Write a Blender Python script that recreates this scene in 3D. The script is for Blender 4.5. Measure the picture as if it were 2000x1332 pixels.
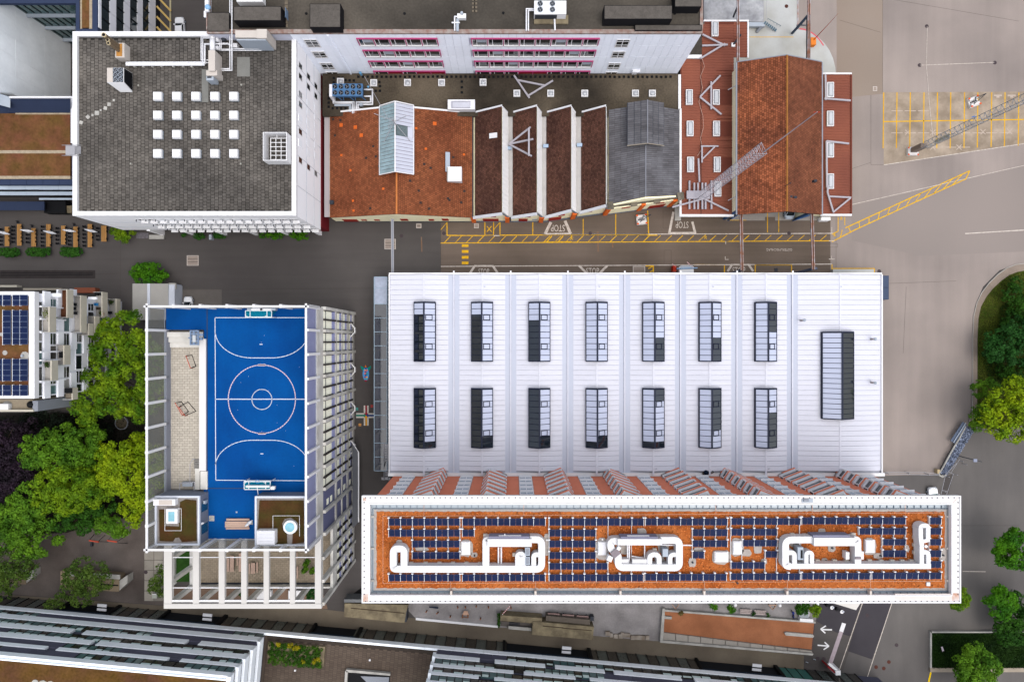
import bpy, math, random
import numpy as np
from mathutils import Vector, Matrix
for _o in list(bpy.data.objects): bpy.data.objects.remove(_o, do_unlink=True)
S = bpy.context.scene
C = S.collection
random.seed(7); RNG = np.random.default_rng(7)
H = 133.33; F = 1333.33            # camera height (m) and focal length in photo pixels
cd = bpy.data.cameras.new('camera'); cam = bpy.data.objects.new('camera', cd); C.objects.link(cam)
cam.location = (0, 0, H); cam.rotation_euler = (0, 0, 0)
cd.sensor_width = 36; cd.lens = 24; cd.clip_end = 5000; cd.clip_start = 1
S.camera = cam
W_ = bpy.data.worlds.new('World'); S.world = W_; W_.use_nodes = True
_n = W_.node_tree.nodes; _l = W_.node_tree.links
_bg = _n['Background']; _sky = _n.new('ShaderNodeTexSky'); _sky.sky_type = 'NISHITA'
_sky.sun_disc = False; _sky.sun_elevation = math.radians(70); _sky.sun_rotation = math.radians(130)
_sky.air_density = 1.0; _sky.dust_density = 4.0; _sky.ozone_density = 1.0
_hs = _n.new('ShaderNodeHueSaturation'); _hs.inputs['Saturation'].default_value = 0.5
_l.new(_sky.outputs[0], _hs.inputs['Color']); _l.new(_hs.outputs[0], _bg.inputs[0])
_bg.inputs[1].default_value = 0.15
sd = bpy.data.lights.new('sun', 'SUN'); sun = bpy.data.objects.new('sun', sd); C.objects.link(sun)
sd.energy = 1.1; sd.angle = math.radians(90); sd.color = (1.0, 0.97, 0.93)
_el, _az = math.radians(85), math.radians(120)
_d = Vector((math.sin(_az)*math.cos(_el), math.cos(_az)*math.cos(_el), math.sin(_el)))
sun.rotation_euler = (-_d).to_track_quat('-Z', 'Y').to_euler(); sun.location = (0, 0, 200)
S.view_settings.view_transform = 'Standard'; S.view_settings.look = 'None'
S.view_settings.exposure = 0.62; S.view_settings.gamma = 1; S.view_settings.use_curve_mapping = False
S.render.engine = 'CYCLES'
def X(u, z=0): return (u-1000)*(H-z)/F
def Y(v, z=0): return (666-v)*(H-z)/F
def P(u, v, z=0): return (X(u, z), Y(v, z), z)
class MB:
    def __init__(s): s.v = []; s.f = []
    def poly(s, pts):
        i = len(s.v); s.v += [tuple(p) for p in pts]; s.f.append(tuple(range(i, i+len(pts)))); return s
    def hexa(s, p):                      # 8 points: bottom ring 0-3 (ccw), top ring 4-7
        i = len(s.v); s.v += [tuple(q) for q in p]
        for f in ((3,2,1,0),(4,5,6,7),(0,1,5,4),(1,2,6,5),(2,3,7,6),(3,0,4,7)): s.f.append(tuple(i+k for k in f))
        return s
    def box(s, x0, x1, y0, y1, z0, z1):
        if x0 > x1: x0, x1 = x1, x0
        if y0 > y1: y0, y1 = y1, y0
        return s.hexa([(x0,y0,z0),(x1,y0,z0),(x1,y1,z0),(x0,y1,z0),(x0,y0,z1),(x1,y0,z1),(x1,y1,z1),(x0,y1,z1)])
    def px(s, u0, v0, u1, v1, zt, zb):   # upright box whose top shows as this photo rectangle
        return s.box(X(u0,zt), X(u1,zt), Y(v1,zt), Y(v0,zt), zb, zt)
    def obox(s, o, d, n, a0, a1, n0, n1, z0, z1):   # box in a wall frame: along d, outwards n
        o = Vector((o[0], o[1], 0)); d = Vector((d[0], d[1], 0)); n = Vector((n[0], n[1], 0))
        q = lambda a, b, z: o + d*a + n*b + Vector((0,0,z))
        p = [q(a0,n0,z0), q(a1,n0,z0), q(a1,n1,z0), q(a0,n1,z0), q(a0,n0,z1), q(a1,n0,z1), q(a1,n1,z1), q(a0,n1,z1)]
        return s.hexa(p)
    def prism(s, pts, z0, z1):
        a = sum(pts[i][0]*pts[(i+1) % len(pts)][1]-pts[(i+1) % len(pts)][0]*pts[i][1] for i in range(len(pts)))
        if a < 0: pts = pts[::-1]
        n = len(pts); i = len(s.v)
        s.v += [(p[0], p[1], z0) for p in pts] + [(p[0], p[1], z1) for p in pts]
        s.f.append(tuple(i+k for k in range(n-1, -1, -1))); s.f.append(tuple(i+n+k for k in range(n)))
        for k in range(n):
            m = (k+1) % n; s.f.append((i+k, i+m, i+n+m, i+n+k))
        return s
    def ring(s, out, inn, z0, z1):       # frame between two equal-length loops
        n = len(out); i = len(s.v)
        for L in (out, inn):
            for z in (z0, z1): s.v += [(p[0], p[1], z) for p in L]
        for k in range(n):
            m = (k+1) % n
            s.f.append((i+n+k, i+n+m, i+3*n+m, i+3*n+k)); s.f.append((i+k, i+m, i+n+m, i+n+k))
            s.f.append((i+2*n+m, i+2*n+k, i+3*n+k, i+3*n+m)); s.f.append((i+k, i+2*n+k, i+2*n+m, i+m))
        return s
    def cyl(s, x, y, z0, z1, r, n=12, r2=None):
        r2 = r if r2 is None else r2; i = len(s.v)
        for z, q in ((z0, r), (z1, r2)):
            s.v += [(x+q*math.cos(2*math.pi*k/n), y+q*math.sin(2*math.pi*k/n), z) for k in range(n)]
        s.f.append(tuple(i+k for k in range(n-1, -1, -1))); s.f.append(tuple(i+n+k for k in range(n)))
        for k in range(n):
            m = (k+1) % n; s.f.append((i+k, i+m, i+n+m, i+n+k))
        return s
    def tube(s, p, q, r, n=8, r2=None):
        p = Vector(p); q = Vector(q); d = q-p
        if d.length < 1e-6: return s
        d.normalize(); a = d.orthogonal().normalized(); b = d.cross(a); r2 = r if r2 is None else r2; i = len(s.v)
        for c, rr in ((p, r), (q, r2)):
            s.v += [tuple(c+(a*math.cos(2*math.pi*k/n)+b*math.sin(2*math.pi*k/n))*rr) for k in range(n)]
        s.f.append(tuple(i+k for k in range(n-1, -1, -1))); s.f.append(tuple(i+n+k for k in range(n)))
        for k in range(n):
            m = (k+1) % n; s.f.append((i+k, i+m, i+n+m, i+n+k))
        return s
    def path(s, pts, r, n=8):
        for a, b in zip(pts[:-1], pts[1:]): s.tube(a, b, r, n)
        for a in pts[1:-1]: s.ball(a, r*1.02, 8, 5)
        return s
    def beam(s, p, q, w, h):             # rectangular bar from p to q (w across, h up)
        p = Vector(p); q = Vector(q); d = (q-p).normalized()
        up = Vector((0,0,1)) if abs(d.z) < .95 else Vector((0,1,0))
        a = d.cross(up).normalized()*w/2; b = a.cross(d).normalized()*h/2
        return s.hexa([p-a-b, p+a-b, q+a-b, q-a-b, p-a+b, p+a+b, q+a+b, q-a+b])
    def ball(s, c, r, n=12, m=8, sz=1.0):
        i = len(s.v); c = Vector(c)
        for j in range(m+1):
            t = math.pi*j/m
            s.v += [(c.x+r*math.sin(t)*math.cos(2*math.pi*k/n), c.y+r*math.sin(t)*math.sin(2*math.pi*k/n), c.z+r*sz*math.cos(t)) for k in range(n)]
        for j in range(m):
            for k in range(n):
                k2 = (k+1) % n; s.f.append((i+j*n+k, i+(j+1)*n+k, i+(j+1)*n+k2, i+j*n+k2))
        return s
    def line(s, a, b, w, z):             # painted stripe between two photo points, w in photo px
        a = Vector(P(*a, z)); b = Vector(P(*b, z)); d = (b-a).normalized(); n = Vector((-d.y, d.x, 0))*(w*.1/2)
        return s.poly([a-n, b-n, b+n, a+n])
    def pxpoly(s, pts, z): return s.poly([P(u, v, z) for u, v in ccw(pts)])
def ccw(pts):                            # photo y runs down: order so that faces look up
    a = sum(pts[i][0]*pts[(i+1) % len(pts)][1]-pts[(i+1) % len(pts)][0]*pts[i][1] for i in range(len(pts)))
    return pts if a < 0 else pts[::-1]
def wpos(o):
    p = Vector((0,0,0))
    while o is not None: p = p + o.location; o = o.parent
    return p
def mesh_of(name, mb, mat, off=Vector((0,0,0)), smooth=False):
    me = bpy.data.meshes.new(name)
    me.from_pydata([(v[0]-off[0], v[1]-off[1], v[2]-off[2]) for v in mb.v], [], mb.f)
    if mat: me.materials.append(mat)
    if smooth: me.polygons.foreach_set('use_smooth', [True]*len(me.polygons))
    me.update(); return me
def link(name, me, parent=None, loc=(0,0,0)):
    o = bpy.data.objects.new(name, me); C.objects.link(o); o.location = loc
    if parent is not None: o.parent = parent
    return o
def tagd(o, label=None, cat=None, group=None, kind=None):
    if label: o['label'] = label
    if cat: o['category'] = cat
    if group: o['group'] = group
    if kind: o['kind'] = kind
    return o
def thing(name, label, cat, loc=(0,0,0), group=None, rz=0):
    o = link(name, None, None, loc); o.rotation_euler = (0, 0, rz); o.empty_display_size = .5
    return tagd(o, label, cat, group)
def part(name, mb, mat, parent, local=False, smooth=False, kind=None, label=None):
    off = Vector((0,0,0)) if local else wpos(parent)
    o = link(name, mesh_of(name, mb, mat, off, smooth), parent)
    return tagd(o, label, None, None, kind)
def centre(mb):
    xs = [v[0] for v in mb.v]; ys = [v[1] for v in mb.v]; zs = [v[2] for v in mb.v]
    return Vector(((min(xs)+max(xs))/2, (min(ys)+max(ys))/2, min(zs)))
def solo(name, label, cat, mb, mat, group=None, smooth=False, kind=None):
    c = centre(mb); o = link(name, mesh_of(name, mb, mat, c, smooth), None, c)
    return tagd(o, label, cat, group, kind)
def struct(name, mb, mat, label=None): return tagd(link(name, mesh_of(name, mb, mat)), label, None, None, 'structure')
def inst(name, me, parent, pos, sc=None, rz=0):      # another piece sharing a mesh, world position pos
    o = link(name, me, parent, Vector(pos)-(wpos(parent) if parent else Vector((0,0,0))))
    if sc: o.scale = sc
    if rz: o.rotation_euler = (0, 0, rz)
    return o
def copy_tree(o, parent=None):
    c = o.copy(); C.objects.link(c); c.parent = parent
    for ch in [k for k in C.objects if k.parent is o]: copy_tree(ch, c)
    return c
def lin(c):
    c = c/255.0
    return c/12.92 if c <= .04045 else ((c+.055)/1.055)**2.4
MATS = {}
def M(name, rgb, var=.12, s1=.35, s2=6.0, rough=.85, isl=0.0, objr=0.0, metal=0.0, spec=.08, bump=0.0, alpha=1.0, tint=None, tvar=.5, ts=.2, k=.66, streak=None):
    """plain surface colour (sRGB as in an evenly lit picture) broken up by two noises, per-piece variation and an optional second tint"""
    if name in MATS: return MATS[name]
    m = bpy.data.materials.new(name); m.use_nodes = True; MATS[name] = m
    N = m.node_tree.nodes; L = m.node_tree.links; B = N['Principled BSDF']
    base = [min(.92, lin(c)*k) for c in rgb]
    geo = N.new('ShaderNodeNewGeometry')
    def noise(sc, det=4):
        t = N.new('ShaderNodeTexNoise'); t.inputs['Scale'].default_value = sc; t.inputs['Detail'].default_value = det
        L.new(geo.outputs['Position'], t.inputs['Vector']); return t.outputs['Fac']
    def math_(op, a, b):
        t = N.new('ShaderNodeMath'); t.operation = op
        for i, q in enumerate((a, b)):
            if isinstance(q, (int, float)): t.inputs[i].default_value = q
            else: L.new(q, t.inputs[i])
        return t.outputs[0]
    f = None
    if var:
        n1 = noise(s1); n2 = noise(s2)
        a = math_('MULTIPLY', math_('SUBTRACT', n1, .5), var*3.0); b = math_('MULTIPLY', math_('SUBTRACT', n2, .5), var*2.2)
        f = math_('ADD', math_('ADD', a, b), 1.0)
    if streak:
        q = N.new('ShaderNodeVectorMath'); q.operation = 'MULTIPLY'; q.inputs[1].default_value = (streak[0], streak[1], .5); L.new(geo.outputs['Position'], q.inputs[0])
        t = N.new('ShaderNodeTexNoise'); t.inputs['Scale'].default_value = 1; t.inputs['Detail'].default_value = 4; L.new(q.outputs[0], t.inputs['Vector'])
        r = math_('MULTIPLY', math_('SUBTRACT', t.outputs['Fac'], .5), streak[2]*3); f = math_('ADD', f, r) if f is not None else math_('ADD', r, 1.0)
    if isl:
        r = math_('MULTIPLY', math_('SUBTRACT', geo.outputs['Random Per Island'], .5), isl*2)
        f = math_('ADD', f, r) if f is not None else math_('ADD', r, 1.0)
    if objr:
        oi = N.new('ShaderNodeObjectInfo'); r = math_('MULTIPLY', math_('SUBTRACT', oi.outputs['Random'], .5), objr*2)
        f = math_('ADD', f, r) if f is not None else math_('ADD', r, 1.0)
    col = None
    if tint:
        mx = N.new('ShaderNodeMix'); mx.data_type = 'RGBA'
        mx.inputs[6].default_value = (*base, 1); mx.inputs[7].default_value = (*[min(.92, lin(c)*k) for c in tint], 1)
        q = noise(ts, 5)
        if isl and ts <= 0: q = geo.outputs['Random Per Island']
        mr = N.new('ShaderNodeMapRange'); mr.inputs[1].default_value = .5-.16+(.5-tvar)*.4; mr.inputs[2].default_value = .5+.16+(.5-tvar)*.4
        L.new(q, mr.inputs[0]); L.new(mr.outputs[0], mx.inputs[0]); col = mx.outputs[2]
    if f is not None:
        vm = N.new('ShaderNodeVectorMath'); vm.operation = 'SCALE'
        if col is None: vm.inputs[0].default_value = base
        else: L.new(col, vm.inputs[0])
        L.new(math_('MAXIMUM', f, .05), vm.inputs['Scale']); L.new(vm.outputs[0], B.inputs['Base Color'])
    elif col is not None: L.new(col, B.inputs['Base Color'])
    else: B.inputs['Base Color'].default_value = (*base, 1)
    B.inputs['Roughness'].default_value = rough; B.inputs['Metallic'].default_value = metal
    B.inputs['Specular IOR Level'].default_value = spec
    if alpha < 1: B.inputs['Alpha'].default_value = alpha
    if bump:
        bn = N.new('ShaderNodeBump'); bn.inputs['Strength'].default_value = bump; bn.inputs['Distance'].default_value = .1
        L.new(noise(s2, 6), bn.inputs['Height']); L.new(bn.outputs[0], B.inputs['Normal'])
    return m
def GL(name, rgb, rough=.06, wav=.0, sc=.4, spec=.9):          # dark reflecting window glass
    if name in MATS: return MATS[name]
    m = M(name, rgb, var=.25, s1=.5, s2=1.5, rough=rough, spec=spec)
    if wav:
        N = m.node_tree.nodes; L = m.node_tree.links
        t = N.new('ShaderNodeTexNoise'); t.inputs['Scale'].default_value = sc; g = N.new('ShaderNodeNewGeometry')
        L.new(g.outputs['Position'], t.inputs['Vector']); b = N.new('ShaderNodeBump'); b.inputs['Strength'].default_value = wav
        L.new(t.outputs['Fac'], b.inputs['Height']); L.new(b.outputs[0], N['Principled BSDF'].inputs['Normal'])
    return m
white = M('white_paint', (248,248,250), var=.02, s1=.3, s2=4, rough=.5, k=.68)
whitem = M('white_metal', (240,241,246), var=.025, s1=.5, s2=5, rough=.45, k=.7)
offw = M('offwhite_render', (246,246,249), var=.02, rough=.7, k=.95)
lgrey = M('light_grey_metal', (180,190,202), var=.05, rough=.4)
mgrey = M('mid_grey_metal', (150,155,165), var=.08, rough=.5)
dgrey = M('dark_grey_metal', (62,66,74), var=.1, rough=.5)
black = M('black_frame', (24,25,28), var=.1, rough=.5)
conc = M('concrete', (196,194,188), var=.07, s1=.4, s2=3, tint=(165,163,158), ts=.5, tvar=.45)
concd = M('weathered_concrete', (150,138,112), var=.1, s1=.5, s2=4, tint=(112,102,84), ts=.6)
yellowp = M('yellow_road_paint', (242,188,24), var=.08, s1=1.2, s2=9, tint=(206,160,60), ts=2.2, tvar=.3)
whitep = M('white_road_paint', (226,216,206), var=.08, s1=1.2, s2=9, tint=(180,168,158), ts=2.4, tvar=.35)
galv = M('galvanised_steel', (176,176,182), var=.08, s2=5, rough=.5)
rust = M('rusty_steel', (178,120,92), var=.15, s1=1, s2=6, tint=(196,196,202), ts=.9, tvar=.5)
wood = M('pale_wood', (196,160,138), var=.08, s1=1, s2=8, objr=.08)
glassd = GL('dark_glass', (26,34,40), rough=.05)
glassb = GL('blue_glass', (120,150,185), rough=.05)
glasst = GL('teal_glass', (70,104,104), rough=.08)
def window(parent, o, d, n, a0, a1, z0, z1, fm, gm, bars=(), hbars=(), fw=.12, proud=.08, name='window', pane='pane'):
    """a window proud of the wall plane; frame mesh with its glass as sub-part"""
    f = MB()
    f.obox(o,d,n,a0,a1,.0,proud,z0,z0+fw); f.obox(o,d,n,a0,a1,.0,proud,z1-fw,z1)
    f.obox(o,d,n,a0,a0+fw,.0,proud,z0+fw,z1-fw); f.obox(o,d,n,a1-fw,a1,.0,proud,z0+fw,z1-fw)
    for t in bars: a = a0+(a1-a0)*t; f.obox(o,d,n,a-fw*.35,a+fw*.35,.002,proud-.012,z0+fw,z1-fw)
    for t in hbars: z = z0+(z1-z0)*t; f.obox(o,d,n,a0+fw,a1-fw,.002,proud-.02,z-fw*.35,z+fw*.35)
    w = part(name, f, fm, parent)
    part(pane, MB().obox(o,d,n,a0+fw*.9,a1-fw*.9,.004,proud*.4,z0+fw*.9,z1-fw*.9), gm, w)
    return w
def tiles(q00, q10, q01, q11, nu, nv, lift=.06, gap=.055, jit=.015, rg=.1, stag=True):
    """lapped roof tiles over a slope: u along the ridge, v from ridge down; each tile tilts up at its lower edge"""
    m = MB(); q00, q10, q01, q11 = map(Vector, (q00, q10, q01, q11))
    up = (q10-q00).cross(q01-q00); up = up.normalized() if up.z > 0 else -up.normalized()
    def S_(a, b): return q00*(1-a)*(1-b)+q10*a*(1-b)+q01*(1-a)*b+q11*a*b
    for j in range(nv):
        off = .5 if stag and j % 2 else 0
        for i in range(nu+(1 if off else 0)):
            a0 = max(0, (i-off)/nu); a1 = min(1, (i+1-off)/nu); b0 = j/nv; b1 = (j+1)/nv
            da = (a1-a0)*gap; h = lift+random.uniform(-jit, jit); h0 = .01+random.uniform(0, jit)
            b2 = b1-rg/nv; A = S_(a0+da, b0)+up*h0; B = S_(a1-da, b0)+up*h0; D = S_(a0+da, b2)+up*h; E = S_(a1-da, b2)+up*h
            k = len(m.v); m.v += [tuple(A), tuple(B), tuple(E), tuple(D), tuple(D-up*h*.98), tuple(E-up*h*.98)]
            fa = (k, k+1, k+2, k+3)
            n = (Vector(m.v[k+1])-Vector(m.v[k])).cross(Vector(m.v[k+3])-Vector(m.v[k]))
            m.f.append(fa if n.dot(up) > 0 else fa[::-1]); m.f.append((k+3, k+2, k+5, k+4))
    return m
asph_d = M('dark_asphalt', streak=(.05,.9,.09), rgb= (82,78,77), var=.11, s1=.12, s2=7, tint=(94,90,88), ts=.05, bump=.15)
asph_m = M('brown_asphalt', streak=(.05,1.2,.12), rgb= (119,106,96), var=.10, s1=.16, s2=6, tint=(104,92,82), ts=.09, bump=.15)
asph_l = M('pale_worn_asphalt', streak=(.7,.04,.07), rgb= (169,157,150), var=.11, s1=.09, s2=7, tint=(148,138,133), ts=.05, tvar=.5, bump=.12)
asph_g = M('grey_asphalt', streak=(.5,.08,.1), rgb= (116,112,109), var=.09, s1=.08, s2=6, tint=(98,95,94), ts=.05, bump=.15)
asph_n = M('new_dark_asphalt', (74,71,76), var=.12, s1=.3, s2=6, bump=.15)
slabm = M('brown_concrete_paving', (126,116,101), var=.10, s1=.2, s2=4, tint=(108,98,86), ts=.15)
gravel = M('grey_gravel', (162,158,158), var=.20, s1=.3, s2=3.2, tint=(138,134,134), ts=.25)
courty = M('courtyard_gravel', (122,113,108), var=.16, s1=.15, s2=4, tint=(86,78,74), ts=.12)
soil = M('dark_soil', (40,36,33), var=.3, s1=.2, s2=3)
apron = M('pale_concrete', (200,202,201), var=.05, s1=.25, s2=3, tint=(182,182,176), ts=.2, tvar=.4)
parkc = M('speckled_concrete', (184,168,150), var=.14, s1=.35, s2=2.2, tint=(150,135,118), ts=.3, tvar=.5)
struct('ground', MB().poly([(-1500,-1500,-.004),(1500,-1500,-.004),(1500,1500,-.004),(-1500,1500,-.004)]), asph_d)
struct('service_road', MB().pxpoly([(861,395),(1622,395),(1622,560),(861,560)], .004), asph_m)
struct('yard', MB().pxpoly([(1395,-200),(2600,-200),(2600,516),(1990,516),(1952,528),(1920,560),(1904,600),(1900,660),(1900,790),(1888,838),(1836,926),(1690,930),(1690,560),(1622,560),(1622,395),(1395,395)], .004), asph_l)
struct('asphalt_patch', MB().pxpoly([(1634,-150),(1724,-150),(1724,184),(1664,190),(1634,150)], .008), M('brown_worn_asphalt', (160,146,134), var=.10, s1=.12, s2=7, tint=(146,131,119), ts=.06))
struct('asphalt_patch', MB().pxpoly([(1664,402),(2400,232),(2400,470),(1990,492),(1800,500),(1664,470)], .008), M('grey_worn_asphalt', (160,149,143), var=.09, s1=.1, s2=7, tint=(143,134,129), ts=.05))
struct('street', MB().pxpoly([(1690,930),(1836,926),(1888,838),(1900,790),(2600,790),(2600,1700),(1560,1700),(1640,1330),(1690,1170)], .006), asph_g)
struct('courtyard', MB().pxpoly([(-150,1000),(292,1000),(330,1060),(330,1182),(-150,1148)], .004), courty)
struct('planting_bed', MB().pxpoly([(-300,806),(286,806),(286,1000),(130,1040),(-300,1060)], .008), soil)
pr = MB(); _t = [(-140,1150),(330,1183),(627,1189),(671,1194),(812,1207),(971,1224),(1160,1241),(1290,1252),(1420,1265),(1570,1279)]
_b = [(-140,1400)]+[(u, 1300+.1*u) for u in (330,627,671,812,971,1160,1290,1420,1570)]
for i in range(len(_t)-1): pr.pxpoly([_t[i], _t[i+1], _b[i+1], _b[i]], .008)
struct('promenade', pr, slabm)
_jt = MB()
for u in (480, 627, 700, 824, 950, 1100, 1250, 1480): _jt.line((u, 1190+(u-627)*.088), (u-2, 1232+(u-627)*.088), .6, .012)
struct('paving_joint', _jt, M('joint_line', (118,110,98), var=.1))
struct('gravel_plaza', MB().pxpoly([(800,1120),(1600,1120),(1600,1200),(1592,1212),(1290,1252),(1160,1241),(971,1224),(812,1207),(795,1190)], .010), gravel)
struct('concrete_apron', MB().pxpoly([(1370,-120),(1480,-120),(1480,-4),(1557,-4),(1557,56)]+[(1556+77*math.sin(t*math.pi/2/8), 150-92*math.cos(t*math.pi/2/8)) for t in range(9)]+[(1634,190),(1370,190)], .012), apron)
struct('kerb', MB().prism([P(1557,-4)[:2], P(1559,-4)[:2], P(1559,56)[:2], P(1557,56)[:2]], .0, .12), rust)
struct('loading_floor', MB().pxpoly([(1418,340),(1604,340),(1604,431),(1514,431),(1514,424),(1494,424),(1494,431),(1418,431)], .010), M('grey_floor', (162,156,150), var=.1, s1=.6, s2=3))
struct('parking_patch', MB().pxpoly([(1726,181),(2600,176),(2600,240),(2003,281),(1726,323)], .010), parkc)
struct('asphalt_patch', MB().pxpoly([(345,565),(433,565),(433,610),(345,610)], .006), M('worn_asphalt', (104,99,95), var=.15, s1=.5))
dk = MB(); dk.pxpoly([(1687,1170),(1745,1170),(1703,1287),(1656,1271)], .012)
dk.pxpoly([(1590,1170),(1684,1170),(1660,1242),(1632,1234),(1595,1213)], .012)
struct('asphalt_repair', dk, asph_n)
sm = MB()
for a, b in (((861,433),(861,527)), ((235,445),(235,600)), ((343,566),(735,563)), ((0,1191),(1,1191)), ((1724,0),(1724,181)), ((1701,186),(1701,322)), ((1701,322),(1727,322)),
             ((1295,411),(1295,446)), ((1295,446),(1312,446)), ((1297,489),(1311,489)), ((1297,489),(1297,515)), ((1311,489),(1311,515)), ((1440,476),(1636,476)), ((1440,483),(1636,483)), ((1636,476),(1636,483)),
             ((1633,420),(1633,535)), ((1880,1026),(1990,1026)), ((235,534),(186,536)), ((1700,555),(1868,549)), ((1745,0),(1990,42)), ((1664,330),(1700,318)), ((1770,560),(1764,690)), ((1640,40),(1720,64))): sm.line(a, b, .42, .016)
struct('asphalt_seam', sm, M('seam_tar', (78,71,66), var=.1))
for pts in ([(0,528),(186,528),(186,544),(0,544)],): struct('drain_channel', MB().pxpoly(pts, .012), M('channel', (62,57,56), var=.2, s1=1))
dg = MB()
for k in range(2): dg.line((0,533+k*5), (181,534+k*3), 1.2, .018)
struct('drain_slot', dg, black)
def mark(name, segs, mat, z=.022, label=None):
    m = MB()
    for i, s_ in enumerate(segs): m.line(s_[0], s_[1], s_[2] if len(s_) > 2 else 1.6, z+.0006*(i % 5))
    return struct(name, m, mat, label)
mark('bay_marking', [((873,433),(873,460),1.8),((873,460),(947,460.4),1.8),((947,433),(947,460),1.8),((947,460),(964,459.5),1.2),((964,433),(964,460),1.8),((976.5,433),(976.5,460),1.8),((976.5,459.6),(1267,458.2),1.9),
     ((1040.6,433),(1040.6,459),1.6),((1139,428),(1139,459),1.6),((1202.6,418),(1202.6,458.5),1.6),((1265,412),(1267,458.5),2),((861,449),(872,436),1),((964,449),(976,435),1.2),((951,442),(960,453),1.6),((960,442),(951,453),1.6)], yellowp)
hs = [((861,475),(1625,470.5),1.7)]
for i in range(35):
    u = 868+21.6*i
    if u < 1615: hs.append(((u,474-.006*(u-861)), (u+12,461.5-.003*(u-861)), 1.1 if i % 3 else 1.5))
hs += [((1060,473.5),(1117,472.6),2.4),((1068,473),(1078,461),2),((1090,473),(1100,461),2),((1264,459.5),(1284,459.5),2.2)]
mark('footway_hatching', hs, yellowp)
mark('crossing_blocks', [((902,480.1),(915,480.1),5.2),((902,491.3),(915,491.3),5.4),((902,502.8),(915,502.8),5.4),((902,513.7),(915,513.7),5.4)], yellowp)
lad = [((1651,445.5),(1894,334),2),((1625,472.5),(1669,449.5),2),((1669,449.5),(1886,350),2),((1894,334),(1886,351),2),((1625,458),(1637,452),1.8),((1637,452),(1637,424),1.5),((1650,440),(1650,424),1.4),((1641,465),(1645,449),1.5)]
for i in range(12):
    t = i/12.0; a = (1651+243*t+6, 445.5-111.5*t-2.5); b = (1669+217*t-8, 449.5-99.5*t+3.5)
    if b[0] > 1655: lad.append((a, b, 1.6))
mark('ladder_marking', lad, yellowp)
def walker(u, v, s=1, fl=1):             # painted walking figure
    L_ = [((0,-4),(0,0)),((0,0),(-3,4)),((0,0),(3.5,3)),((0,-3),(-3.5,-1)),((0,-3),(4,-2))]
    segs = [((u+a[0]*s*fl, v+a[1]*s), (u+b[0]*s*fl, v+b[1]*s), 1.1) for a, b in L_]+[((u-.8, v-6*s), (u+.8, v-6*s), 1.8)]
    mark('walker_marking', segs, yellowp, .026)
walker(1116,466,.9); walker(1378,464,.8,-1); walker(1630,460,.6); walker(1643,427,.8)
mark('loading_marking', [((1356,517.4),(1415,517.4),2),((1415,517.4),(1415,533),2),((1474.6,517.4),(1546,517.4),2),((1475,517),(1475,534),1.8),((1546,517),(1546,534),1.8),((1625,516),(1625,536),1.8),((1625,524.6),(1708,524.6),1.8),((1708,524.6),(1708,537),1.8),
     ((1261,519.6),(1277,519.6),2.4),((1276,519),(1276,532),2.4),((1266,525),(1276,520),1.8),((1269,532),(1276,528),1.8),((1422,430.3),(1458,430.3),1.1),((1499,400),(1499,454),1.5),((1521,400),(1521,454),1.5),((1463,73),(1550,73),1.2)], yellowp)
pk = []
for i, u in enumerate((1726,1752,1778,1804.7,1831,1857,1884,1910,1937,1963,1990,2016,2042)): pk.append(((u,181-.012*i), (u-1.2, 290-(max(0,i-6)*1.2)), 1.9))
pk += [((1726,238),(2060,233),2)]
mark('parking_marking', pk, yellowp)
mark('yellow_kerb_marking', [((1818,1312),(1812,1340),3)], M('fresh_yellow_paint', (250,212,0), var=.04))
mark('kerb_paint', [((1560.5+62*math.sin(t), 148-91*math.cos(t)), (1560.5+62*math.sin(t+.09)+.4, 148-91*math.cos(t+.09)), 2.4) for t in [0.02+.085*k for k in range(10)]], M('red_paint', (222,98,112), var=.06))
mark('rust_stain', [((1167.5,452),(1168.5,492),3.4),((1194,454),(1197,484),2.6),((823,463),(824,492),2.2)], M('rust_wash', (136,104,80), var=.14, s1=.5, s2=2, tint=(122,106,94), ts=.5), .014)
mark('edge_line', [((964,460.6),(976,460.4),1.4),((1060,458.6),(1627,456),1.5),((861,520.6),(1625,516),1.7)], whitep)
mark('corner_marks', [((1416,471.4),(1423,471.4),1.2),((1417.4,471),(1417.4,477.5),1.2),((1416.5,501),(1416.5,507),1.2),((1416,507),(1423,507),1.2),((1619,470.5),(1630,470.5),1.2),((1624,500),(1624,506),1.2),((1619,506.3),(1630,506.3),1.4),((1624.6,444),(1624.6,456),1.1)], whitep)
for nm, q in (('stop_trapezoid', [((1076,434),(1064.5,457.5),5.5),((1103.5,431.5),(1114.5,457),5.5),((1064,457),(1115,456.6),3)]),
              ('stop_trapezoid', [((1315.5,414),(1307,456.5),4.5),((1352,433),(1358,456),4.5),((1306,455.3),(1358.5,455),3.4)]),
              ('stop_trapezoid', [((927,520),(917,535),4.2),((963,520),(973,535),4.2),((926,519.6),(964,519.6),3.2)]),
              ('stop_trapezoid', [((1131,519),(1147,535),4.4),((1186,519),(1170,535),4.4)]),
              ('stop_trapezoid', [((1430,516.6),(1421,530),4.2),((1462,516.6),(1471,530),4.2),((1429,517.2),(1463,517.2),3)])): mark(nm, q, whitep, .028)
yl = [((1726,322.5),(2060,272),1.3),((1663,400),(2060,310),1),((1885,456.5),(2060,446),2)]
mark('yard_line', yl, whitep)
mark('street_line', [((1694,1150),(1634,1323),1.5),((1751,1150),(1688,1340),1.5)], whitep)
gh = []
for u, v in ((1752,217),(1778,217),(1804,217),(1778,260),(1804,260),(1831,260),(1857,260),(1884,260),(1910,260),(1937,260),(1963,260),(1752,260),(1831,288),(1857,288),(1884,288),(1778,288)): gh.append(((u-11,v),(u+11,v),1.6))
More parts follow.
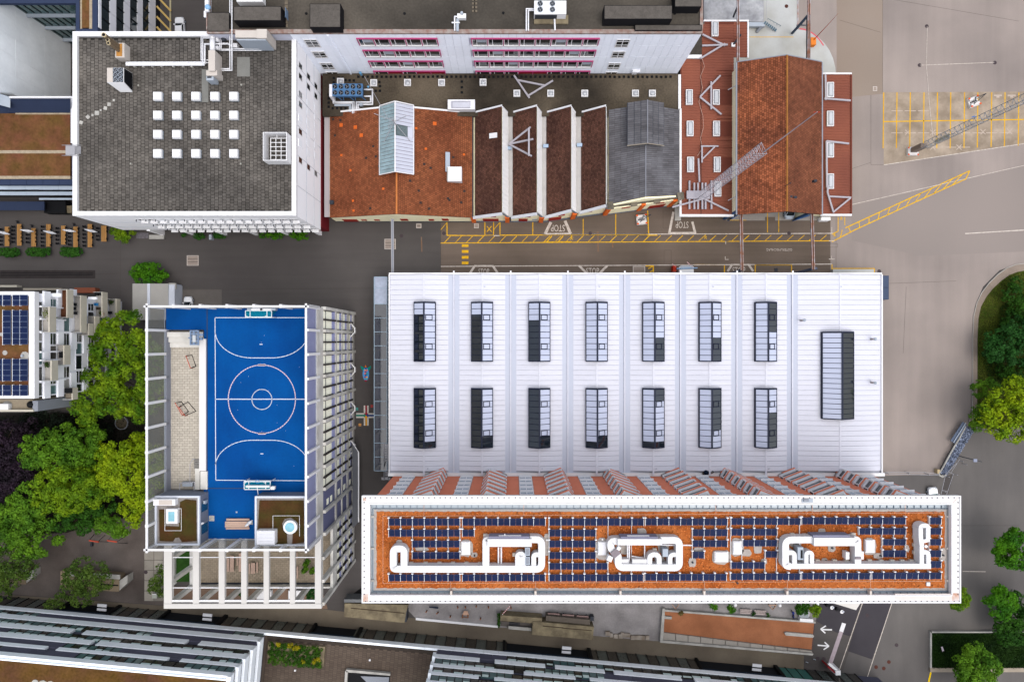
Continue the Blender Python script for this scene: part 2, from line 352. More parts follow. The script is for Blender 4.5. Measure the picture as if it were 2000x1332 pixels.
for u, v in ((1773,259),(1822,259),(1920,258),(1972,257),(1822,288),(1873,288),(1875,259)): gh += [((u-5,v-5),(u+5,v+5),1.6),((u-5,v+5),(u+5,v-5),1.6)]
for u in (1949,1976): gh += [((u-8,187),(u+8,187),3),((u-3,190),(u+3,190),3)]
mark('ghost_marking', gh, M('faded_white_paint', (196,180,166), var=.12, s1=1, s2=5), .016)
mark('hose', [((1811,52),(1809.5,130),.8),((1809.5,130),(1815,200),.8),((1815,200),(1822,266),.8)], whitep, .05)
mark('chalk_line', [((1797,128),(1942,122.5),1)], whitep, .04)
mark('arrow_marking', [((1606,1229),(1625,1229.3),2.6),((1603,1228),(1613,1221.5),2.4),((1603,1228),(1612,1236),2.4)], white, .03)
mark('arrow_marking', [((1597,1259.4),(1618,1261),2.6),((1619,1261.2),(1610.5,1253.5),2.4),((1619,1261.2),(1608.5,1268),2.4)], white, .03)
mark('pink_strip_marking', [((1643,1233),(1622,1294),8)], M('faded_pink_paint', (186,172,178), var=.1, s1=2), .026)
mark('white_strip_marking', [((1648.5,1216.5),(1643,1233),8)], white, .028)
def paint_text(name, txt, u, v, w_px, h_px, rot, mat, z=.03):
    cu = bpy.data.curves.new(name, 'FONT'); cu.body = txt; cu.align_x = 'CENTER'; cu.align_y = 'CENTER'; cu.resolution_u = 3
    t = bpy.data.objects.new(name, cu); C.objects.link(t)
    dg_ = bpy.context.evaluated_depsgraph_get(); me = bpy.data.meshes.new_from_object(t.evaluated_get(dg_))
    C.objects.unlink(t); bpy.data.objects.remove(t)
    vs = np.array([q.co[:] for q in me.vertices]); mn = vs.min(0); mx = vs.max(0)
    sx = w_px*.1/(mx[0]-mn[0]); sy = h_px*.1/(mx[1]-mn[1]); c_ = (mn+mx)/2
    for q in me.vertices: q.co = ((q.co[0]-c_[0])*sx, (q.co[1]-c_[1])*sy, 0)
    me.materials.clear(); me.materials.append(mat)
    o = link(name, me, None, P(u, v, 0)); o.location.z = z; o.rotation_euler = (0, 0, rot); o['kind'] = 'structure'; return o
for u, v, w, h, r in ((1089.5,446,27,13,math.pi),(1332,439.5,25,12.5,math.pi),(945,530.5,21,11,0),(1157.5,529.5,25,12,0),(1443,528,25,12,0)):
    paint_text('stop_lettering', 'STOP', u, v, w, h, r, whitep)
paint_text('road_lettering', 'GÜTERUMSCHLAG', 1522, 488.6, 50, 5.6, math.pi, whitep)
ml = ((445,450,'manhole lid on the dark asphalt right of the white block'),(784,461,'round dark manhole lid near the pipe crossing the road'),(1153,456,'round manhole lid cutting the yellow bay line'),(1541,456,'round dark manhole lid on the white edge line below the tile roof'),
      (1810,52,'upper of the three drain lids at the ends of the white yard lines'),(1796,128,'drain lid at the left end of the white chalk line'),(1943,123,'drain lid at the right end of the white chalk line'),(1717,530,'manhole lid beside the end of the loading bay'),
      (1751,1259,'bluish manhole lid, upper one of the cluster on the grey street'),(1736,1292,'dark manhole lid right above the pair of reddish lids'),(1711,1302,'left reddish manhole lid of the pair near the white street line'),(1726,1304.5,'right reddish manhole lid of the pair near the white street line'),
      (1694,1201,'pale manhole lid in the new dark asphalt strip'),(1597,1285,'left brown manhole lid near the foot of the pink strip'),(1609,1286,'right brown manhole lid near the foot of the pink strip'),(1536,13,'rust brown lid on the pale concrete apron'),(285,1117,'manhole lid on the slab path left of the pergola'),(867,456,'manhole lid inside the first yellow hatching'))
mhm = M('cast_iron', (78,68,72), var=.15, s1=3, rough=.6)
for u, v, lb in ml:
    m = MB(); x, y, _ = P(u, v); m.cyl(x, y, .0, .03, .36, 18); m.cyl(x, y, .03, .038, .27, 18)
    solo('manhole', lb, 'manhole lid', m, M('rusty_lid', (92,58,50), var=.15) if 'rust' in lb or 'reddish' in lb else mhm, 'manhole lids in the paving')
def grating(u0, v0, u1, v1, lb, n=3):
    t = thing('floor_grating', lb, 'grating', P((u0+u1)/2, (v0+v1)/2))
    m = MB(); x0, x1, y0, y1 = X(u0), X(u1), Y(v1), Y(v0)
    m.ring([(x0,y0),(x1,y0),(x1,y1),(x0,y1)], [(x0+.14,y0+.14),(x1-.14,y0+.14),(x1-.14,y1-.14),(x0+.14,y1-.14)], 0, .05)
    part('frame', m, M('grating_frame', (206,196,188), var=.05), t)
    for k in range(n):
        a = y0+.15+(y1-y0-.3)*k/n; b = y0+.15+(y1-y0-.3)*(k+1)/n
        part('plank', MB().box(x0+.15, x1-.15, a+.05, b-.05, 0, .04), M('plank_metal', (168,154,144), var=.12, s1=2), t)
grating(365,499,388,519,'three plank metal floor hatch alone on the dark asphalt'); grating(751,467,773,487,'floor hatch under the pipe that crosses the road')
grating(813,437,823,446,'small square hatch at the foot of the orange building', 2); grating(926,437,935,446,'small grey square hatch before the yellow cross bay', 1)
grating(1236,520,1260,534,'wide grey grating at the hall wall beside yellow angle marks', 4); grating(1704.5,169.5,1713,178.5,'pale square cover alone in the yard', 1)
def flat(parent, nm, pts, col, z): return part(nm, MB().pxpoly(pts, z), M('game_paint_%d_%d_%d' % col, col, var=.06, s2=8), parent)
g = thing('rocket_game', 'painted blue rocket with green fins on the asphalt', 'ground painting', P(714,729))
el = [(714.5+6.3*math.cos(a), 730.5+12.8*math.sin(a)) for a in [k*math.pi/10 for k in range(20)]]
flat(g, 'hull', el, (86,160,224), .02); flat(g, 'fin', [(704,714),(709,717),(712,720),(709,725),(705,719)], (0,146,130), .016); flat(g, 'fin', [(724.5,714),(720,717),(717,720),(720,725),(724,719)], (0,146,130), .017)
flat(g, 'tail', [(712.5,717.5),(714,712),(716,717.5)], (232,120,30), .024); flat(g, 'nose', [(711,742),(718,742),(714.5,746.5)], (160,40,60), .024)
for i, (u, v, c_) in enumerate(((714.3,719.5,(30,70,150)),(713,723,(240,150,90)),(716.5,723,(236,110,50)),(714.5,726.5,(170,40,60)),(713,729.8,(236,110,70)),(716.5,729.8,(30,160,170)),(714.5,733,(30,70,160)),(713,736.5,(170,40,80)),(716.4,736.5,(244,180,40)),(714.6,740,(60,180,190)))):
    flat(g, 'square', [(u-1.6,v-1.4),(u+1.6,v-1.4),(u+1.6,v+1.4),(u-1.6,v+1.4)], c_, .028)
g = thing('board_game', 'painted board game cross with white squares on the asphalt', 'ground painting', P(715,811))
for du, dv in ((1,0),(-1,0),(0,1),(0,-1)):
    for k in range(8):
        for s_ in (-3.3, 0, 3.3):
            t = 4.2+k*2.05; u = 715.2+du*t+(s_ if dv else 0); v = 811.4+dv*t+(s_ if du else 0); hu = .9 if du else 1.45; hv = .9 if dv else 1.45
            if du > 0 and k > 7: continue
            c_ = (226,220,212) if s_ else {(1,0):(30,70,140),(-1,0):(0,140,120),(0,1):(240,170,20),(0,-1):(160,30,50)}[(du,dv)]
            flat(g, 'square', [(u-hu,v-hv),(u+hu,v-hv),(u+hu,v+hv),(u-hu,v+hv)], c_, .02)
for q, c_ in (([(711,807),(719,807),(715,811)],(160,30,50)),([(711,815.5),(719,815.5),(715,811.6)],(240,170,20)),([(711,807.4),(711,815),(714.7,811.3)],(0,140,120)),([(719.2,807.4),(719.2,815),(715.4,811.3)],(30,70,140))): flat(g, 'centre', q, c_, .024)
for u, v, c_ in ((726.5,793,(200,70,70)),(697,798.5,(60,190,180)),(703,829.5,(240,170,90)),(734,823,(90,130,210))):
    for a in (-1.4, 1.4):
        for b in (-1.4, 1.4): flat(g, 'start_field', [(u+a-1.1,v+b-1.1),(u+a+1.1,v+b-1.1),(u+a+1.1,v+b+1.1),(u+a-1.1,v+b+1.1)], c_, .02)
pav = M('roof_paver', (112,107,101), var=.3, s1=.1, s2=1.2, isl=.2, tint=(84,81,78), ts=.06)
redw = M('dark_red_wall', (122,36,44), var=.08)
moss = M('sedum_moss', (112,84,46), var=.36, s1=.6, s2=2.2, tint=(112,70,52), ts=.3, bump=.4)
mossg = M('green_moss', (84,92,28), var=.3, s1=.5, s2=3)
slate = M('blue_grey_panel', (50,60,84), k=.8, var=.07, s1=.5)
beige = M('beige_casing', (214,206,198), var=.05, s1=1)
x0, x1, y0, y1 = -72.9, -35.8, 20.75, 51.3; ZT = 20.1
wb = thing('white_block', 'white cubic block with grey paved roof and grid of white skylights', 'building', ((x0+x1)/2, (y0+y1)/2, 0))
part('wall', MB().box(x0+.02, x1-.02, y0+.02, y1-.02, 5.5, 19.5), offw, wb)
part('parapet', MB().ring([(x0,y0),(x1,y0),(x1,y1),(x0,y1)], [(x0+.75,y0+.75),(x1-.75,y0+.75),(x1-.75,y1-.75),(x0+.75,y1-.75)], 19.4, ZT), white, wb)
gf = MB().box(-66.5, x1-.03, 23.2, y1-.1, 0, 5.5); part('ground_floor_wall', gf, redw, wb)
part('base_wall', MB().box(x1-1.4, x1+.1, y0+.6, y1-8, 0, 5.48), redw, wb)
for x in (-68.1,-62.0,-55.9,-49.8,-43.7,-37.4): part('column', MB().obox((x,20.95),(1,0),(0,1),-.28,.28,-.35,.55,0,5.52), offw, wb)
m = MB(); px_ = .645; py_ = .565; nx = int((x1-x0-1.56)/px_); ny = int((y1-y0-1.56)/py_)
for i in range(nx):
    for j in range(ny):
        a = x0+.78+i*px_; b = y0+.78+j*py_+(.28 if i % 2 else 0)
        if b+py_ > y1-.76: continue
        z = 19.62+random.uniform(-.02,.02); g = random.uniform(.022,.045)
        p = [(a+g,b+g),(a+px_-g,b+g),(a+px_-g,b+py_-g),(a+g,b+py_-g)]; k = len(m.v)
        m.v += [(q[0],q[1],z) for q in p]+[(q[0],q[1],19.5) for q in p]; m.f.append((k,k+1,k+2,k+3))
        for e in range(4): m.f.append((k+e, k+4+e, k+4+(e+1)%4, k+(e+1)%4))
part('roof_paving', m, pav, wb, kind='stuff')
m = MB().box(x0+.74, x1-.74, y0+.74, y1-.74, 19.3, 19.54); part('roof_bed', m, M('moss_joint', (52,50,47), var=.3, s1=1), wb)
sk = mesh_of('skylight', MB().box(-.68,.68,-.68,.68,0,.55), lgrey); cap = mesh_of('skylight_cap', MB().hexa([(-.74,-.74,0),(.74,-.74,0),(.74,.74,0),(-.74,.74,0),(-.62,-.62,.34),(.62,-.62,.34),(.62,.62,.34),(-.62,.62,.34)]), white)
for u in (305.8,343,380.4,417.5,454.6):
    for v in (187,224,261.5,299):
        s_ = inst('skylight', sk, wb, (X(u,20.6), Y(v,20.6), 19.62)); inst('cap', cap, s_, (X(u,20.6), Y(v,20.6), 20.17))
n = (1,0); o = (x1,0)                     # east wall windows; along d = +y
shut = M('white_shutter', (240,242,246), var=.03, k=.95)
for zc, dark, sh in ((17.9,(46.4,44.6,41.6,39.9,35.3,30.5),(37.5,33.3)), (13.3,(46.4,44.6,30.5),(41.7,40,38.2,36.5,34.8,33)), (8.8,(46.4,44.6,30.5),(42.5,40.8,39,37.3,35.5,33.7))):
    for y in dark: window(wb, o, (0,1), n, y-.55, y+.55, zc-1.0, zc+1.0, white, glassd, fw=.1, proud=.05)
    for y in sh: part('shutter', MB().obox(o,(0,1),n,y-.6,y+.6,-.02,.05,zc-1.0,zc+1.0), shut, wb)
m = MB()
for y in (25.9,31,36,41,46): m.obox(o,(0,1),n,y-.025,y+.025,-.02,.012,5.5,19.4)
for z in (9.9,14.4): m.obox(o,(0,1),n,y0,y1,-.02,.014,z-.03,z+.03)
part('panel_joint', m, lgrey, wb)
o = (0,y0); n = (0,-1)
for r, zc in enumerate((16.2,11.2,6.9)):
    for k in range(17):
        x = -63.2+k*1.64+(-.3,0,.3)[r]
        w = window(wb, o, (1,0), n, x-.6, x+.6, zc-.8, zc+.9, shut, glassd if (r or k < 2 or k > 12) else shut, fw=.1, proud=.04)
        part('sill', MB().obox(o,(1,0),n,x-.62,x+.62,.0,.5 if r else .42,zc-1.0,zc-.86), white, w)
        part('awning_arm', MB().obox(o,(1,0),n,x-.62,x-.5,.05,.42,zc+.7,zc+.78), dgrey, w)
part('panel_joint', MB().obox(o,(1,0),n,x0,x1,-.02,.012,13.7,13.75).obox(o,(1,0),n,x0,x1,-.02,.012,9,9.05), lgrey, wb)
for u, v, s_, a in ((158.5,240,.4,.5),(172,229,.4,0),(181,225.5,.25,.6),(189.5,221.5,.5,.75),(197,216,.2,.6),(206,212,.4,.6),(213.5,204.5,.4,.7),(222.5,196.5,.25,.75)):
    t = Vector(P(u,v,19.65)); c_, q = math.cos(a)*s_, math.sin(a)*s_
    part('stepping_slab', MB().prism([(t.x-c_,t.y-q),(t.x+q,t.y-c_),(t.x+c_,t.y+q),(t.x-q,t.y+c_)], 19.6, 19.72), conc, wb)
part('roof_slab', MB().px(394,136,407,200,19.69,19.5), M('grey_slab', (132,132,128), var=.1, s1=1), wb); part('roof_slab', MB().px(463,112,488,150,19.69,19.5), M('grey_slab', (118,)*3), wb)
for u, v in ((270,167),(471,166),(470,320),(255,320),(436,139)): part('drain', MB().px(u-1.6,v-1.6,u+1.6,v+1.6,19.72,19.5), M('drain_cover', (170,168,160)), wb)
t = thing('chimney_cluster', 'three rusty flue pipes rising from a beige plinth on the white block', 'chimney', P(234,103,19.6))
part('plinth', MB().px(225,84.5,243,113,21.3,19.6), beige, t)
part('rusty_tray', MB().px(227,86,238,110,21.4,21.3), M('orange_rust', (196,140,72), var=.25, s1=2), t)
flu = M('flue_steel', (128,112,92), var=.2, s1=1.5, s2=4, rough=.5)
for (u, v), zt, r in (((231,90),25.3,.34),((232,95),24.4,.27),((232,100),24.2,.27)):
    x, y, _ = P(u, v, 21.3); f = part('flue', MB().cyl(x,y,21.3,zt,r,14), flu, t, smooth=False); part('opening', MB().cyl(x,y,zt,zt+.02,r*.72,12), black, f); part('rim', MB().ring([(x+r*1.08*math.cos(a*.449),y+r*1.08*math.sin(a*.449)) for a in range(14)], [(x+r*.8*math.cos(a*.449),y+r*.8*math.sin(a*.449)) for a in range(14)], zt-.2, zt+.05), M('cream_rim', (214,196,160)), f)
def fan(parent, x, y, z, r, dark=black, ringm=mgrey, blades=4, a0=.4):
    f = part('fan', MB().ring([(x+r*math.cos(k*.3927),y+r*math.sin(k*.3927)) for k in range(16)], [(x+r*.86*math.cos(k*.3927),y+r*.86*math.sin(k*.3927)) for k in range(16)], z, z+.09), ringm, parent)
    part('well', MB().cyl(x,y,z,z+.02,r*.9,16), dark, f)
    b = MB()
    for k in range(blades):
        a = a0+k*2*math.pi/blades; b.beam((x,y,z+.05), (x+r*.8*math.cos(a),y+r*.8*math.sin(a),z+.05), r*.2, .02)
    part('blade', b, mgrey, f); return f
t = thing('chiller_unit', 'white rooftop chiller with six black fans left of the skylight grid', 'air conditioner', P(232,155,19.6))
a = [Vector(P(*q)) for q in ((209,157,22.0),(241,161,22.0),(241,133,22.0),(209,134,22.0))]
x_0, x_1, y_0, y_1 = X(209,22), X(241.5,22), Y(161.5,22), Y(133,22)
part('casing', MB().hexa([(x_0+.9,y_0-.75,19.7),(x_1+.15,y_0-.75,19.7),(x_1+.15,y_1,19.7),(x_0+.9,y_1,19.7),(x_0,y_0,22),(x_1,y_0,22),(x_1,y_1,22),(x_0,y_1,22)]), white, t)
part('fan_deck', MB().box(X(221,22), X(240.6,22), Y(161,22), Y(133.6,22), 22.0, 22.06), dgrey, t)
part('side_cover', MB().box(x_0+.02, X(220.6,22), Y(161,22), y_1-.02, 22.0, 22.05), beige, t)
part('grille', MB().hexa([(x_1+.17,y_0-.5,19.9),(x_1+.25,y_0-.5,19.9),(x_1+.25,y_1-.1,19.9),(x_1+.17,y_1-.1,19.9),(x_1+.02,y_0+.1,21.9),(x_1+.1,y_0+.1,21.9),(x_1+.1,y_1-.1,21.9),(x_1+.02,y_1-.1,21.9)]), black, t)
for u in (226,235.6):
    for v in (138,147,156.3): fan(t, X(u,22), Y(v,22), 22.06, .36, ringm=lgrey)
t = thing('pipe_tray', 'long tray of three parallel white pipes across the paved roof', 'pipes', P(320,125,19.6))
for k, v in enumerate((122.5,125.4,128)): part('pipe', MB().tube(P(246,v,20.2), P(400,v-.3,20.2), .11 if k != 1 else .16), whitem, t)
for u in (262,279,297,315,338,357,374): part('support', MB().px(u-2,121,u+2,131,20.03,19.6), conc, t)
t = thing('air_handler', 'tall beige air handling unit with a fat white duct on the paved roof', 'ventilation unit', P(415,120,19.6))
part('casing', MB().px(407,99,420,139,22.4,19.7), beige, t); part('outlet', MB().px(402.5,138,424,148,22.0,19.7), beige, t); part('hood', MB().px(403,147,417,157.5,21.6,19.7), lgrey, t)
part('intake', MB().px(404.5,148.5,413,153,21.62,21.6), dgrey, t)
part('duct', MB().path([P(415,100,21.6), P(415,76,21.6), P(415,72,20.4)], .42, 14), whitem, t, smooth=True); part('side_duct', MB().tube(P(424,74,20.6),P(424,82,20.6),.32,12).tube(P(424,91,20.6),P(424,98,20.6),.3,12), whitem, t, smooth=True)
part('hatch', MB().box(X(420,22)+.02, X(420,22)+.06, Y(134,22), Y(115,22), 20.2, 22.0), lgrey, t)
t = thing('pipe_loop', 'double white pipe loops winding around the air handler', 'pipes', P(430,90,19.6))
for k, (r, pts) in enumerate(((.1,[(407,118),(393,118),(393,72),(432,72),(432,97),(455,97)]),(.1,[(407,123),(396,123),(396,75),(429,75),(429,99),(510,99),(510,88)]),(.16,[(400,126),(400,87),(445,86),(452,90)]),(.1,[(432,135),(449,135),(449,0),(449,-30)]),(.1,[(432,138),(453,138),(453,60),(453,-30)]),(.1,[(455,96),(505,96),(505,90)]))):
    z = 20.1+.12*k
    part('pipe', MB().path([P(u,v,z if v > 64 else 22.9) for u, v in pts], r), whitem, t, smooth=True)
part('valve_box', MB().px(455,85,463,93,20.6,19.7), white, t)
solo('water_drum', 'round dark tank between the pipes at the roof edge', 'tank', MB().ball(P(437,77,20.2),.42,14,8), dgrey, smooth=True)
t = thing('air_handler', 'horizontal beige air handling unit lying across the roof edge', 'ventilation unit', P(490,72,19.7))
part('casing', MB().px(459.5,60,501,74,24.2,20.0), beige, t); part('end_casing', MB().px(501,57.5,521,75,24.4,20.0), beige, t)
part('panel', MB().box(X(462,24), X(519,24), Y(75,24.2)-.28, Y(75,24.2)-.06, 20.1, 24.0), lgrey, t); part('frame', MB().px(474,84,524,87,20.2,19.9), whitem, t)
part('pipe', MB().path([P(508,78,21.2),P(508,82,21.2),P(495,80,21.2)],.12), whitem, t); part('frame_leg', MB().px(522,60,524,86,20.2,19.9), whitem, t)
t = thing('roof_screen', 'open topped white screen box with a steel grid at the right roof edge', 'roof enclosure', P(540,290,19.6))
a0_, a1_, b0_, b1_ = X(513.5,22.1), X(560,22.1), Y(314,22.1), Y(258.5,22.1)
part('screen_wall', MB().ring([(a0_,b0_),(a1_,b0_),(a1_,b1_),(a0_,b1_)], [(a0_+.09,b0_+.09),(a1_-.09,b0_+.09),(a1_-.09,b1_-.09),(a0_+.09,b1_-.09)], 19.64, 22.1), white, t)
for k in range(4): part('bar', MB().box(a0_+.9+k*.86-.05, a0_+.9+k*.86+.05, b0_+.35, b1_-.8, 21.0, 21.1), white, t)
for k in range(6): part('bar', MB().box(a0_+.85, a0_+3.53, b0_+.4+k*.7-.05, b0_+.4+k*.7+.05, 21.12, 21.2), white, t)
part('tie', MB().box((a0_+a1_)/2-.04,(a0_+a1_)/2+.04,b0_+.09,b0_+.4,21,21.1).box((a0_+a1_)/2-.04,(a0_+a1_)/2+.04,b1_-.8,b1_-.09,21,21.1), white, t)
t = thing('roof_ladder', 'small grey steel step bridging the white parapet on the left', 'ladder', P(140,294,19.6))
part('platform', MB().px(128,285,146,303,20.5,20.4), galv, t)
for k in range(6): part('step', MB().px(146+k*2,286,147.4+k*2,301,20.4-.12*k,20.3-.12*k), galv, t)
for v in (284,304): part('handrail', MB().path([P(121,v,18.5),P(128,v,21.4),P(148,v,21.4),P(158,v,20)],.05), galv, t)
cw = thing('concrete_building', 'bare concrete building with tall panelled wall at the upper left corner', 'building', (-100,45,0))
xc = X(138.5); fw_ = M('fairface_concrete', (242,246,248), var=.05, s1=.2, s2=2, tint=(222,227,230), ts=.12, k=.98, streak=(1,1,.04))
part('wall', MB().box(xc-40, xc-.1, 42.6, 58.7, 0, 30), fw_, cw)
for j in range(8):
    for i in range(8):
        y = 42.65+i*3.21; z = .05+j*3.72
        if i > 4: continue
        part('panel', MB().box(xc-.1, xc+random.uniform(-.008,.008), y, y+3.18, z, z+3.68), fw_, cw)
nb = thing('courtyard_building', 'dark blue framed glass building with planted strip on its roof edge', 'building', (-75,62,0))
zr = 20.0
part('wall', MB().box(X(148,zr), X(190,zr)-.2, Y(60,zr)+3.5, 85, 0, zr-.4), slate, nb)
part('roof_edge', MB().px(148,-90,155,70,zr,zr-.9).px(180,-90,190.5,70,zr,zr-.9).px(155,57,180,70,zr,zr-.9), slate, nb)
part('planting_strip', MB().px(160,-90,174,55,zr-.15,zr-.6), moss, nb)
part('gravel_strip', MB().px(155,-90,160,57,zr-.2,zr-.6).px(174,-90,180,57,zr-.2,zr-.6), M('pale_gravel', (176,162,140), var=.25, s1=2, s2=5), nb)
yf = 57.9; part('glazed_wall', MB().box(xc+.05, X(148,zr)+.2, yf, yf+1, 0, zr-.8), glasst, nb)
part('roof_cap', MB().box(xc-6, X(148,zr), Y(7,zr), 85, zr-.7, zr-.02), slate, nb)
for k, (z, v) in enumerate(((17.2,9.5),(12.4,33),(7.6,55.5),(2.6,77))):
    part('ledge', MB().box(xc+.1, X(147,z), yf-.55, yf, z-.3, z), lgrey, nb)
    for q in range(7): part('mullion', MB().box(xc+.5+q*1.25, xc+.62+q*1.25, yf-.12, yf+.02, z-4.4, z-.32), black, nb)
xe = X(191,zr); o = (xe,0); n = (1,0)
part('core_wall', MB().box(xe-3, xe-.02, Y(60,zr)+1.5, 85, 0, zr-.9), lgrey, nb)
def zu(u): return H-(-xe)*F/(1000-u)
bands = ((192,197,'w'),(197,213,'g'),(213,226,'w'),(226,241,'g'),(241,253,'w'),(253,267,'g'),(267,278,'w'),(278,290,'g'),(290,303,'w'))
for ua, ub, kd in bands:
    za, zb_ = zu(ub), zu(ua)
    for k in range(9):
        y = 52.05+k*4.0
        if kd == 'w': part('facade_panel', MB().obox(o,(0,1),n,y+.03,y+3.97,0,.1,za,zb_), whitem, nb)
        else:
            w = part('window', MB().obox(o,(0,1),n,y+.06,y+3.94,.0,.05,za+.04,zb_-.04), GL('deep_glass', (28,44,50)), nb)
            part('mullion', MB().obox(o,(0,1),n,y+1.9,y+2.05,.05,.18,za,zb_).obox(o,(0,1),n,y-.05,y+.05,0,.2,za,zb_), black, w)
for k in range(9):
    z = zu(322); y = Y(10+k*20, 1)
    part('louvre', MB().beam((xe+.2,y+1.4,1.6),(xe+2.6,y-1.2,.9),.35,.12), M('ochre_timber', (196,168,104), var=.08), nb)
part('base_glazing', MB().obox(o,(0,1),n,52.05,85,.0,.04,0,zu(304)), glassd, nb); part('kerb_strip', MB().px(331,-60,334,62,.1,0), M('cream_kerb', (180,172,140)), nb)
lb = thing('sedum_roof_building', 'low dark blue building with brown sedum roof left of the white block', 'building', (-100,38,0))
zr = 14.0; xr = X(141,zr)+1.0
part('wall', MB().box(-130, xr-.1, Y(352,zr)+.3, Y(192,zr)-.1, 0, zr-.5), slate, lb)
part('sedum_roof', MB().px(-250,222,137,294,zr-.1,zr-.6).px(-250,300,137,344,zr-.1,zr-.6), moss, lb)
part('gravel_strip', MB().px(-250,294,137,300,zr-.08,zr-.6).px(-250,344,137,350,zr-.08,zr-.6).px(30,221,137,224,zr-.07,zr-.6), M('pale_gravel', (176,162,140)), lb)
part('upstand', MB().hexa([P(15,221,zr-.2),P(138,221,zr-.2),P(138,190,zr+3),P(22,190,zr+3)]+[P(15,216,zr-.1),P(138,216,zr-.1),P(138,189,zr+3.1),P(22,189,zr+3.1)]), slate, lb)
part('cap_rail', MB().px(18,188.5,141,191.5,zr+3.3,zr+2.9).px(138,191.5,142,280,zr+.6,zr-.4), whitem, lb)
part('stair_head', MB().hexa([P(-60,178,zr-.1),P(20,212,zr-.1),P(20,190,zr-.1),P(-60,150,zr-.1),P(-60,190,zr+2.4),P(20,211,zr+2.4),P(20,190,zr+2.4),P(-60,165,zr+2.4)]), lgrey, lb)
for k in range(5): part('roof_panel', MB().px(-12+k*32,351,19.4+k*32,361.5,zr,zr-.6), slate, lb)
part('facade', MB().box(-130, X(144,zr), 28.0, Y(351,zr), 0, zr-.65), glassd, lb)
for k, (z, v0_, v1_) in enumerate(((10.5,364,373),(6.6,374.5,384),(3.2,387,393))):
    for q in range(5): part('sunshade', MB().px(-14+q*32+(90 if k == 2 else 0),v0_,17.5+q*32+(90 if k == 2 else 0),v1_-2.5,z,z-.12), M('blue_white_blade', (206,222,240), var=.05), lb)
part('canopy', MB().px(-120,394,86,411,3.2,2.9), slate, lb); part('dark_porch', MB().px(86,392,128,416,2.0,0), black, lb); part('timber_door', MB().px(128,402,140,416,1.6,0), concd, lb)
lav = M('lavender_panel', (226,231,250), k=1.05, var=.035, s1=.3, s2=3, objr=.03, rough=.5)
grav_d = M('dark_roof_gravel', (96,90,82), var=.28, s1=.18, s2=2.6, tint=(66,62,57), ts=.07, bump=.3)
mag = M('magenta_bar', (176,72,118), var=.05, k=.85); reds = M('crimson_shade', (150,20,44), var=.06)
yS, xL, xR = 49.9, -49.5, 30.9
fb = thing('factory_block', 'long block with lavender panel facade, magenta window bars and gravel roof', 'building', (-9,60,0))
part('wall', MB().box(xL, xR, yS+.12, 84, 0, 22.2), M('factory_wall', (190,192,206), k=1.0), fb)
part('gravel_roof', MB().box(xL+.6, xR-.4, yS+.6, 84, 22.2, 22.32), grav_d, fb)
part('parapet', MB().box(xL, xR, yS-.05, yS+.6, 22.2, 22.62).box(xL-.1, xL+.5, yS+.6, 84, 22.2, 22.62).box(xR-.4, xR+.1, yS+.6, 84, 22.2, 22.62), M('parapet_coping', (172,162,156), var=.12, s1=1, tint=(150,120,110), ts=1.2), fb)
o = (0,yS); n = (0,-1); d = (1,0)
wins = [(-25.6+i*2.64) for i in range(5)]+[(-6.7+i*2.64) for i in range(8)]
st = (-33.5, 18.5)
zr_ = ((18.0,20.75),(13.5,16.15),(8.9,11.65),(5.3,7.15))
xs = np.arange(-36.2, 30.7, 1.32)
for a in xs:
    c_ = a+.66
    inwin = any(w-.1 < c_ < w+2.74 for w in wins)
    for zb_, zt_ in ((17.95,22.2),(13.45,17.9),(8.85,13.4),(5.9,8.8)):
        if inwin: zb2 = {17.95:20.8,13.45:16.2,8.85:11.7,5.9:7.2}[zb_]
        else: zb2 = zb_
        part('facade_panel', MB().obox(o,d,n,a+.015,min(a+1.305,xR-.02),-.1,0,zb2,zt_), lav, fb)
for r, (zb_, zt_) in enumerate(zr_):
    for i, a in enumerate(wins):
        if r == 3 and (i in (1,3,4,8,9)):
            part('sunblind', MB().obox(o,d,n,a+.05,a+2.59,-.08,.1,zb_+.3,zt_-.15), reds, fb); continue
        w = window(fb, o, d, n, a+.05, a+2.59, zb_, zt_-.2, white, glassd, bars=(.3,), fw=.14, proud=.1)
        part('sill', MB().obox(o,d,n,a+.05,a+2.59,.1,.3,zb_-.02,zb_+.42), white, w)
        if (i*7+r*3) % 5 == 0: part('blind', MB().obox(o,d,n,a+.9,a+2.4,.045,.07,zt_-1.5,zt_-.4), lgrey, w)
    for a, b in ((-25.7,-12.3),(-6.8,14.5)): part('sun_bar', MB().obox(o,d,n,a,b,-.02,.2,zt_-.14,zt_+.1), mag, fb)
    for a in wins+[-12.4, 14.42]: part('bar_bracket', MB().obox(o,d,n,a-.05,a+.05,0,.28,zb_+.3,zt_-.2), mag, fb)
for x in st:
    for zc, h in ((18.9,1.6),(14.4,1.45),(9.4,1.5),(6.1,.7)): window(fb, o, d, n, x-1.15, x+1.15, zc-h, zc+h*.9, white, glassd, bars=(.5,), hbars=(.3,.75) if h > 1 else (), fw=.16, proud=.1)
part('vent_cowl', MB().obox(o,d,n,22.2,23.6,0,.5,7.4,7.7).obox(o,d,n,22.3,23.2,0,.3,6.1,7.4), whitem, fb)
part('end_upstand', MB().obox((0,yS),(1,0),(0,-1),-30.2,-29.9,0,.25,6,22.1), lav, fb)
gbx = M('gravel_box_top', (98,93,88), var=.22, s1=1, s2=4)
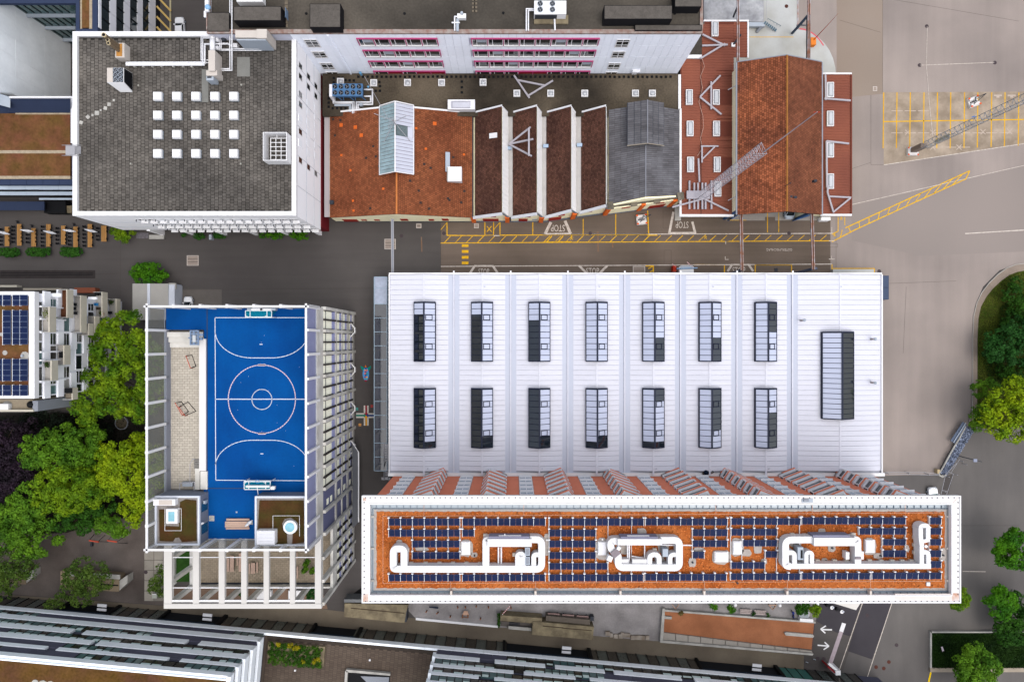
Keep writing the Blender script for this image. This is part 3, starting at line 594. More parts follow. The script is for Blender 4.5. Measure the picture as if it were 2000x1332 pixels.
for q in ((456,13,549,41,24.8),(605,8,665,54,24.7),(1180,11,1313,38,24.8),(1318,-14,1370,14,24.6),(1240,49,1371,60,23.0),(405,25,448,62,22.8)):
    ph = part('penthouse', MB().px(*q[:4], q[4]-.05, 22.3), M('dark_cladding', (34,33,36), var=.1), fb); part('gravel_top', MB().px(q[0]+1,q[1]+1,q[2]-1,q[3]-1,q[4],q[4]-.1), gbx, ph)
part('penthouse_window', MB().box(X(556,24.5)+.01, X(556,24.5)+.05, Y(38,23.5), Y(20,23.5), 22.9, 24.3), glassb, fb)
for u in (559,925,929): 
    for k in range(8): part('walk_slab', MB().px(u-3,-4+k*7.4+(2 if u > 900 else 0),u+3,2+k*7.4,22.4,22.3), M('walk_slab', (122,112,98), var=.12), fb) if (u < 600 or k < 4) else None
for u, v in ((790,27),(983,26),(598,27),(1318,27)): part('roof_drain', MB().cyl(X(u,22.4),Y(v,22.4),22.3,22.42,.22,10), black, fb)
t = thing('condenser_unit', 'white condenser with four black fans on the gravel roof', 'air conditioner', P(1075,20,22.3))
part('casing', MB().px(1043.5,2,1106,28,24.3,22.5), white, t); part('grille', MB().box(X(1045,24), X(1088,24), Y(28,24.3)-.06, Y(28,24.3)-.01, 22.7, 24.0), dgrey, t); part('plinth', MB().px(1043,30,1110,47,22.6,22.3), concd, t)
for u in (1055,1079):
    for v in (8,19.7): fan(t, X(u,24.3), Y(v,24.3), 24.3, .46, ringm=lgrey)
part('pipe', MB().path([P(1083,38,22.9),P(1084,60,22.7)],.14), whitem, t)
t = thing('condenser_pipes', 'pair of white riser pipes left of the four fan condenser', 'pipes', P(1030,40,22.3))
for k, (u, v) in enumerate(((1028,22),(1032,25))): part('pipe', MB().path([P(1043,v-4,23.2),P(u,v-4,23.2),P(u,61,23)],.11), whitem, t)
t = thing('vent_unit', 'small white vent unit with downpipes on the middle of the gravel roof', 'ventilation unit', P(898,32,22.3))
part('casing', MB().px(893,27,910,36,23.2,22.4), white, t); part('motor', MB().cyl(X(902,23.3),Y(27,23.3),23.2,23.6,.22,10), lgrey, t); part('pipe', MB().path([P(894,33,23),P(888,33,23),P(888,61,22.8)],.12), whitem, t); part('duct', MB().px(891,37,896,61,22.9,22.4), lgrey, t); part('clamp', MB().px(882,43.5,898,45.5,23,22.8), whitem, t)
solo('rain_tank', 'pale blue round tank at the top left roof edge', 'tank', MB().ball(P(406,15,23),.45,14,8), M('pale_blue', (150,196,236)), smooth=True)
solo('roof_cabinet', 'long white cabinet at the top edge above the dark penthouse', 'roof cabinet', MB().px(462,-20,513,4,24,22.6), white)
t = thing('coping_duct', 'white duct along the left roof edge', 'duct', P(403,10,22.6)); part('duct', MB().px(400,-40,407,23,23.1,22.6), whitem, t); part('cap', MB().px(398,22,402,34,22.9,22.62), whitem, t)
br = thing('flat_roof_annex', 'low annex with blackened gravel flat roof under the lavender facade', 'building', (-2,46,0))
part('wall', MB().box(X(630,6), 31.2, 42.0, yS-.12, 0, 5.7), M('annex_wall', (120,116,110)), br)
part('gravel_roof', MB().box(X(630,6), 31.0, 41.9, yS-.1, 5.7, 6.0), M('blackened_gravel', (34,31,28), var=.4, s1=.2, s2=3, tint=(104,94,80), ts=.06, tvar=.5, bump=.3), br)
part('coping', MB().px(1325,146,1330,213,6.2,5.8), white, br)
pm = mesh_of('pad', MB().box(-.22,.22,-.22,.22,0,.06), black)
k = 0; u = 700
while u < 1312: inst('rubber_pad', pm, br, (X(u,6.05), Y(150.6+random.uniform(-.4,.4),6.05), 6.0), rz=random.uniform(-.2,.2) if random.random() < .15 else 0); u += 9.1
for u, v in [(652,153),(661.5,152.5),(669,152.5),(652,161),(675,157),(683,157.5),(691,158)]+[(642,185+8*i) for i in range(4)]+[(650+8.3*i,212) for i in range(5)]+[(741,161),(742,169),(742,178),(734,178),(902,160),(902,171),(902,181)]: inst('rubber_pad', pm, br, (X(u,6.05), Y(v,6.05), 6.0))
dm_f = MB().ring([(-.62,-.62),(.62,-.62),(.62,.62),(-.62,.62)], [(-.46,-.46),(.46,-.46),(.46,.46),(-.46,.46)], 0, .35); fm_ = mesh_of('roof_light', dm_f, white); dome = mesh_of('dome', MB().box(-.46,.46,-.46,.46,.05,.2).ball((0,0,.2),.42,14,8,.6), M('milky_dome', (196,200,206), var=.05, rough=.15, spec=.6))
for u, v in ((665,160),(730,162.5),(796,162),(862.5,162),(943.5,161.5),(1009.5,183),(1075.5,183),(1142,183),(1241,183),(1274,183)):
    r = inst('roof_light', fm_, br, (X(u,6.2), Y(v,6.2), 6.0)); inst('dome', dome, r, (X(u,6.2), Y(v,6.2), 6.0))
t = thing('roof_hatch', 'pale boxed hatch with raised centre above the orange roof', 'roof hatch', P(901,205,6))
part('kerb', MB().px(874.5,195,927.5,214,7.4,6.0), whitem, t); part('lid', MB().hexa([P(881,212,7.42),P(919,212,7.42),P(919,198,7.42),P(881,198,7.42)]+[P(884,210,7.7),P(916,210,7.7),P(916,200,7.7),P(884,200,7.7)]), M('lavender_lid', (212,214,226)), t)
t = thing('cooling_unit', 'blue cooling machine with ten black fans on the blackened roof', 'cooling unit', P(680,182,6))
bl = M('machine_blue', (88,128,172), var=.1, s1=.6, s2=3)
zt = 8.8; part('deck', MB().px(649,164,708,188,zt,zt-.25), bl, t); part('control_box', MB().px(643,165,648.6,189,zt+.1,6.4), whitem, t)
part('frame', MB().px(650,166,709,190,6.6,6.3), bl, t)
for k in range(5):
    xa = X(649+k*11.9,zt)+.05; xb = X(660.6+k*11.9,zt)
    part('coil', MB().hexa([(xa+.3,Y(182,7),6.6),(xb-.3,Y(182,7),6.6),(xb-.3,Y(175,7),6.6),(xa+.3,Y(175,7),6.6),(xa,Y(188,zt),zt-.26),(xb,Y(188,zt),zt-.26),(xb,Y(164,zt),zt-.26),(xa,Y(164,zt),zt-.26)]), bl, t)
    for v in (169.6,181.6): fan(t, X(654.4+k*11.75,zt), Y(v,zt), zt, .42, ringm=dgrey, blades=3, a0=2.3)
for k in range(6): xa = X(650+k*11.6,7.4); part('strut', MB().beam((xa,Y(188,zt),zt-.3),(xa+.4*((k % 2)*2-1),Y(196,6.5),6.4),.12,.12), bl, t)
t = thing('coolant_pipes', 'bundle of white pipes leading from the blue cooling machine to the tile roof', 'pipes', P(694,205,6))
for k, pts in enumerate(([(651,196),(651,202),(688.5,202),(688.5,222)],[(654,196),(654,199.5),(691.5,199.5),(691.5,222)],[(711,188.5),(724,188.5),(724,200),(696,200),(696,222)],[(711,175.5),(727.5,175.5),(727.5,204.5),(699.5,204.5),(699.5,222)])): part('pipe', MB().path([P(u,v,6.6) for u, v in pts],.11 if k < 2 else .15), whitem, t, smooth=True)
part('cable_tray', MB().px(682,207,686,219,6.5,6.3).px(653,204,686,207.5,6.5,6.3), lgrey, t); part('walkway', MB().px(681,209,702,220,6.3,6.05), galv, t); part('valve', MB().px(702,202,708,207,6.9,6.3), lgrey, t)
solo('gas_bottle', 'light blue round bottle beside the blue cooling machine', 'bottle', MB().cyl(*P(719,170)[:2],6,7.0,.22,12).ball(P(719,170,7.0),.22,10,6), M('bottle_blue', (120,180,220)))
cream = M('cream_render', (252,230,196), var=.05, s1=.6, s2=4, k=1.1)
t_or = M('orange_tile', (150,90,60), var=.16, s1=.22, s2=1.2, isl=.22, tint=(126,72,48), ts=.14, tvar=.5)
t_br = M('brown_tile', (100,68,56), var=.16, s1=.25, s2=1.2, isl=.34, tint=(82,56,48), ts=.2)
t_rd = M('rust_tile', (158,92,62), var=.16, s1=.3, s2=1, isl=.36, tint=(124,72,52), ts=.18)
t_rd2 = M('dull_rust_tile', (132,82,60), var=.2, s1=.25, s2=1.5, isl=.2, tint=(114,70,52), ts=.3)  # duller, less speckled brown for the right slope of the rust roof
t_sl = M('slate_tile', (117,117,122), var=.2, s1=.3, s2=1.5, isl=.16, tint=(98,97,101), ts=.25)
brick = M('red_door', (136,44,36), var=.1, k=1.1)
orange_p = M('orange_pilaster', (206,100,44), var=.08, k=1.1)
def roof_slope(parent, name, a, b, c, d, nu, nv, mat, tv=None):
    """solid slab under lapped tiles; a-b along the ridge, c-d along the eave"""
    q = [Vector(p) for p in (a, b, c, d)]; dz = Vector((0,0,.25))
    part('roof_deck', MB().hexa([q[2]-dz,q[3]-dz,q[1]-dz,q[0]-dz,q[2]-Vector((0,0,.01)),q[3]-Vector((0,0,.01)),q[1]-Vector((0,0,.01)),q[0]-Vector((0,0,.01))]), M('tile_shadow', (58,36,28), var=.2), parent)
    return part(name, tiles(a, b, c, d, nu, nv, stag=name != 'slates', rg=.03 if name == 'slates' else .1), mat, parent, kind='stuff')
yS, yN = 23.3, 42.65; xa, xr, xb = -34.3, -21.0, -7.45; ze, zr = 5.2, 9.0
ob = thing('orange_tile_building', 'gabled building with orange tile roof and glazed ridge lantern', 'building', ((xa+xb)/2, 33, 0))
m = MB(); k = 0
pts = [(xa,0),(xb,0),(xb,ze-.25),(xr,zr-.3),(xa,ze-.25)]; m.v = [(x,yS,z) for x, z in pts]+[(x,yN,z) for x, z in pts]
m.f = [(0,1,2,3,4),(9,8,7,6,5),(0,5,6,1),(1,6,7,2),(2,7,8,3),(3,8,9,4),(4,9,5,0)]; part('wall', m, cream, ob)
roof_slope(ob, 'roof_tiles', (xr,yS-.2,zr),(xr,yN+.1,zr),(xa+.1,yS-.2,ze),(xa+.1,yN+.1,ze), 48, 38, t_or)
roof_slope(ob, 'roof_tiles', (xr,yN+.1,zr),(xr,yS-.2,zr),(xb,yN+.1,ze),(xb,yS-.2,ze), 48, 38, t_or)
part('ridge_tiles', MB().beam((xr,yS-.2,zr+.08),(xr,30.6,zr+.08),.28,.14), M('ridge_tile', (206,128,72), var=.15, s1=2), ob)
vg = MB().beam((xa,yN+.12,ze+.08),(xr,yN+.12,zr+.08),.3,.12).beam((xr,yN+.12,zr+.08),(xb,yN+.12,ze+.08),.3,.12); part('verge', vg, white, ob)
part('gutter', MB().box(xa-1.0, xa+.1, yS, yN, 4.6, 4.9), M('gutter_zinc', (188,180,182), var=.06), ob); part('gutter', MB().box(xb-.02, xb+.12, yS-.2, yN, 5.0, 5.3), dgrey, ob)
for i in range(34):
    l = random.random() < .45; s_ = random.uniform(.06,.94); y = random.uniform(yS+.5, yN-.5)
    x = (xr+(xa-xr)*s_) if l else (xr+(xb-xr)*s_); z = zr+(ze-zr)*s_; sg = -1 if l else 1; dx = .2
    sl = (ze-zr)/((xa-xr) if l else (xb-xr)); big = 1.6 if i % 9 == 0 else 1
    m = MB().hexa([(x-dx*big,y-.2*big,z-sl*dx*big+.03),(x+dx*big,y-.2*big,z+sl*dx*big+.03),(x+dx*big,y+.2*big,z+sl*dx*big+.03),(x-dx*big,y+.2*big,z-sl*dx*big+.03)]+[(x-dx*big,y-.2*big,z-sl*dx*big+.1),(x+dx*big,y-.2*big,z+sl*dx*big+.1),(x+dx*big,y+.2*big,z+sl*dx*big+.1),(x-dx*big,y+.2*big,z-sl*dx*big+.1)])
    part('replaced_tile', m, M('dark_tile', (62,56,54)) if i % 3 else M('new_tile', (226,110,48)), ob)
lt = part('lantern_frame', MB().beam((xr,30.4,zr+1.75),(xr,43.0,zr+1.75),.2,.12).beam((-24.2,43,8.3),(xr,43,zr+1.7),.16,.3).beam((xr,43,zr+1.7),(-18.0,43,8.6),.16,.3).beam((-24.3,30.4,8.3),(xr,30.4,zr+1.7),.12,.2).beam((xr,30.4,zr+1.7),(-18,30.4,8.6),.12,.2).beam((-24.3,30.4,8.3),(-24.3,43,8.3),.1,.12).beam((-17.95,30.4,8.6),(-17.95,43,8.6),.14,.14), white, ob)
part('lantern_base', MB().box(-24.2,-18.05,30.5,42.9,7.6,8.2), conc, ob)
gl_l = GL('aqua_glass', (150,178,186), rough=.12); gl_r = M('milky_glass', (206,210,226), var=.04, s1=1, rough=.2, spec=.6)
for i in range(19):
    ya = 30.5+i*12.4/19; yb = ya+12.4/19-.06
    def pane(xo, zo, mt): 
        q = [(xr+(xo-xr)*.03,ya),(xo,ya)]
        return part('pane', MB().hexa([(xo,ya,zo-.04),(xo,yb,zo-.04),(xr,yb,zr+1.66),(xr,ya,zr+1.66),(xo,ya,zo),(xo,yb,zo),(xr,yb,zr+1.7),(xr,ya,zr+1.7)]), mt, lt)
    pane(-24.2, 8.3, gl_l)
    if i not in (10,11,12): pane(-18.0, 8.6, gl_r)
part('lantern_shade', MB().hexa([(-18.2,36.9,8.2),(-18.2,39.1,8.2),(xr+.1,39.1,10.2),(xr+.1,36.9,10.2),(-18.2,36.9,8.25),(-18.2,39.1,8.25),(xr+.1,39.1,10.25),(xr+.1,36.9,10.25)]), M('lantern_inside', (112,126,130), var=.3, s1=2), lt); part('broken_pane', MB().hexa([(-18.1,37.0,8.56),(-18.1,39,8.56),(-19,39,8.95),(-19,37,8.95),(-18.1,37.0,8.6),(-18.1,39,8.6),(-19,39,9.02),(-19,37,9.02)]), gl_r, lt)
part('roof_window', MB().hexa([(-12.3,31.3,6.9),(-11.5,31.3,6.7),(-11.5,34.9,6.7),(-12.3,34.9,6.9),(-12.3,31.3,7.2),(-11.5,31.3,6.98),(-11.5,34.9,6.98),(-12.3,34.9,7.2)]), lgrey, ob)
part('roof_vent_box', MB().px(873.5,326,901.5,354,7.4,5.4), white, ob); part('vent_side', MB().px(873,327,875.5,353.5,7.43,7.3), conc, ob)
part('flue', MB().box(-34.0,-33.3,25.5,26.2,5.3,6.1), dgrey, ob)
o = (0,yS); n = (0,-1); d = (1,0)
for x, w_, h in ((-32.6,2.8,2.4),(-29,1,1.1),(-26.5,1,1.1),(-21.4,1.4,1.8),(-16,1,1.5),(-13.4,1.2,2.0)): 
    f = part('door' if w_ > 2 else 'window', MB().obox(o,d,n,x,x+w_,0,.08,.1 if w_ > 2 else 1.2,(.1 if w_ > 2 else 1.2)+h), brick, ob)
part('plinth', MB().obox(o,d,n,xa,xb,0,.12,0,.25), dgrey, ob)
t = thing('roof_mast', 'thin steel antenna mast with braces above the glazed ridge lantern', 'antenna', (-20.9,38.5,zr+1.8))
b = Vector((-20.9,38.8,zr+1.8))
for q in ((-23.5,36,8.7),(-18.4,36.2,8.8),(-19.2,40.8,9.4)): part('brace', MB().tube(b+Vector((0,0,1.6)), q, .05, 5), galv, t)
part('mast', MB().tube(b, b+Vector((0,0,3)), .07, 6), galv, t); part('spur', MB().tube(b+Vector((0,0,2)), b+Vector((-3.4,1.2,2.4)), .05, 5), galv, t)
m = MB()
for k in range(4): m.beam(b+Vector((-1.2+.25*k,-.9+.2*k,.5)), b+Vector((-.8+.25*k,1,1.2)), .05,.05)
part('bracket', m, galv, t); part('guy_wire', MB().tube(P(712,150,9),P(757,231,11),.045,5), galv, t)
shd = thing('sawtooth_shed', 'row of four brown tiled sawtooth roofs with white glazed faces', 'factory hall', (5,33,0))
lows = (-7.3,-.2,6.1,12.6); tops = (-1.86,4.46,10.7,17.0); lowx = (-.7,5.6,11.95,17.7); z0_, z1_ = 5.5, 9.3
gz = M('white_glazing', (252,252,255), k=1.2, var=.03, rough=.25, spec=.5)
def sy(x): return 23.3 if x < 6.2 else 23.3+(x-6.2)*(26.9-23.3)/(33-6.2)
for i in range(4):
    a, t_, c_ = lows[i]+.35, tops[i], lowx[i]; ys = sy((a+t_)/2)-.05
    yn = 42.6
    roof_slope(shd, 'roof_tiles', (t_,ys if i < 2 else sy(t_),z1_),(t_,yn,z1_),(a,ys if i < 2 else sy(a),z0_),(a,yn,z0_), 44, 17, t_br)
    pts = [(a-.3,0),(c_,0),(c_,z0_-.2),(t_,z1_-.3),(a-.3,z0_-.7)]
    m = MB(); yy = [sy(p[0])+.1 for p in pts]
    m.v = [(p[0],yy[q],p[1]) for q, p in enumerate(pts)]+[(p[0],yn-.1,p[1]) for p in pts]; m.f = [(0,1,2,3,4),(9,8,7,6,5),(0,5,6,1),(1,6,7,2),(2,7,8,3),(3,8,9,4),(4,9,5,0)]
    part('wall', m, cream, shd)
    for k in range(22):
        ya = sy(t_)+.1+k*(yn-sy(t_)-.1)/22; yb = ya+(yn-sy(t_)-.1)/22-.04
        part('pane', MB().hexa([(c_,ya,z0_),(c_,yb,z0_),(t_+.1,yb,z1_-.05),(t_+.1,ya,z1_-.05),(c_+.05,ya,z0_+.03),(c_+.05,yb,z0_+.03),(t_+.16,yb,z1_),(t_+.16,ya,z1_)]), gz, shd)
    part('verge', MB().beam((a-.3,yn+.1,z0_+.1),(t_+.05,yn+.1,z1_+.12),.3,.14).beam((t_,yn,z1_),(c_,yn,z0_+.1),.16,.2), whitem, shd)
    part('south_verge', MB().beam((a-.3,sy(a)-.25,z0_+.02),(t_+.05,sy(t_)-.25,z1_+.06),.55,.16), M('verge_sheet', (222,224,230)), shd); part('verge_flashing', MB().beam((t_+.1,sy(t_)-.15,z1_),(c_,sy(c_)-.15,z0_+.1),.4,.12), mgrey, shd)
    if i < 3: part('gutter', MB().box(c_+.02, lows[i+1]+.4, sy(c_)-.1, yn, 5.1, 5.42), M('pale_gutter', (196,193,190), var=.1, s1=1), shd)
    else: part('gutter', MB().box(c_+.02, c_+.35, sy(c_), yn, 5.1, 5.42), conc, shd)
for u, v in ((990,289),(1062,285),(1128,283)): part('outlet_box', MB().px(u-1,v-3,u+9,v+3,6.0,5.45), M('pale_blue_box', (178,200,224)), shd)
part('roof_window', MB().hexa([P(955.5,271,7.6),P(971,269,8.6),P(971,259,8.6),P(955.5,261,7.6),P(955.5,271,8.1),P(971,269,9.0),P(971,259,9.0),P(955.5,261,8.1)]), white, shd)
def front(x): return Vector((x, sy(x), 0))
for x in (-7.4,-.9,5.6): part('pilaster', MB().obox((x,23.4),(1,0),(0,-1),-.4,.4,0,.35,0,5.1), orange_p, shd)
dd = (Vector((33,26.9,0))-Vector((6.2,23.3,0))).normalized(); nn = (dd.y, -dd.x)
oo = (6.2,23.3)
for s_ in (5.6,): part('pilaster', MB().obox(oo,(dd.x,dd.y),nn,s_-.4,s_+.4,-.05,.35,0,5.1), orange_p, shd)
for x, w_ in ((-5.6,3.0),(1.3,1.7)): part('gate', MB().obox((0,23.4),(1,0),(0,-1),x,x+w_,0,.1,.05,2.6), brick, shd)
part('gate', MB().obox(oo,(dd.x,dd.y),nn,.9,3.3,-.05,.1,.05,2.7), brick, shd)
for x in (-3.5,3.0): part('round_window', MB().obox((0,23.4),(1,0),(0,-1),x-.5,x+.5,0,.08,4.4,5.2), brick, shd)
for s_ in (3.2,8.4): part('round_window', MB().obox(oo,(dd.x,dd.y),nn,s_-.6,s_+.6,-.05,.1,4.2,5.0), brick, shd)
for x in (3.9,): part('vent', MB().obox((0,23.4),(1,0),(0,-1),x,x+1,0,.1,1.4,2.3), lgrey, shd)
part('plinth', MB().obox(oo,(dd.x,dd.y),nn,0,12,-.05,.14,0,.22).obox((0,23.4),(1,0),(0,-1),-7.4,6.2,0,.2,0,.22), M('blue_grey_plinth', (104,112,128)), shd)
sl = thing('slate_roof_building', 'grey slate gabled building with raised ridge dormer', 'building', (25,34,0))
xa, xr, xb = 18.0, 24.3, 31.2; ze, zr = 6.2, 9.2; yN = 43.0
ysl = lambda x: sy(x)+.5
roof_slope(sl, 'slates', (xr,ysl(xr),zr),(xr,yN,zr),(xa,ysl(xa),ze),(xa,yN,ze), 44, 6, t_sl); roof_slope(sl, 'slates', (xr,yN,zr),(xr,ysl(xr),zr),(xb,yN,ze),(xb,ysl(xb),ze), 44, 6, t_sl)
m = MB(); pts = [(xa,0),(xb,0),(xb,ze-.2),(xr,zr-.3),(xa,ze-.2)]; m.v = [(p[0],ysl(p[0])-.3,p[1]) for p in pts]+[(p[0],yN-.1,p[1]) for p in pts]
m.f = [(0,1,2,3,4),(9,8,7,6,5),(0,5,6,1),(1,6,7,2),(2,7,8,3),(3,8,9,4),(4,9,5,0)]; part('wall', m, cream, sl)
part('ridge', MB().beam((xr,ysl(xr),zr+.06),(xr,35.6,zr+.06),.22,.12), M('slate_ridge', (136,138,146)), sl)
xe0, xe1 = 20.9, 27.6
dz = part('dormer', MB().box(xe0+.2,xe1-.2,35.7,43.0,7.0,9.3), M('slate_cheek', (74,76,84), var=.1), sl)
for q in (((xr,35.5,10.9),(xr,43.2,10.9),(xe0,35.5,9.4),(xe0,43.2,9.4)),((xr,43.2,10.9),(xr,35.5,10.9),(xe1,43.2,9.4),(xe1,35.5,9.4))):
    a_, b_, c_, d_ = q; part('dormer_slates', tiles(a_,b_,c_,d_,19,3,stag=False), t_sl, dz, kind='stuff'); dz_ = Vector((0,0,.2)); part('dormer_deck', MB().hexa([Vector(c_)-dz_,Vector(d_)-dz_,Vector(b_)-dz_,Vector(a_)-dz_,Vector(c_)-dz_*.1,Vector(d_)-dz_*.1,Vector(b_)-dz_*.1,Vector(a_)-dz_*.1]), M('slate_cheek', (74,76,84)), dz)
part('dormer_ridge', MB().beam((xr,35.4,10.96),(xr,43.2,10.96),.2,.12), M('slate_ridge', (136,138,146)), dz); part('dormer_verge', MB().beam((xe0,35.4,9.4),(xr,35.4,10.9),.2,.16).beam((xr,35.4,10.9),(xe1,35.4,9.4),.16,.16), M('verge_brown_grey', (150,142,130)), dz)
mst = M('mossy_stone', (134,126,112), var=.22, s1=1, s2=3, tint=(92,88,78), ts=.8)
part('stone_coping', MB().obox(oo,(dd.x,dd.y),nn,12.0,26.0,-.75,.05,5.6,6.3), mst, sl)
for s_ in (12.2,16.6,20.9,25.4): part('stone_cap', MB().obox(oo,(dd.x,dd.y),nn,s_-.6,s_+.6,-.9,.5,6.32,6.6), mst, sl)
for s_ in (12.0,18.6,24.6): part('pilaster', MB().obox(oo,(dd.x,dd.y),nn,s_-.4,s_+.4,.0,.45,0,5.6), orange_p, sl)
for s_ in (15.4,21.9): part('round_window', MB().obox(oo,(dd.x,dd.y),nn,s_-.8,s_+.8,-.05,.3,4.3,5.1), brick, sl)
part('gate', MB().obox(oo,(dd.x,dd.y),nn,20.3,23.4,-.1,.3,.05,2.9), brick, sl); part('plinth', MB().obox(oo,(dd.x,dd.y),nn,12,26,-.1,.34,0,.25), M('blue_grey_plinth', (104,112,128)), sl)
part('south_wall', MB().obox(oo,(dd.x,dd.y),nn,11.95,26.05,-.6,.22,0,5.55), cream, sl)
redm = M('red_metal_sheet', (158,96,76), var=.08, s1=.15, s2=3, tint=(136,82,68), ts=.1)
redd = M('dark_red_sheet', (118,66,54), var=.1, s1=.5)
def ribbed(x0, x1, y0, y1, z, pitch=.5, h=.09):
    m = MB(); n_ = int((y1-y0)/pitch)
    for i in range(n_):
        a = y0+i*pitch; b = a+pitch; k = len(m.v)
        prof = ((a,z),(a+pitch*.56,z),(a+pitch*.66,z+h),(a+pitch*.88,z+h),(b-.001,z))
        for y, zz in prof: m.v += [(x0,y,zz),(x1,y,zz)]
        for q in range(4): m.f.append((k+2*q, k+2*q+1, k+2*q+3, k+2*q+2))
    return m
rl_out = [(-.62,-1.4),(.62,-1.4),(.62,1.4),(-.62,1.4)]; rl_in = [(-.5,-1.28),(.5,-1.28),(.5,1.28),(-.5,1.28)]
rlm = mesh_of('roof_light', MB().ring(rl_out, rl_in, 0, .4), white)
rdm = mesh_of('dome', MB().box(-.5,.5,-1.28,1.28,.05,.25).hexa([(-.5,-1.28,.251),(.5,-1.28,.251),(.5,1.28,.251),(-.5,1.28,.251),(-.3,-1.05,.55),(.3,-1.05,.55),(.3,1.05,.55),(-.3,1.05,.55)]), M('milky_dome', (196,200,206), rough=.15, spec=.6))
def roof_light(b, u, v, z):
    r = inst('roof_light', rlm, b, (X(u,z), Y(v,z), z)); inst('dome', rdm, r, (X(u,z), Y(v,z), z))
ra = thing('red_roof_workshop', 'flat workshop with ribbed red metal roof left of the big rust tile roof', 'building', (37,42,0))
zt = 5.6; xm = X(1369,zt); xw = X(1329,zt); xe = X(1433,zt); yn = Y(40,zt); ys = Y(422,zt)
part('wall', MB().box(xw+1.8, xe-.1, ys+.8, Y(118,zt), 0, zt-.25).box(X(1377,zt), xe-.1, Y(118,zt)+.01, yn-.2, 0, zt-.25), cream, ra); part('gravel_corner', MB().px(1345,66,1371,107,5.9,0), M('corner_gravel', (78,74,68), var=.3, s1=1), ra); part('white_corner', MB().px(1330,107.5,1371,114.5,5.9,5), white, ra)
part('roof_sheet', ribbed(xw+.2, xm-.06, ys+.3, Y(116,zt), zt), redm, ra); part('roof_sheet', ribbed(xm+.06, xe, ys+.3, yn-.3, zt), redm, ra); part('roof_sheet', ribbed(xe+.02, X(1459,zt), Y(112,zt), yn-.3, zt), redm, ra)
part('roof_sheet', ribbed(X(1374,zt), xm+.05, Y(115,zt), yn-.3, zt-.03), redm, ra)
part('roof_deck', MB().box(xw, xe, ys+.05, Y(115.5,zt), zt-.25, zt-.02).box(X(1376,zt), X(1459,zt), Y(112,zt), yn, zt-.25, zt-.022), redd, ra)
part('valley_gutter', MB().box(xm-.05, xm+.05, ys, yn-.2, zt-.015, zt+.06), black, ra)
part('fascia', MB().box(xw-.2, xe, ys-.15, ys+.28, zt-.3, zt+.14).box(xw-.2, xw+.18, ys+.28, Y(213,zt), zt-.3, zt+.14), white, ra)
part('fascia', MB().box(X(1374,zt), X(1462,zt), yn-.28, yn, zt-.3, zt+.15).box(X(1459.4,zt), X(1462,zt), Y(114,zt), yn-.29, zt-.3, zt+.15), white, ra)
for y_ in (.01,.19,.22,.305,.33,.44,.46,.58,.62,.75,.82): 
    v = 72+y_*350; part('roof_seam', MB().box(X(1399,zt), xe-.3, Y(v,zt)-.05, Y(v,zt)+.05, zt+.05, zt+.14), redd, ra)
for v0, v1 in ((176,206),(238,268),(308,338)): part('smooth_sheet', MB().box(X(1399.5,zt), xe-.2, Y(v1,zt), Y(v0,zt), zt+.02, zt+.1), redd, ra)
for u, v in ((1345.5,191.5),(1398,191.5),(1347,252.5),(1398.5,252.5),(1348,322.5),(1400,322.5),(1401,370),(1395.5,58)): roof_light(ra, u, v, zt+.15)
part('side_wall', MB().box(xe+.02, X(1444,zt), ys+.6, Y(139,zt), zt-.2, 9.5), M('beige_sheet_wall', (196,170,142), var=.06), ra)
o = (0, ys+.8); n = (0,-1)
for x in (37.0,38.7): window(ra, o, (1,0), n, x, x+1.0, 1.4, 2.6, offw, concd, fw=.1)
part('stone_floor', MB().px(1318,400,1330,431,.2,0), conc, ra)
rb = thing('red_roof_workshop', 'narrow ribbed red metal roof right of the big rust tile roof', 'building', (60,37,0))
xw, xe = X(1602,zt), X(1663,zt); yn, ys = Y(143,zt), Y(421,zt)
part('wall', MB().box(xw, xe-.2, ys+.9, yn-.1, 0, zt-.25), cream, rb); part('roof_sheet', ribbed(xw, xe-.25, ys+.3, yn-.3, zt), redm, rb); part('roof_deck', MB().box(xw, xe, ys, yn, zt-.25, zt-.02), redd, rb)
part('fascia', MB().box(xw, xe, yn-.28, yn, zt-.2, zt+.14).box(xw, xe, ys-.1, ys+.25, zt-.2, zt+.14), white, rb); part('verge', MB().box(xe-.24, xe+.06, ys+.3, yn-.3, zt-.2, zt+.16), redd, rb)
for v in (177,233,294,355): roof_light(rb, 1620.5, v, zt+.15)
for v in (177,233,294,355): part('smooth_sheet', MB().box(xw, X(1612.5,zt), Y(v+16,zt), Y(v-16,zt), zt+.02, zt+.11), redm, rb)
part('porch_block', MB().px(1604,424,1622,430.5,1.5,0), offw, rb)
bt = thing('rust_tile_building', 'tall gabled drive-through building with rust brown tile roof', 'building', (48,37,0))
ze, zr = 9.8, 12.8; xa, xb, xr = X(1440,ze), X(1605,ze), X(1537,zr); yN, yS = Y(122,ze), Y(419.5,ze)
roof_slope(bt, 'roof_tiles', (xr,yS,zr),(xr,yN,zr),(xa,yS,ze),(xa,yN,ze), 62, 22, t_rd); roof_slope(bt, 'roof_tiles', (xr,yN,zr),(xr,yS,zr),(xb,yN,ze),(xb,yS,ze), 62, 22, t_rd2)
part('ridge_tiles', MB().beam((xr,yS,zr+.07),(xr,yN,zr+.07),.26,.14), M('lichen_ridge', (164,112,58), var=.25, s1=1), bt)
part('wall', MB().box(xa+.4, xa+.8, yS+1.2, yN-.3, 0, ze-.2).box(xb-.8, xb-.4, yS+1.2, yN-.3, 0, ze-.2).box(xa+.8, xb-.8, yN-.7, yN-.3, 4.5, ze-.2), cream, bt)
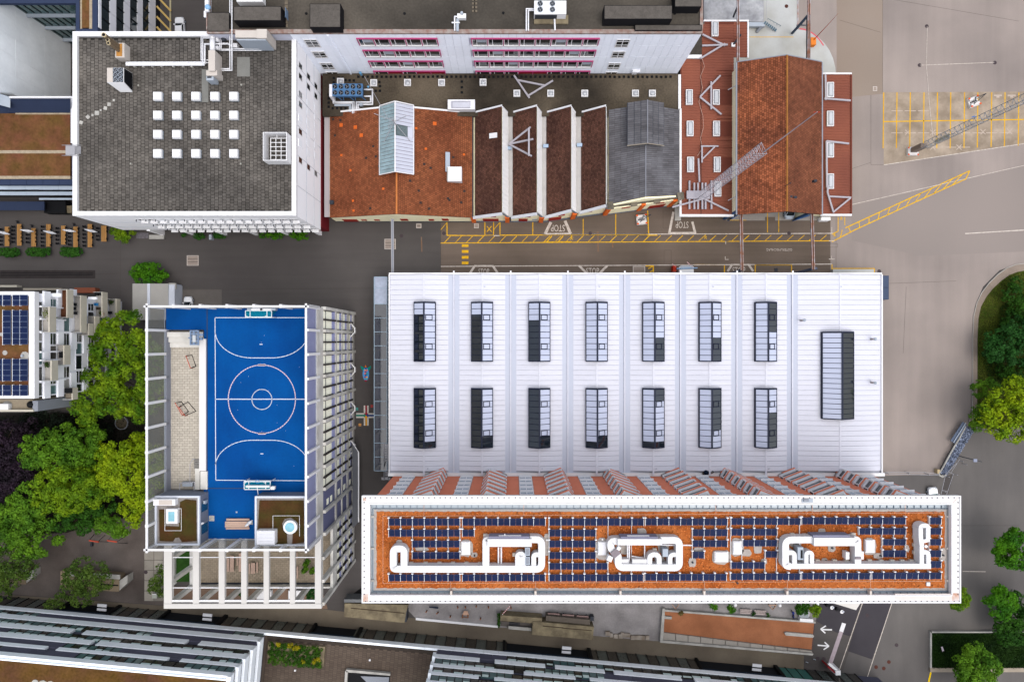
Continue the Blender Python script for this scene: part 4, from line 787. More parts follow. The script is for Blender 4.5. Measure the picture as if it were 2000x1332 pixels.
part('gutter', MB().box(xa-.25, xa, yS, yN, ze-.15, ze+.02).box(xb, xb+.22, yS, yN, ze-.15, ze+.02), mgrey, bt); part('verge', MB().beam((xa,yN+.05,ze+.05),(xr,yN+.05,zr+.05),.16,.12).beam((xr,yN+.05,zr+.05),(xb,yN+.05,ze+.05),.16,.12), mgrey, bt)
for x in (xa+.6, xb-.6): part('corner_post', MB().box(x-.2,x+.2,yS+.8,yS+1.2,0,ze-.2), M('blue_post', (72,104,148)), bt)
part('stub_flue', MB().tube((xr-.3,Y(363,13),12.7),(xr-.3,Y(363,13),14.9),.05,6).ball((xr-.3,Y(363,13),15),.13,8,6), dgrey, bt)
for (a, b) in (((1552,430),(1597,416)),((1425,430),(1445,417))): part('side_screen', MB().beam(P(*a,1.2),P(*b,1.2),.12,2.4), M('blue_screen', (60,100,156), var=.1), bt)
for v in (172,388): part('wall_bracket', MB().beam(P(1422,v+4,6.2),P(1441,v-6,8.8),.1,.1), whitem, bt)
for u, v in ((1545,384),(1593,353),(1554,385)): part('roof_vent', MB().px(u-3,v-2,u+3,v+2,zr-.2,zr-1.1), dgrey, bt)
def lattice(t, x, y, z0, z1, w0, w1, n, mat, r=.05):
    c = [(-1,-1),(1,-1),(0,1.1)]
    def pt(k, z): f = (z-z0)/(z1-z0); w = (w0+(w1-w0)*f)/2; return Vector((x+c[k][0]*w, y+c[k][1]*w, z))
    for k in range(3): part('leg', MB().tube(pt(k,z0), pt(k,z1), r, 6), mat, t)
    m = MB()
    for i in range(n):
        a = z0+(z1-z0)*i/n; b = z0+(z1-z0)*(i+1)/n
        for k in range(3): m.tube(pt(k,a), pt((k+1)%3,b), r*.6, 4); m.tube(pt(k,b), pt((k+1)%3,b), r*.6, 4)
    part('lattice_bracing', m, mat, t)
bx, by = X(1368,5.8), Y(382,5.8)
t = thing('lattice_mast', 'grey lattice mast on steel beams rising from the red metal roof', 'lattice tower', (bx,by,5.75))
mastm = M('mast_steel', (186,182,190), var=.05)
for dx in (-2.1,-1.2,-.5,.3,.9,2.0): part('beam', MB().beam((bx+dx,by-2.6,5.95),(bx+dx,by+(2.7 if abs(dx) > 1.5 else 2.3),5.95),.3,.3), mastm, t)
part('cross_plate', MB().box(bx-2.7,bx+1.6,by-.75,by+.75,6.12,6.4), mastm, t)
lattice(t, bx, by, 6.4, 37, 1.5, 1.5, 26, mastm)
part('antenna_pole', MB().tube((bx+.5,by-.4,36.5),(bx+.5,by-.4,53.5),.09,6,.05), mastm, t); part('antenna_tip', MB().beam((bx+.1,by-.4,53.4),(bx+.9,by-.4,53.4),.05,.05), M('red_tip', (200,60,50)), t)
def frame(lb, z, bars, w=.3, cat='steel frame'):
    cx = sum(b[0][0]+b[1][0] for b in bars)/len(bars)/2; cy = sum(b[0][1]+b[1][1] for b in bars)/len(bars)/2
    t = thing('anchor_frame', lb, cat, P(cx,cy,z), 'steel anchor frames on the roofs')
    for i, b in enumerate(bars): part('bar', MB().beam(P(*b[0],(b[2] if len(b) > 2 else z)+.02*i),P(*b[1],(b[3] if len(b) > 3 else z)+.02*i),w,w*.8), mastm, t)
frame('A shaped steel frame on the blackened flat roof below the lavender facade', 6.3, [((1004,148),(1034,192)),((1010,157),(1066,168)),((1031,188),(1080,158))])
frame('A shaped steel frame lying over the brown sawtooth tiles', 9.6, [((994,282),(1036,249),6.3),((994,282),(1041,272),6.3),((994,282),(1038,305),6.3),((1033,250),(1033,305))])
frame('triangular steel frame at the lavender facade end on the red roof', 6.2, [((1372,68),(1416,90)),((1371,90),(1421,88)),((1368,115),(1416,86))])
frame('A shaped steel frame beside the upper roof lights of the red roof', 6.2, [((1367,190),(1407,148)),((1367,190),(1409,224)),((1389,160),(1389,214))])
frame('small right-angled steel bracket above the mast foot on the red roof', 6.2, [((1369,286),(1403,286)),((1371,286),(1371,318)),((1372,311),(1396,287))],.26)
frame('pair of long steel stays splayed below the mast foot', 6.3, [((1313,405),(1376,388)),((1372,387),(1423,412)),((1364,310),(1366,356))],.28)
frame('L shaped steel rail with clamps at the top of the narrow red roof', 6.2, [((1612,145),(1613,196)),((1610,193),(1661,197))])
frame('long L shaped steel rail down the narrow red roof', 6.2, [((1614,276),(1658,281)),((1614,276),(1615,366)),((1617,362),(1616,376))])
frame('triangular steel frame at the lower end of the narrow red roof', 6.2, [((1616,376),(1628,416)),((1620,384),(1662,386)),((1661,387),(1627,415))],.28)
t = thing('roof_post', 'short blue post with white foot on the top part of the red roof', 'post', P(1433,87,5.7))
part('foot', MB().px(1429,84,1436,91.5,6.0,5.7), white, t); part('post', MB().tube(P(1433,87,6),P(1447,68,7.4),.18,8), dgrey, t)
solo('loose_cable', 'thin pale cable trailing down the red metal roof', 'cable', MB().path([P(u,v,5.85) for u, v in ((1371,114),(1376,130),(1368,150),(1372,172),(1365,200),(1373,228),(1374,250),(1368,270),(1372,290),(1362,305))],.035,5), M('cable_beige', (214,180,164)))
bx, by = X(1779,0), Y(297,0)
t = thing('lattice_mast', 'lattice mast rising from a white ballast block in the parking yard', 'lattice tower', (bx,by,0))
part('ballast', MB().box(bx-.9,bx+1.1,by-.8,by+.75,0,.7), M('ballast_white', (236,232,230), var=.04), t)
for a, b in ((-.8,-.7),(-.8,.6),(1.0,-.7)): part('orange_corner', MB().box(bx+a-.14,bx+a+.14,by+b-.14,by+b+.14,.7,.73), M('warning_orange', (236,96,40)), t)
part('mast_foot', MB().box(bx-.45,bx+.75,by-.3,by+.55,.73,4.0), M('mast_sheathing', (142,128,118), var=.12, s1=.5), t)
gm = M('dull_mast_steel', (160,164,170), var=.06)
lattice(t, bx+.15, by+.1, 4.0, 40, 1.2, 1.2, 28, gm)
part('ladder_panel', MB().box(bx+.7,bx+.75,by-.35,by+.4,6.3,10.8), M('cream_panel', (214,206,176), var=.1), t)
def ballast(lb, u, v, ang, col=True):
    t = thing('ballast_block', lb, 'ballast block', P(u,v,0), 'orange and white ballast blocks', ang)
    part('slab', MB().box(-.95,.95,-.95,.95,0,.45).box(-.85,.85,-.8,-.3,.45,.9).box(-.85,.85,.3,.8,.45,.9), M('ballast_white', (236,232,230)), t, local=True)
    for a in (-.85,.85):
        for b in (-.8,.8): part('orange_corner', MB().box(a-.2,a+.2,b-.14,b+.14,.9,.94) , M('warning_orange', (236,96,40)), t, local=True)
    part('strap', MB().box(-.7,.7,-.05,.1,.46,.55).beam((-.4,-.6,.98),(.4,.7,.98),.1,.06), dgrey, t, local=True)
    m = MB(); m.beam((-.5,.1,.95),(1.6,.5,2.2),.08,.08).beam((-.2,-.4,.95),(1.6,.5,2.2),.08,.08).beam((.2,.6,.95),(1.6,.5,2.2),.08,.08); part('strut', m, dgrey, t, local=True)
ballast('ballast block with dark struts standing among the yellow parking bays', 1898, 201, .35); ballast('white ballast block with orange corners in a yellow bay before the slate building', 1252, 430, .1)
solo('blue_tarp', 'small blue scrap lying under the lattice mast', 'tarp', MB().pxpoly([(1897,229),(1904,226.5),(1906,228),(1899,230)],.06), M('tarp_blue', (70,120,190)))
roofw = M('white_roof_sheet', (224,226,238), k=.7, streak=(.12,2.2,.05), var=.03, s1=.06, s2=1.5, objr=.012, rough=.45)
gutw = M('pale_gutter_sheet', (205,211,227), var=.03, rough=.4)
hall = thing('white_hall', 'large hall with eight low white roof bays and rows of dark framed skylights', 'factory hall', (33,-6,0))
zv = 9.0; vN, vS = 533, 933
yN, yS = Y(533,zv), -24.45
vals = [X(u,zv) for u in (761,886.5,997.5,1109,1220,1329,1439,1547.5,1721)]
part('wall', MB().box(vals[0]+.3, vals[-1]-.2, yS+.2, yN-.4, 0, 8.2), M('hall_wall', (170,172,178)), hall)
part('roof_deck', MB().box(vals[0]+.1, vals[-1]-.1, yS+.05, yN-.2, 8.2, zv-.14), M('seam_shadow', (196,198,210)), hall)
part('eaves_trim', MB().box(vals[0]-.1, vals[-1]+.05, yN-.3, yN, 8.5, zv+.22).box(vals[0]-.15, vals[0]+.06, yS, yN-.31, 8.5, zv+.2).box(vals[-1]-.04, vals[-1]+.2, yS, yN-.31, 8.4, zv+.2), white, hall)
part('south_trim', MB().box(vals[0]-.2, vals[-1]+.5, -25.0+.45, -23.95, zv-.1, zv+.3), white, hall)
g = 1.0; nrow = 39; rise = .75
cols = [[829.5],[941.5],[1053.5],[1165.5],[1276.5],[1387],[1496],[1637]]
bm = {}
for i in range(8):
    a, b = vals[i]+(g if i else .1), vals[i+1]-(g if i < 7 else .05); r = (vals[i]+vals[i+1])/2
    if i == 0: r = X(829,zv)
    if i == 7: r = X(1637,zv)
    bay = part('roof_bay', MB().beam((r,yS+.2,zv+rise+.03),(r,yN-.3,zv+rise+.03),.3,.05), roofw, hall)
    dy = (yN-.35-yS-.9)/nrow
    for s_, (e) in ((0,a),(1,b)):
        key = (round(abs(e-r),2), s_)
        if key not in bm:
            w_ = e-r; m = MB()
            p = [(w_,.0,0),(0,.0,rise),(0,dy-.035,rise),(w_,dy-.035,0)]
            if w_ > 0: p = [p[1],p[0],p[3],p[2]]
            m.hexa([(q[0],q[1],q[2]-.1) for q in p]+p); m.hexa([(q[0],(0.0 if q[1] < .1 else dy-.035) if False else q[1],q[2]) for q in []] or [(q[0],q[1]*.0+(dy-.1 if q[1] < .1 else dy-.036),q[2]+.001) for q in p]+[(q[0],q[1]*.0+(dy-.1 if q[1] < .1 else dy-.036),q[2]+.045) for q in p])
            bm[key] = mesh_of('roof_sheet', m, roofw)
        for k in range(nrow): inst('roof_sheet', bm[key], bay, (r, yS+.9+k*dy, zv))
    if i < 7:
        v_ = vals[i+1]
        part('gutter', MB().hexa([(v_-g-.03,yS+.5,zv-.13),(v_-.12,yS+.5,zv-.2),(v_-.12,yN-.31,zv-.2),(v_-g-.03,yN-.31,zv-.13),(v_-g-.03,yS+.5,zv-.01),(v_-.12,yS+.5,zv-.1),(v_-.12,yN-.31,zv-.1),(v_-g-.03,yN-.31,zv-.01)]).hexa([(v_+.12,yS+.5,zv-.2),(v_+g+.03,yS+.5,zv-.13),(v_+g+.03,yN-.31,zv-.13),(v_+.12,yN-.31,zv-.2),(v_+.12,yS+.5,zv-.1),(v_+g+.03,yS+.5,zv-.01),(v_+g+.03,yN-.31,zv-.01),(v_+.12,yN-.31,zv-.1)]), gutw, hall)
        part('gutter_rib', MB().box(v_-.11, v_+.11, yS+.3, yN-.2, zv-.2, zv+.12), roofw, hall); part('gutter_post', MB().box(v_-.14,v_+.14,yN-.2,yN+.35,zv,zv+.28), white, hall)
fr_ = M('navy_frame', (38,44,64), var=.08, rough=.4)
sg = M('pale_reflection_glass', (204,212,236), var=.04, s1=.3, rough=.12, spec=.6, objr=.02)  # pale panes: sky reflection painted into the glass colour
sg2 = GL('dark_reflection_glass', (24,32,42), rough=.03, wav=.03, sc=.5, spec=1.0)  # dark panes: dark reflections painted into the glass colour
def skylight(u0, v0, u1, v1, n, vents, h, dk=((),())):  # dk: panes per side that get the painted dark reflection
    z = zv+rise+.25
    a, b, c_, d_ = X(u0,z), X(u1,z), Y(v1,z), Y(v0,z); r = (a+b)/2
    f = MB().ring([(a,c_),(b,c_),(b,d_),(a,d_)], [(a+.12,c_+.12),(b-.12,c_+.12),(b-.12,d_-.12),(a+.12,d_-.12)], zv+.3, z+.1)
    f.beam((r,c_,z+h+.03),(r,d_,z+h+.03),.3,.12)
    for y in (c_+.06, d_-.06): f.beam((a+.05,y,z+.06),(r,y,z+h),.2,.14); f.beam((r,y,z+h),(b-.05,y,z+.06),.2,.14)
    f.poly([(a,c_,z),(b,c_,z),(r,c_,z+h)]); f.poly([(a,d_,z),(r,d_,z+h),(b,d_,z)])
    for e in (a+.1,b-.1): f.poly([(e,c_+.1,z-.04),(r,c_+.1,z+h-.14),(r,d_-.1,z+h-.14),(e,d_-.1,z-.04)])
    s_ = part('skylight', f, fr_, hall)
    dy = (d_-c_-.3)/n
    for k in range(n):
        y0 = c_+.15+k*dy; y1 = y0+dy-.11
        for q, e in ((0,a+.1),(1,b-.1)):
            e2 = r-.14 if q == 0 else r+.14
            p = [(e,y0,z+.05),(e2,y0,z+h-.03),(e2,y1,z+h-.03),(e,y1,z+.05)]
            if q: p = [p[1],p[0],p[3],p[2]]
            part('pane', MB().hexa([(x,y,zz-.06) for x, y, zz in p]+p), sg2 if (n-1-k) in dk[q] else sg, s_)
            if q and k in vents:
                w_ = [(e2+(e-e2)*t_, y, z+h-.03+(.08-h)*t_+.06) for t_, y in ((.1,y0+.02),(.72,y0+.02),(.72,y1-.02),(.1,y1-.02))]; m = MB()
                for i in range(4): m.beam(w_[i], w_[(i+1)%4], .12, .08)
                part('vent_frame', m, fr_, s_)
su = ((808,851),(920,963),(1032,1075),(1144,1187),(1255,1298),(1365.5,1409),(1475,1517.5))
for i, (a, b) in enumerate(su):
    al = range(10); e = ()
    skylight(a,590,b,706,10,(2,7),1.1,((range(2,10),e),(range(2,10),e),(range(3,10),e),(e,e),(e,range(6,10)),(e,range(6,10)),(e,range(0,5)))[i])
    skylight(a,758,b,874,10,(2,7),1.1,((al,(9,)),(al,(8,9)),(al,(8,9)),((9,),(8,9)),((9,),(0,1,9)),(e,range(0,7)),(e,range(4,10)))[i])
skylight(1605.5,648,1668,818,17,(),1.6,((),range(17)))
for lb, u, v in (('stainless flue on the white roof between last gutter and big skylight',1571,626),('upper stainless flue near the right edge of the white hall roof',1708,662.5),('lower stainless flue near the right edge of the white hall roof',1708,747)):
    z = zv+.3; x, y, _ = P(u-6,v,z); t = thing('roof_flue', lb, 'flue', (x,y,z), 'flues on the hall roof'); part('pipe', MB().cyl(x,y,z-.2,z+1.3,.2,12), M('stainless', (190,180,176), rough=.3, metal=.6), t); part('cowl', MB().cyl(x,y,z+1.32,z+1.5,.3,12,.12), lgrey, t)
for i in range(8):
    for v in (560, 915):
        if (i+v) % 2: part('anchor', MB().box(X((829.5,941,1053,1165,1276,1387,1496,1637)[i]+6,9.8)-.06,X((829.5,941,1053,1165,1276,1387,1496,1637)[i]+6,9.8)+.06,Y(v,9.8)-.06,Y(v,9.8)+.06,9.6,9.95), lgrey, hall)
t = thing('duffel_bag', 'dark navy bag lying near the lower edge of the white hall roof', 'bag', P(1378,922.5,zv))
part('body', MB().ball(P(1379,923,zv+.62),.5,12,8,.75), M('navy_fabric', (16,30,48), var=.2), t, smooth=True); part('flap', MB().ball(P(1374.5,924,zv+.55),.3,10,6,.6), M('olive_fabric', (76,68,56)), t, smooth=True); part('strap', MB().path([P(1382,923,zv+.62),P(1385.5,923.6,zv+.6),P(1389,924.5,zv+.62)],.06), black, t)
t = thing('helmet', 'round black helmet next to the navy bag on the white roof', 'helmet', P(1391.5,921.5,zv)); part('shell', MB().ball(P(1391.2,921.6,zv+.6),.25,14,9), black, t, smooth=True); part('painted_highlight', MB().ball(P(1390.6,921.3,zv+.82),.07,8,5), white, t)  # small white ball painted on as the shell's highlight
solo('loading_dock', 'pale concrete loading platform edged with yellow at the hall corner', 'platform', MB().px(1627,526,1707,539,.9,0), apron)
t = thing('dark_skip', 'dark blue grey container beside the right end of the white hall', 'container', P(1729,562)); m = MB().px(1722,538.5,1736,585,2.0,.1)
part('body', m, M('skip_blue', (70,80,104), var=.12), t); part('lid', MB().px(1723,539.5,1735.5,561,2.08,2.0).px(1723,562.5,1735.5,584,2.08,2.0), M('skip_lid', (80,92,116)), t)
t = thing('goods_trolley', 'white workshop trailer with red rack and blue lance against the hall', 'trailer', P(1336,526)); part('cabin', MB().px(1327,521,1355,534,1.9,.3), white, t); part('roof_panel', MB().px(1329,519,1353,524,2.0,1.9), lgrey, t); part('red_rack', MB().px(1314.5,519,1321,531,1.6,.1), M('rack_red', (176,54,36)), t)
part('lance', MB().tube(P(1322,525,2.1),P(1362,523.5,2.1),.12,8), M('lance_blue', (150,186,224)), t); part('barrier_pole', MB().tube(P(1342,512,1.2),P(1353,523,2.1),.09,8).tube(P(1313,516,1),P(1320,521,1.6),.08,8), M('barrier_red_white', (226,190,190)), t)
for u in (1329,1354): part('wheel', MB().tube(P(u,534,.35),P(u+2,534,.35),.32,12), black, t)
solo('hall_wall_box', 'dark floor drain box by the hall wall inside the yellow bay', 'drain', MB().px(1513,524,1519,531,.12,0), dgrey)
cn = thing('glass_canopy', 'long narrow glass canopy along the left side of the white hall', 'canopy', (X(744,4.5),-6,0))
z = 4.6; ca, cb = X(731,z), X(756,z)
gc = GL('canopy_glass', (54,58,66), rough=.04, wav=.5, sc=.45, spec=.9); gc2 = GL('canopy_glass_sky_reflection', (160,172,196), rough=.08, spec=.9)  # pale copy paints the sky's reflection into the upper panes
ys_ = [Y(541,z), Y(563,z)]+[Y(594+27.1*k,z) for k in range(13)]
fm = MB().box(ca-.06,ca+.06,ys_[-1],ys_[0],z-.15,z+.1).box(cb-.06,cb+.06,ys_[-1],ys_[0],z-.15,z+.1)
for y in ys_: fm.box(ca+.06,cb-.06,y-.05,y+.05,z-.12,z+.08)
part('frame', fm, M('canopy_steel', (170,192,210), var=.05), cn)
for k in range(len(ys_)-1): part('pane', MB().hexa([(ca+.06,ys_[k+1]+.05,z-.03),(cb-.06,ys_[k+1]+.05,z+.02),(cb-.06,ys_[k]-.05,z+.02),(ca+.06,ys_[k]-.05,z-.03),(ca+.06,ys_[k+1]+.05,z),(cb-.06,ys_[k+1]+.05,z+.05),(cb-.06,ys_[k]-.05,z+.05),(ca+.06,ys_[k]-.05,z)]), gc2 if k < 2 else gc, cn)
part('steel_gallery', MB().box(cb+.1, vals[0]-.3, Y(918,5), Y(545,5), 4.4, 4.5), dgrey, cn)
for k in range(40): y = Y(548+9.3*k,4.6); part('bracket', MB().box(cb+.12, vals[0]-.35, y-.06, y+.06, 4.52, 4.6), galv, cn)
for k in range(13): part('post', MB().box(ca-.05,ca+.05,ys_[k+1]-.05,ys_[k+1]+.05,0,z-.16), dgrey, cn)
t = thing('access_stair', 'narrow steel stair with railings at the lower left hall corner', 'stairs', P(756,900)); 
for k in range(14): part('step', MB().px(751,868+4.8*k,757.5,871.5+4.8*k,8-.5*k,7.9-.5*k), galv, t)
for u in (750,758.5): part('railing', MB().beam(P(u,866,9.2),P(u,936,2.2),.06,.5), galv, t)
part('landing', MB().px(745,932,762,937,2,1.9), galv, t)
def bridge(lb, u0, v0, u1, v1, z, mat, w=.55, cat='pipe bridge', z1=None):
    z1 = z if z1 is None else z1
    t = thing('pipe_bridge', lb, cat, P((u0+u1)/2,(v0+v1)/2,0)); a, b = Vector(P(u0,v0,z)), Vector(P(u1,v1,z1)); sx = Vector((w*.36,0,0))
    part('rail', MB().beam(a-sx,b-sx,.1,.4), mat, t); part('rail', MB().beam(a+sx,b+sx,.1,.4), mat, t)
    part('web', MB().beam(a,b,w*.6,.12), M('bridge_shadow', (120,84,66), var=.2) if mat is rust else mgrey, t); return t
bridge('slim steel pipe bridge crossing the dark road left of the hatching', 766.5,428,767,533,7.2,galv,.5)
t = bridge('left of two rusty crane rails crossing the road by the mast', 1447.5,417,1449,529,7.6,rust); part('support_arm', MB().beam(P(1448,528,7.4),P(1424,536,1),.5,.4), M('arm_steel', (96,104,124)), t)
t = bridge('right of two rusty crane rails crossing the road by the mast', 1585.5,417,1588.5,527,7.6,rust); part('support_arm', MB().beam(P(1594,524,7.4),P(1552,534,1.2),.5,.4).beam(P(1586,527,7.2),P(1560,533,1.2),.3,.3), M('arm_steel', (96,104,124)), t)
t = bridge('rusty crane rail running north above the red roof', 1441.5,-40,1441.5,124,9.3,rust,.4); part('prop', MB().beam(P(1441,13,9.2),P(1432,34,5.8),.25,.25), dgrey, t)
t = bridge('dark crane rail running north over the pale concrete apron', 1580,-40,1579,117,8.0,rust,.45); part('dark_girder', MB().beam(P(1579,30,7.6),P(1578.5,116,7.6),.5,.7), M('girder_dark', (58,60,66)), t); part('prop', MB().beam(P(1578,31,7.6),P(1547,66,.1),.35,.35), M('prop_blue', (78,92,112)), t); part('tie', MB().beam(P(1556,50,3),P(1576,50,5.5),.2,.2), mgrey, t)
t = thing('loading_ramp', 'grey loading platform with steel railings above the apron', 'platform', P(1430,20)); part('platform', MB().px(1375,-40,1491,43,1.3,.9), M('stained_platform', (150,152,158), var=.25, s1=.3, s2=2, tint=(190,192,196), ts=.4), t); part('edge_beam', MB().px(1461,44,1494,52,1.25,.6), lgrey, t)
part('pipe_leg', MB().tube(P(1488,52,1),P(1478,63,.1),.3,10), mgrey, t); part('railing', MB().beam(P(1492,-40,2.2),P(1492,42,2.2),.06,.06).beam(P(1497,-40,2.2),P(1497,40,2.2),.05,.05), galv, t)
t = thing('steel_steps', 'short blue grey steel staircase on the pale apron', 'stairs', P(1508,52))
for k in range(7): part('step', MB().beam(P(1496+3.4*k,42.5+2.4*k,1.3-.17*k),P(1498.5+3.4*k,47.5+2.4*k,1.3-.17*k).__class__(P(1493+3.4*k,47.5+2.4*k,1.3-.17*k)),.3,.06), M('step_steel', (96,120,136)), t)
m = MB()
for a in (0,1): m.beam(P(1500+a*0,37,2.1-a*.5),P(1525,51,1.2-a*.5),.06,.06)
for k in range(5): m.beam(P(1500+6*k,37+3.4*k,2.1-.2*k),P(1499+6*k,39+3.6*k,1.2-.22*k),.05,.05)
part('handrail', m, M('step_steel', (96,120,136)), t)
t = thing('orange_marker', 'orange block with long red flag pole on the apron edge', 'marker post', P(1589,79)); part('block', MB().px(1584,73.5,1594,88,1.2,0), M('marker_orange', (240,140,60)), t); part('pole', MB().tube(P(1590,78,1.2),P(1618,48,7),.09,6,.05).tube(P(1618,48,7),P(1637,27,11),.05,6,.02), M('pole_red', (176,70,50)), t)
terra = M('terracotta_panel', (214,128,100), k=.9, var=.06, s1=.4, s2=3, objr=.02)
mosso = M('orange_sedum', (200,118,62), var=.13, s1=.35, s2=3.5, tint=(168,86,36), ts=.3, tvar=.55, bump=.4)
gravl = M('light_gravel', (182,174,168), var=.18, s1=2, s2=6)
glz = M('walkway_glass', (172,186,196), var=.05, s1=.5, rough=.25, spec=.5)
of = thing('office_slab', 'long office tower with white brim, orange sedum roof and terracotta facade', 'building', (22,-31,0))
Yw = -24.6; xa, xb = -21.6, 66.0; ZT = 32.0
ax, bx = X(707,ZT), X(1876,ZT); ay, by = Y(1176.7,ZT), Y(968,ZT)
part('wall', MB().box(xa, xb, -37.8, Yw-.12, 0, ZT-.9), M('office_bounce_render', (206,210,216), var=.04, k=.8), of)  # unseen rear wall, pale colour made up to bounce neutral light
ix, jx, iy, jy = X(721,ZT), X(1859,ZT), Y(1163,ZT), Y(983.5,ZT)
part('brim', MB().ring([(ax,ay),(bx,ay),(bx,by),(ax,by)], [(ix,iy),(jx,iy),(jx,jy),(ix,jy)], ZT-.7, ZT), M('brim_white', (250,249,248), k=.6, streak=(.5,.5,.05), var=.012), of)
part('brim_edge', MB().ring([(ax-.03,ay-.03),(bx+.03,ay-.03),(bx+.03,by+.03),(ax-.03,by+.03)], [(ax+.16,ay+.16),(bx-.16,ay+.16),(bx-.16,by-.16),(ax+.16,by-.16)], ZT+.002, ZT+.1), white, of)
part('inner_kerb', MB().ring([(ix-.02,iy-.02),(jx+.02,iy-.02),(jx+.02,jy+.02),(ix-.02,jy+.02)], [(ix+.12,iy+.12),(jx-.12,iy+.12),(jx-.12,jy-.12),(ix+.12,jy-.12)], ZT-.6, ZT+.12), white, of)
m = MB()
for k in range(112):
    u = 713+k*10.45+random.uniform(-1.2,1.2); m.cyl(X(u,ZT),Y(971.7,ZT),ZT,ZT+.06,.085,8); m.cyl(X(u,ZT),Y(1174,ZT),ZT,ZT+.06,.085,8)
for k in range(17):
    v = 981+k*11.2; m.cyl(X(711.5,ZT),Y(v,ZT),ZT,ZT+.06,.085,8); m.cyl(X(1871,ZT),Y(v,ZT),ZT,ZT+.06,.085,8)
part('brim_anchor', m, M('anchor_dark', (58,50,74)), of, kind='stuff')
rs = M('rust_stain', (206,160,136), var=.18, s1=1.5, s2=3, tint=(240,234,230), ts=1.0, tvar=.45)
for q in ((709,972,715,978),(709,1160,719,1175),(1860,1158,1873,1173)): part('stained_plate', MB().px(*q,ZT+.012,ZT-.1), rs, of)
part('stained_plate', MB().prism([P(1861,981,ZT)[:2],P(1871,969.8,ZT)[:2],P(1872,971,ZT)[:2],P(1862,982.5,ZT)[:2]], ZT-.1, ZT+.012), rs, of)
part('seam_plate', MB().px(1748,1159,1868,1172,ZT+.008,ZT-.1), M('brim_plate', (238,228,222), var=.05, s1=1), of)
Zr = 31.2
part('walkway', MB().box(ix+.11, jx-.11, iy+.11, jy-.11, Zr-1, Zr-.08), glz, of)
m = MB()
for k in range(84):
    u = 735+k*13.3; m.box(X(u,Zr)-.03,X(u,Zr)+.03,Y(992,Zr),Y(987,Zr),Zr-.07,Zr+.1); m.box(X(u,Zr)-.03,X(u,Zr)+.03,Y(1160,Zr),Y(1156,Zr),Zr-.07,Zr+.1)
m.box(X(728,Zr),X(1853,Zr),Y(993,Zr)-.03,Y(993,Zr)+.03,Zr-.07,Zr+.12).box(X(728,Zr),X(1853,Zr),Y(1154,Zr)-.03,Y(1154,Zr)+.03,Zr-.07,Zr+.12).box(X(728,Zr)-.03,X(728,Zr)+.03,Y(1153,Zr),Y(994,Zr),Zr-.07,Zr+.12).box(X(1853,Zr)-.03,X(1853,Zr)+.03,Y(1153,Zr),Y(994,Zr),Zr-.07,Zr+.12)
part('rail', m, M('rail_steel', (140,152,166)), of, kind='stuff')
part('gravel_band', MB().px(730,994.5,1850.5,1152.5,Zr,Zr-.6), gravl, of)
def ragged(u0,v0,u1,v1,step,amp):
    pts = []
    n = int((u1-u0)/step); pts += [(u0+i*step, v0+random.uniform(-amp,amp)) for i in range(n)]
    n2 = int((v1-v0)/step); pts += [(u1+random.uniform(-amp,amp), v0+i*step) for i in range(n2)]
    pts += [(u1-i*step, v1+random.uniform(-amp,amp)) for i in range(n)]; pts += [(u0+random.uniform(-amp,amp), v1-i*step) for i in range(n2)]
    return pts
part('sedum_roof', MB().prism([P(u,v,Zr+.03)[:2] for u, v in ragged(735.5,999,1845,1148,4,.9)], Zr-.02, Zr+.06), mosso, of)
NT = 16000
ux = RNG.uniform(737,1843,NT); vy = RNG.uniform(1000,1147,NT); th = RNG.uniform(0,6.28,NT); sz = RNG.uniform(.06,.17,NT)
xx = (ux-1000)*(H-Zr)/F; yy = (666-vy)*(H-Zr)/F; V = np.zeros((NT,3,3))
for k in range(3): V[:,k,0] = xx+sz*np.cos(th+k*2.09); V[:,k,1] = yy+sz*np.sin(th+k*2.09); V[:,k,2] = Zr+.07+(.09 if k == 0 else 0)
mb = MB(); mb.v = [tuple(p) for p in V.reshape(-1,3)]; mb.f = [(3*i,3*i+1,3*i+2) for i in range(NT)]
part('sedum_tufts', mb, M('sedum_tuft', (198,116,62), var=.1, s1=.3, isl=.6), of, kind='stuff')
def isl(u, v, w, h):
    pts = [(u+w/2*math.copysign(abs(math.cos(a))**.6,math.cos(a))*random.uniform(.88,1.1), v+h/2*math.copysign(abs(math.sin(a))**.6,math.sin(a))*random.uniform(.88,1.1)) for a in [k*math.pi/9 for k in range(18)]]
    part('gravel_patch', MB().prism([P(a,b,Zr+.1)[:2] for a, b in pts], Zr, Zr+.17), gravl, of)
for q in ((910,1070,26,33),(926,1083,12,10),(780,1059,12,11),(824,1072,26,8),(1068,1063,12,42),(1176,1072,26,42),(1253,1038,18,14),(1219,1072,16,20),(1295,1066,22,28),(1288,1095,22,20),(1365,1073,20,9),(1352,1098,14,18),(1408,1087,36,28),(1440,1068,26,34),(1456,1079,22,14),(1480,1072,16,18),(1492,1096,12,11),(1605,1037,14,11),(1624,1070,15,14),(1610,1094,12,9),(1698,1066,26,32),(1715,1085,20,10),(1771,1071,9,14),(1842,1082,10,24),(1553,1062,22,12)): isl(*q)
hatch_top = M('hatch_white', (246,246,250), var=.01)
for u0,v0,u1,v1 in ((902,1058,917.5,1082.5),(1168.5,1058.5,1183.5,1083),(1396.5,1078,1421.5,1096.5),(1432.5,1057.5,1447.5,1081.5),(1691,1054.5,1707.5,1078.5)):
    h_ = part('roof_hatch', MB().px(u0-.8,v0-.8,u1+.8,v1+.8,Zr+.55,Zr), white, of); part('dome', MB().px(u0+1,v0+1,u1-1,v1-1,Zr+.68,Zr+.56), hatch_top, h_)
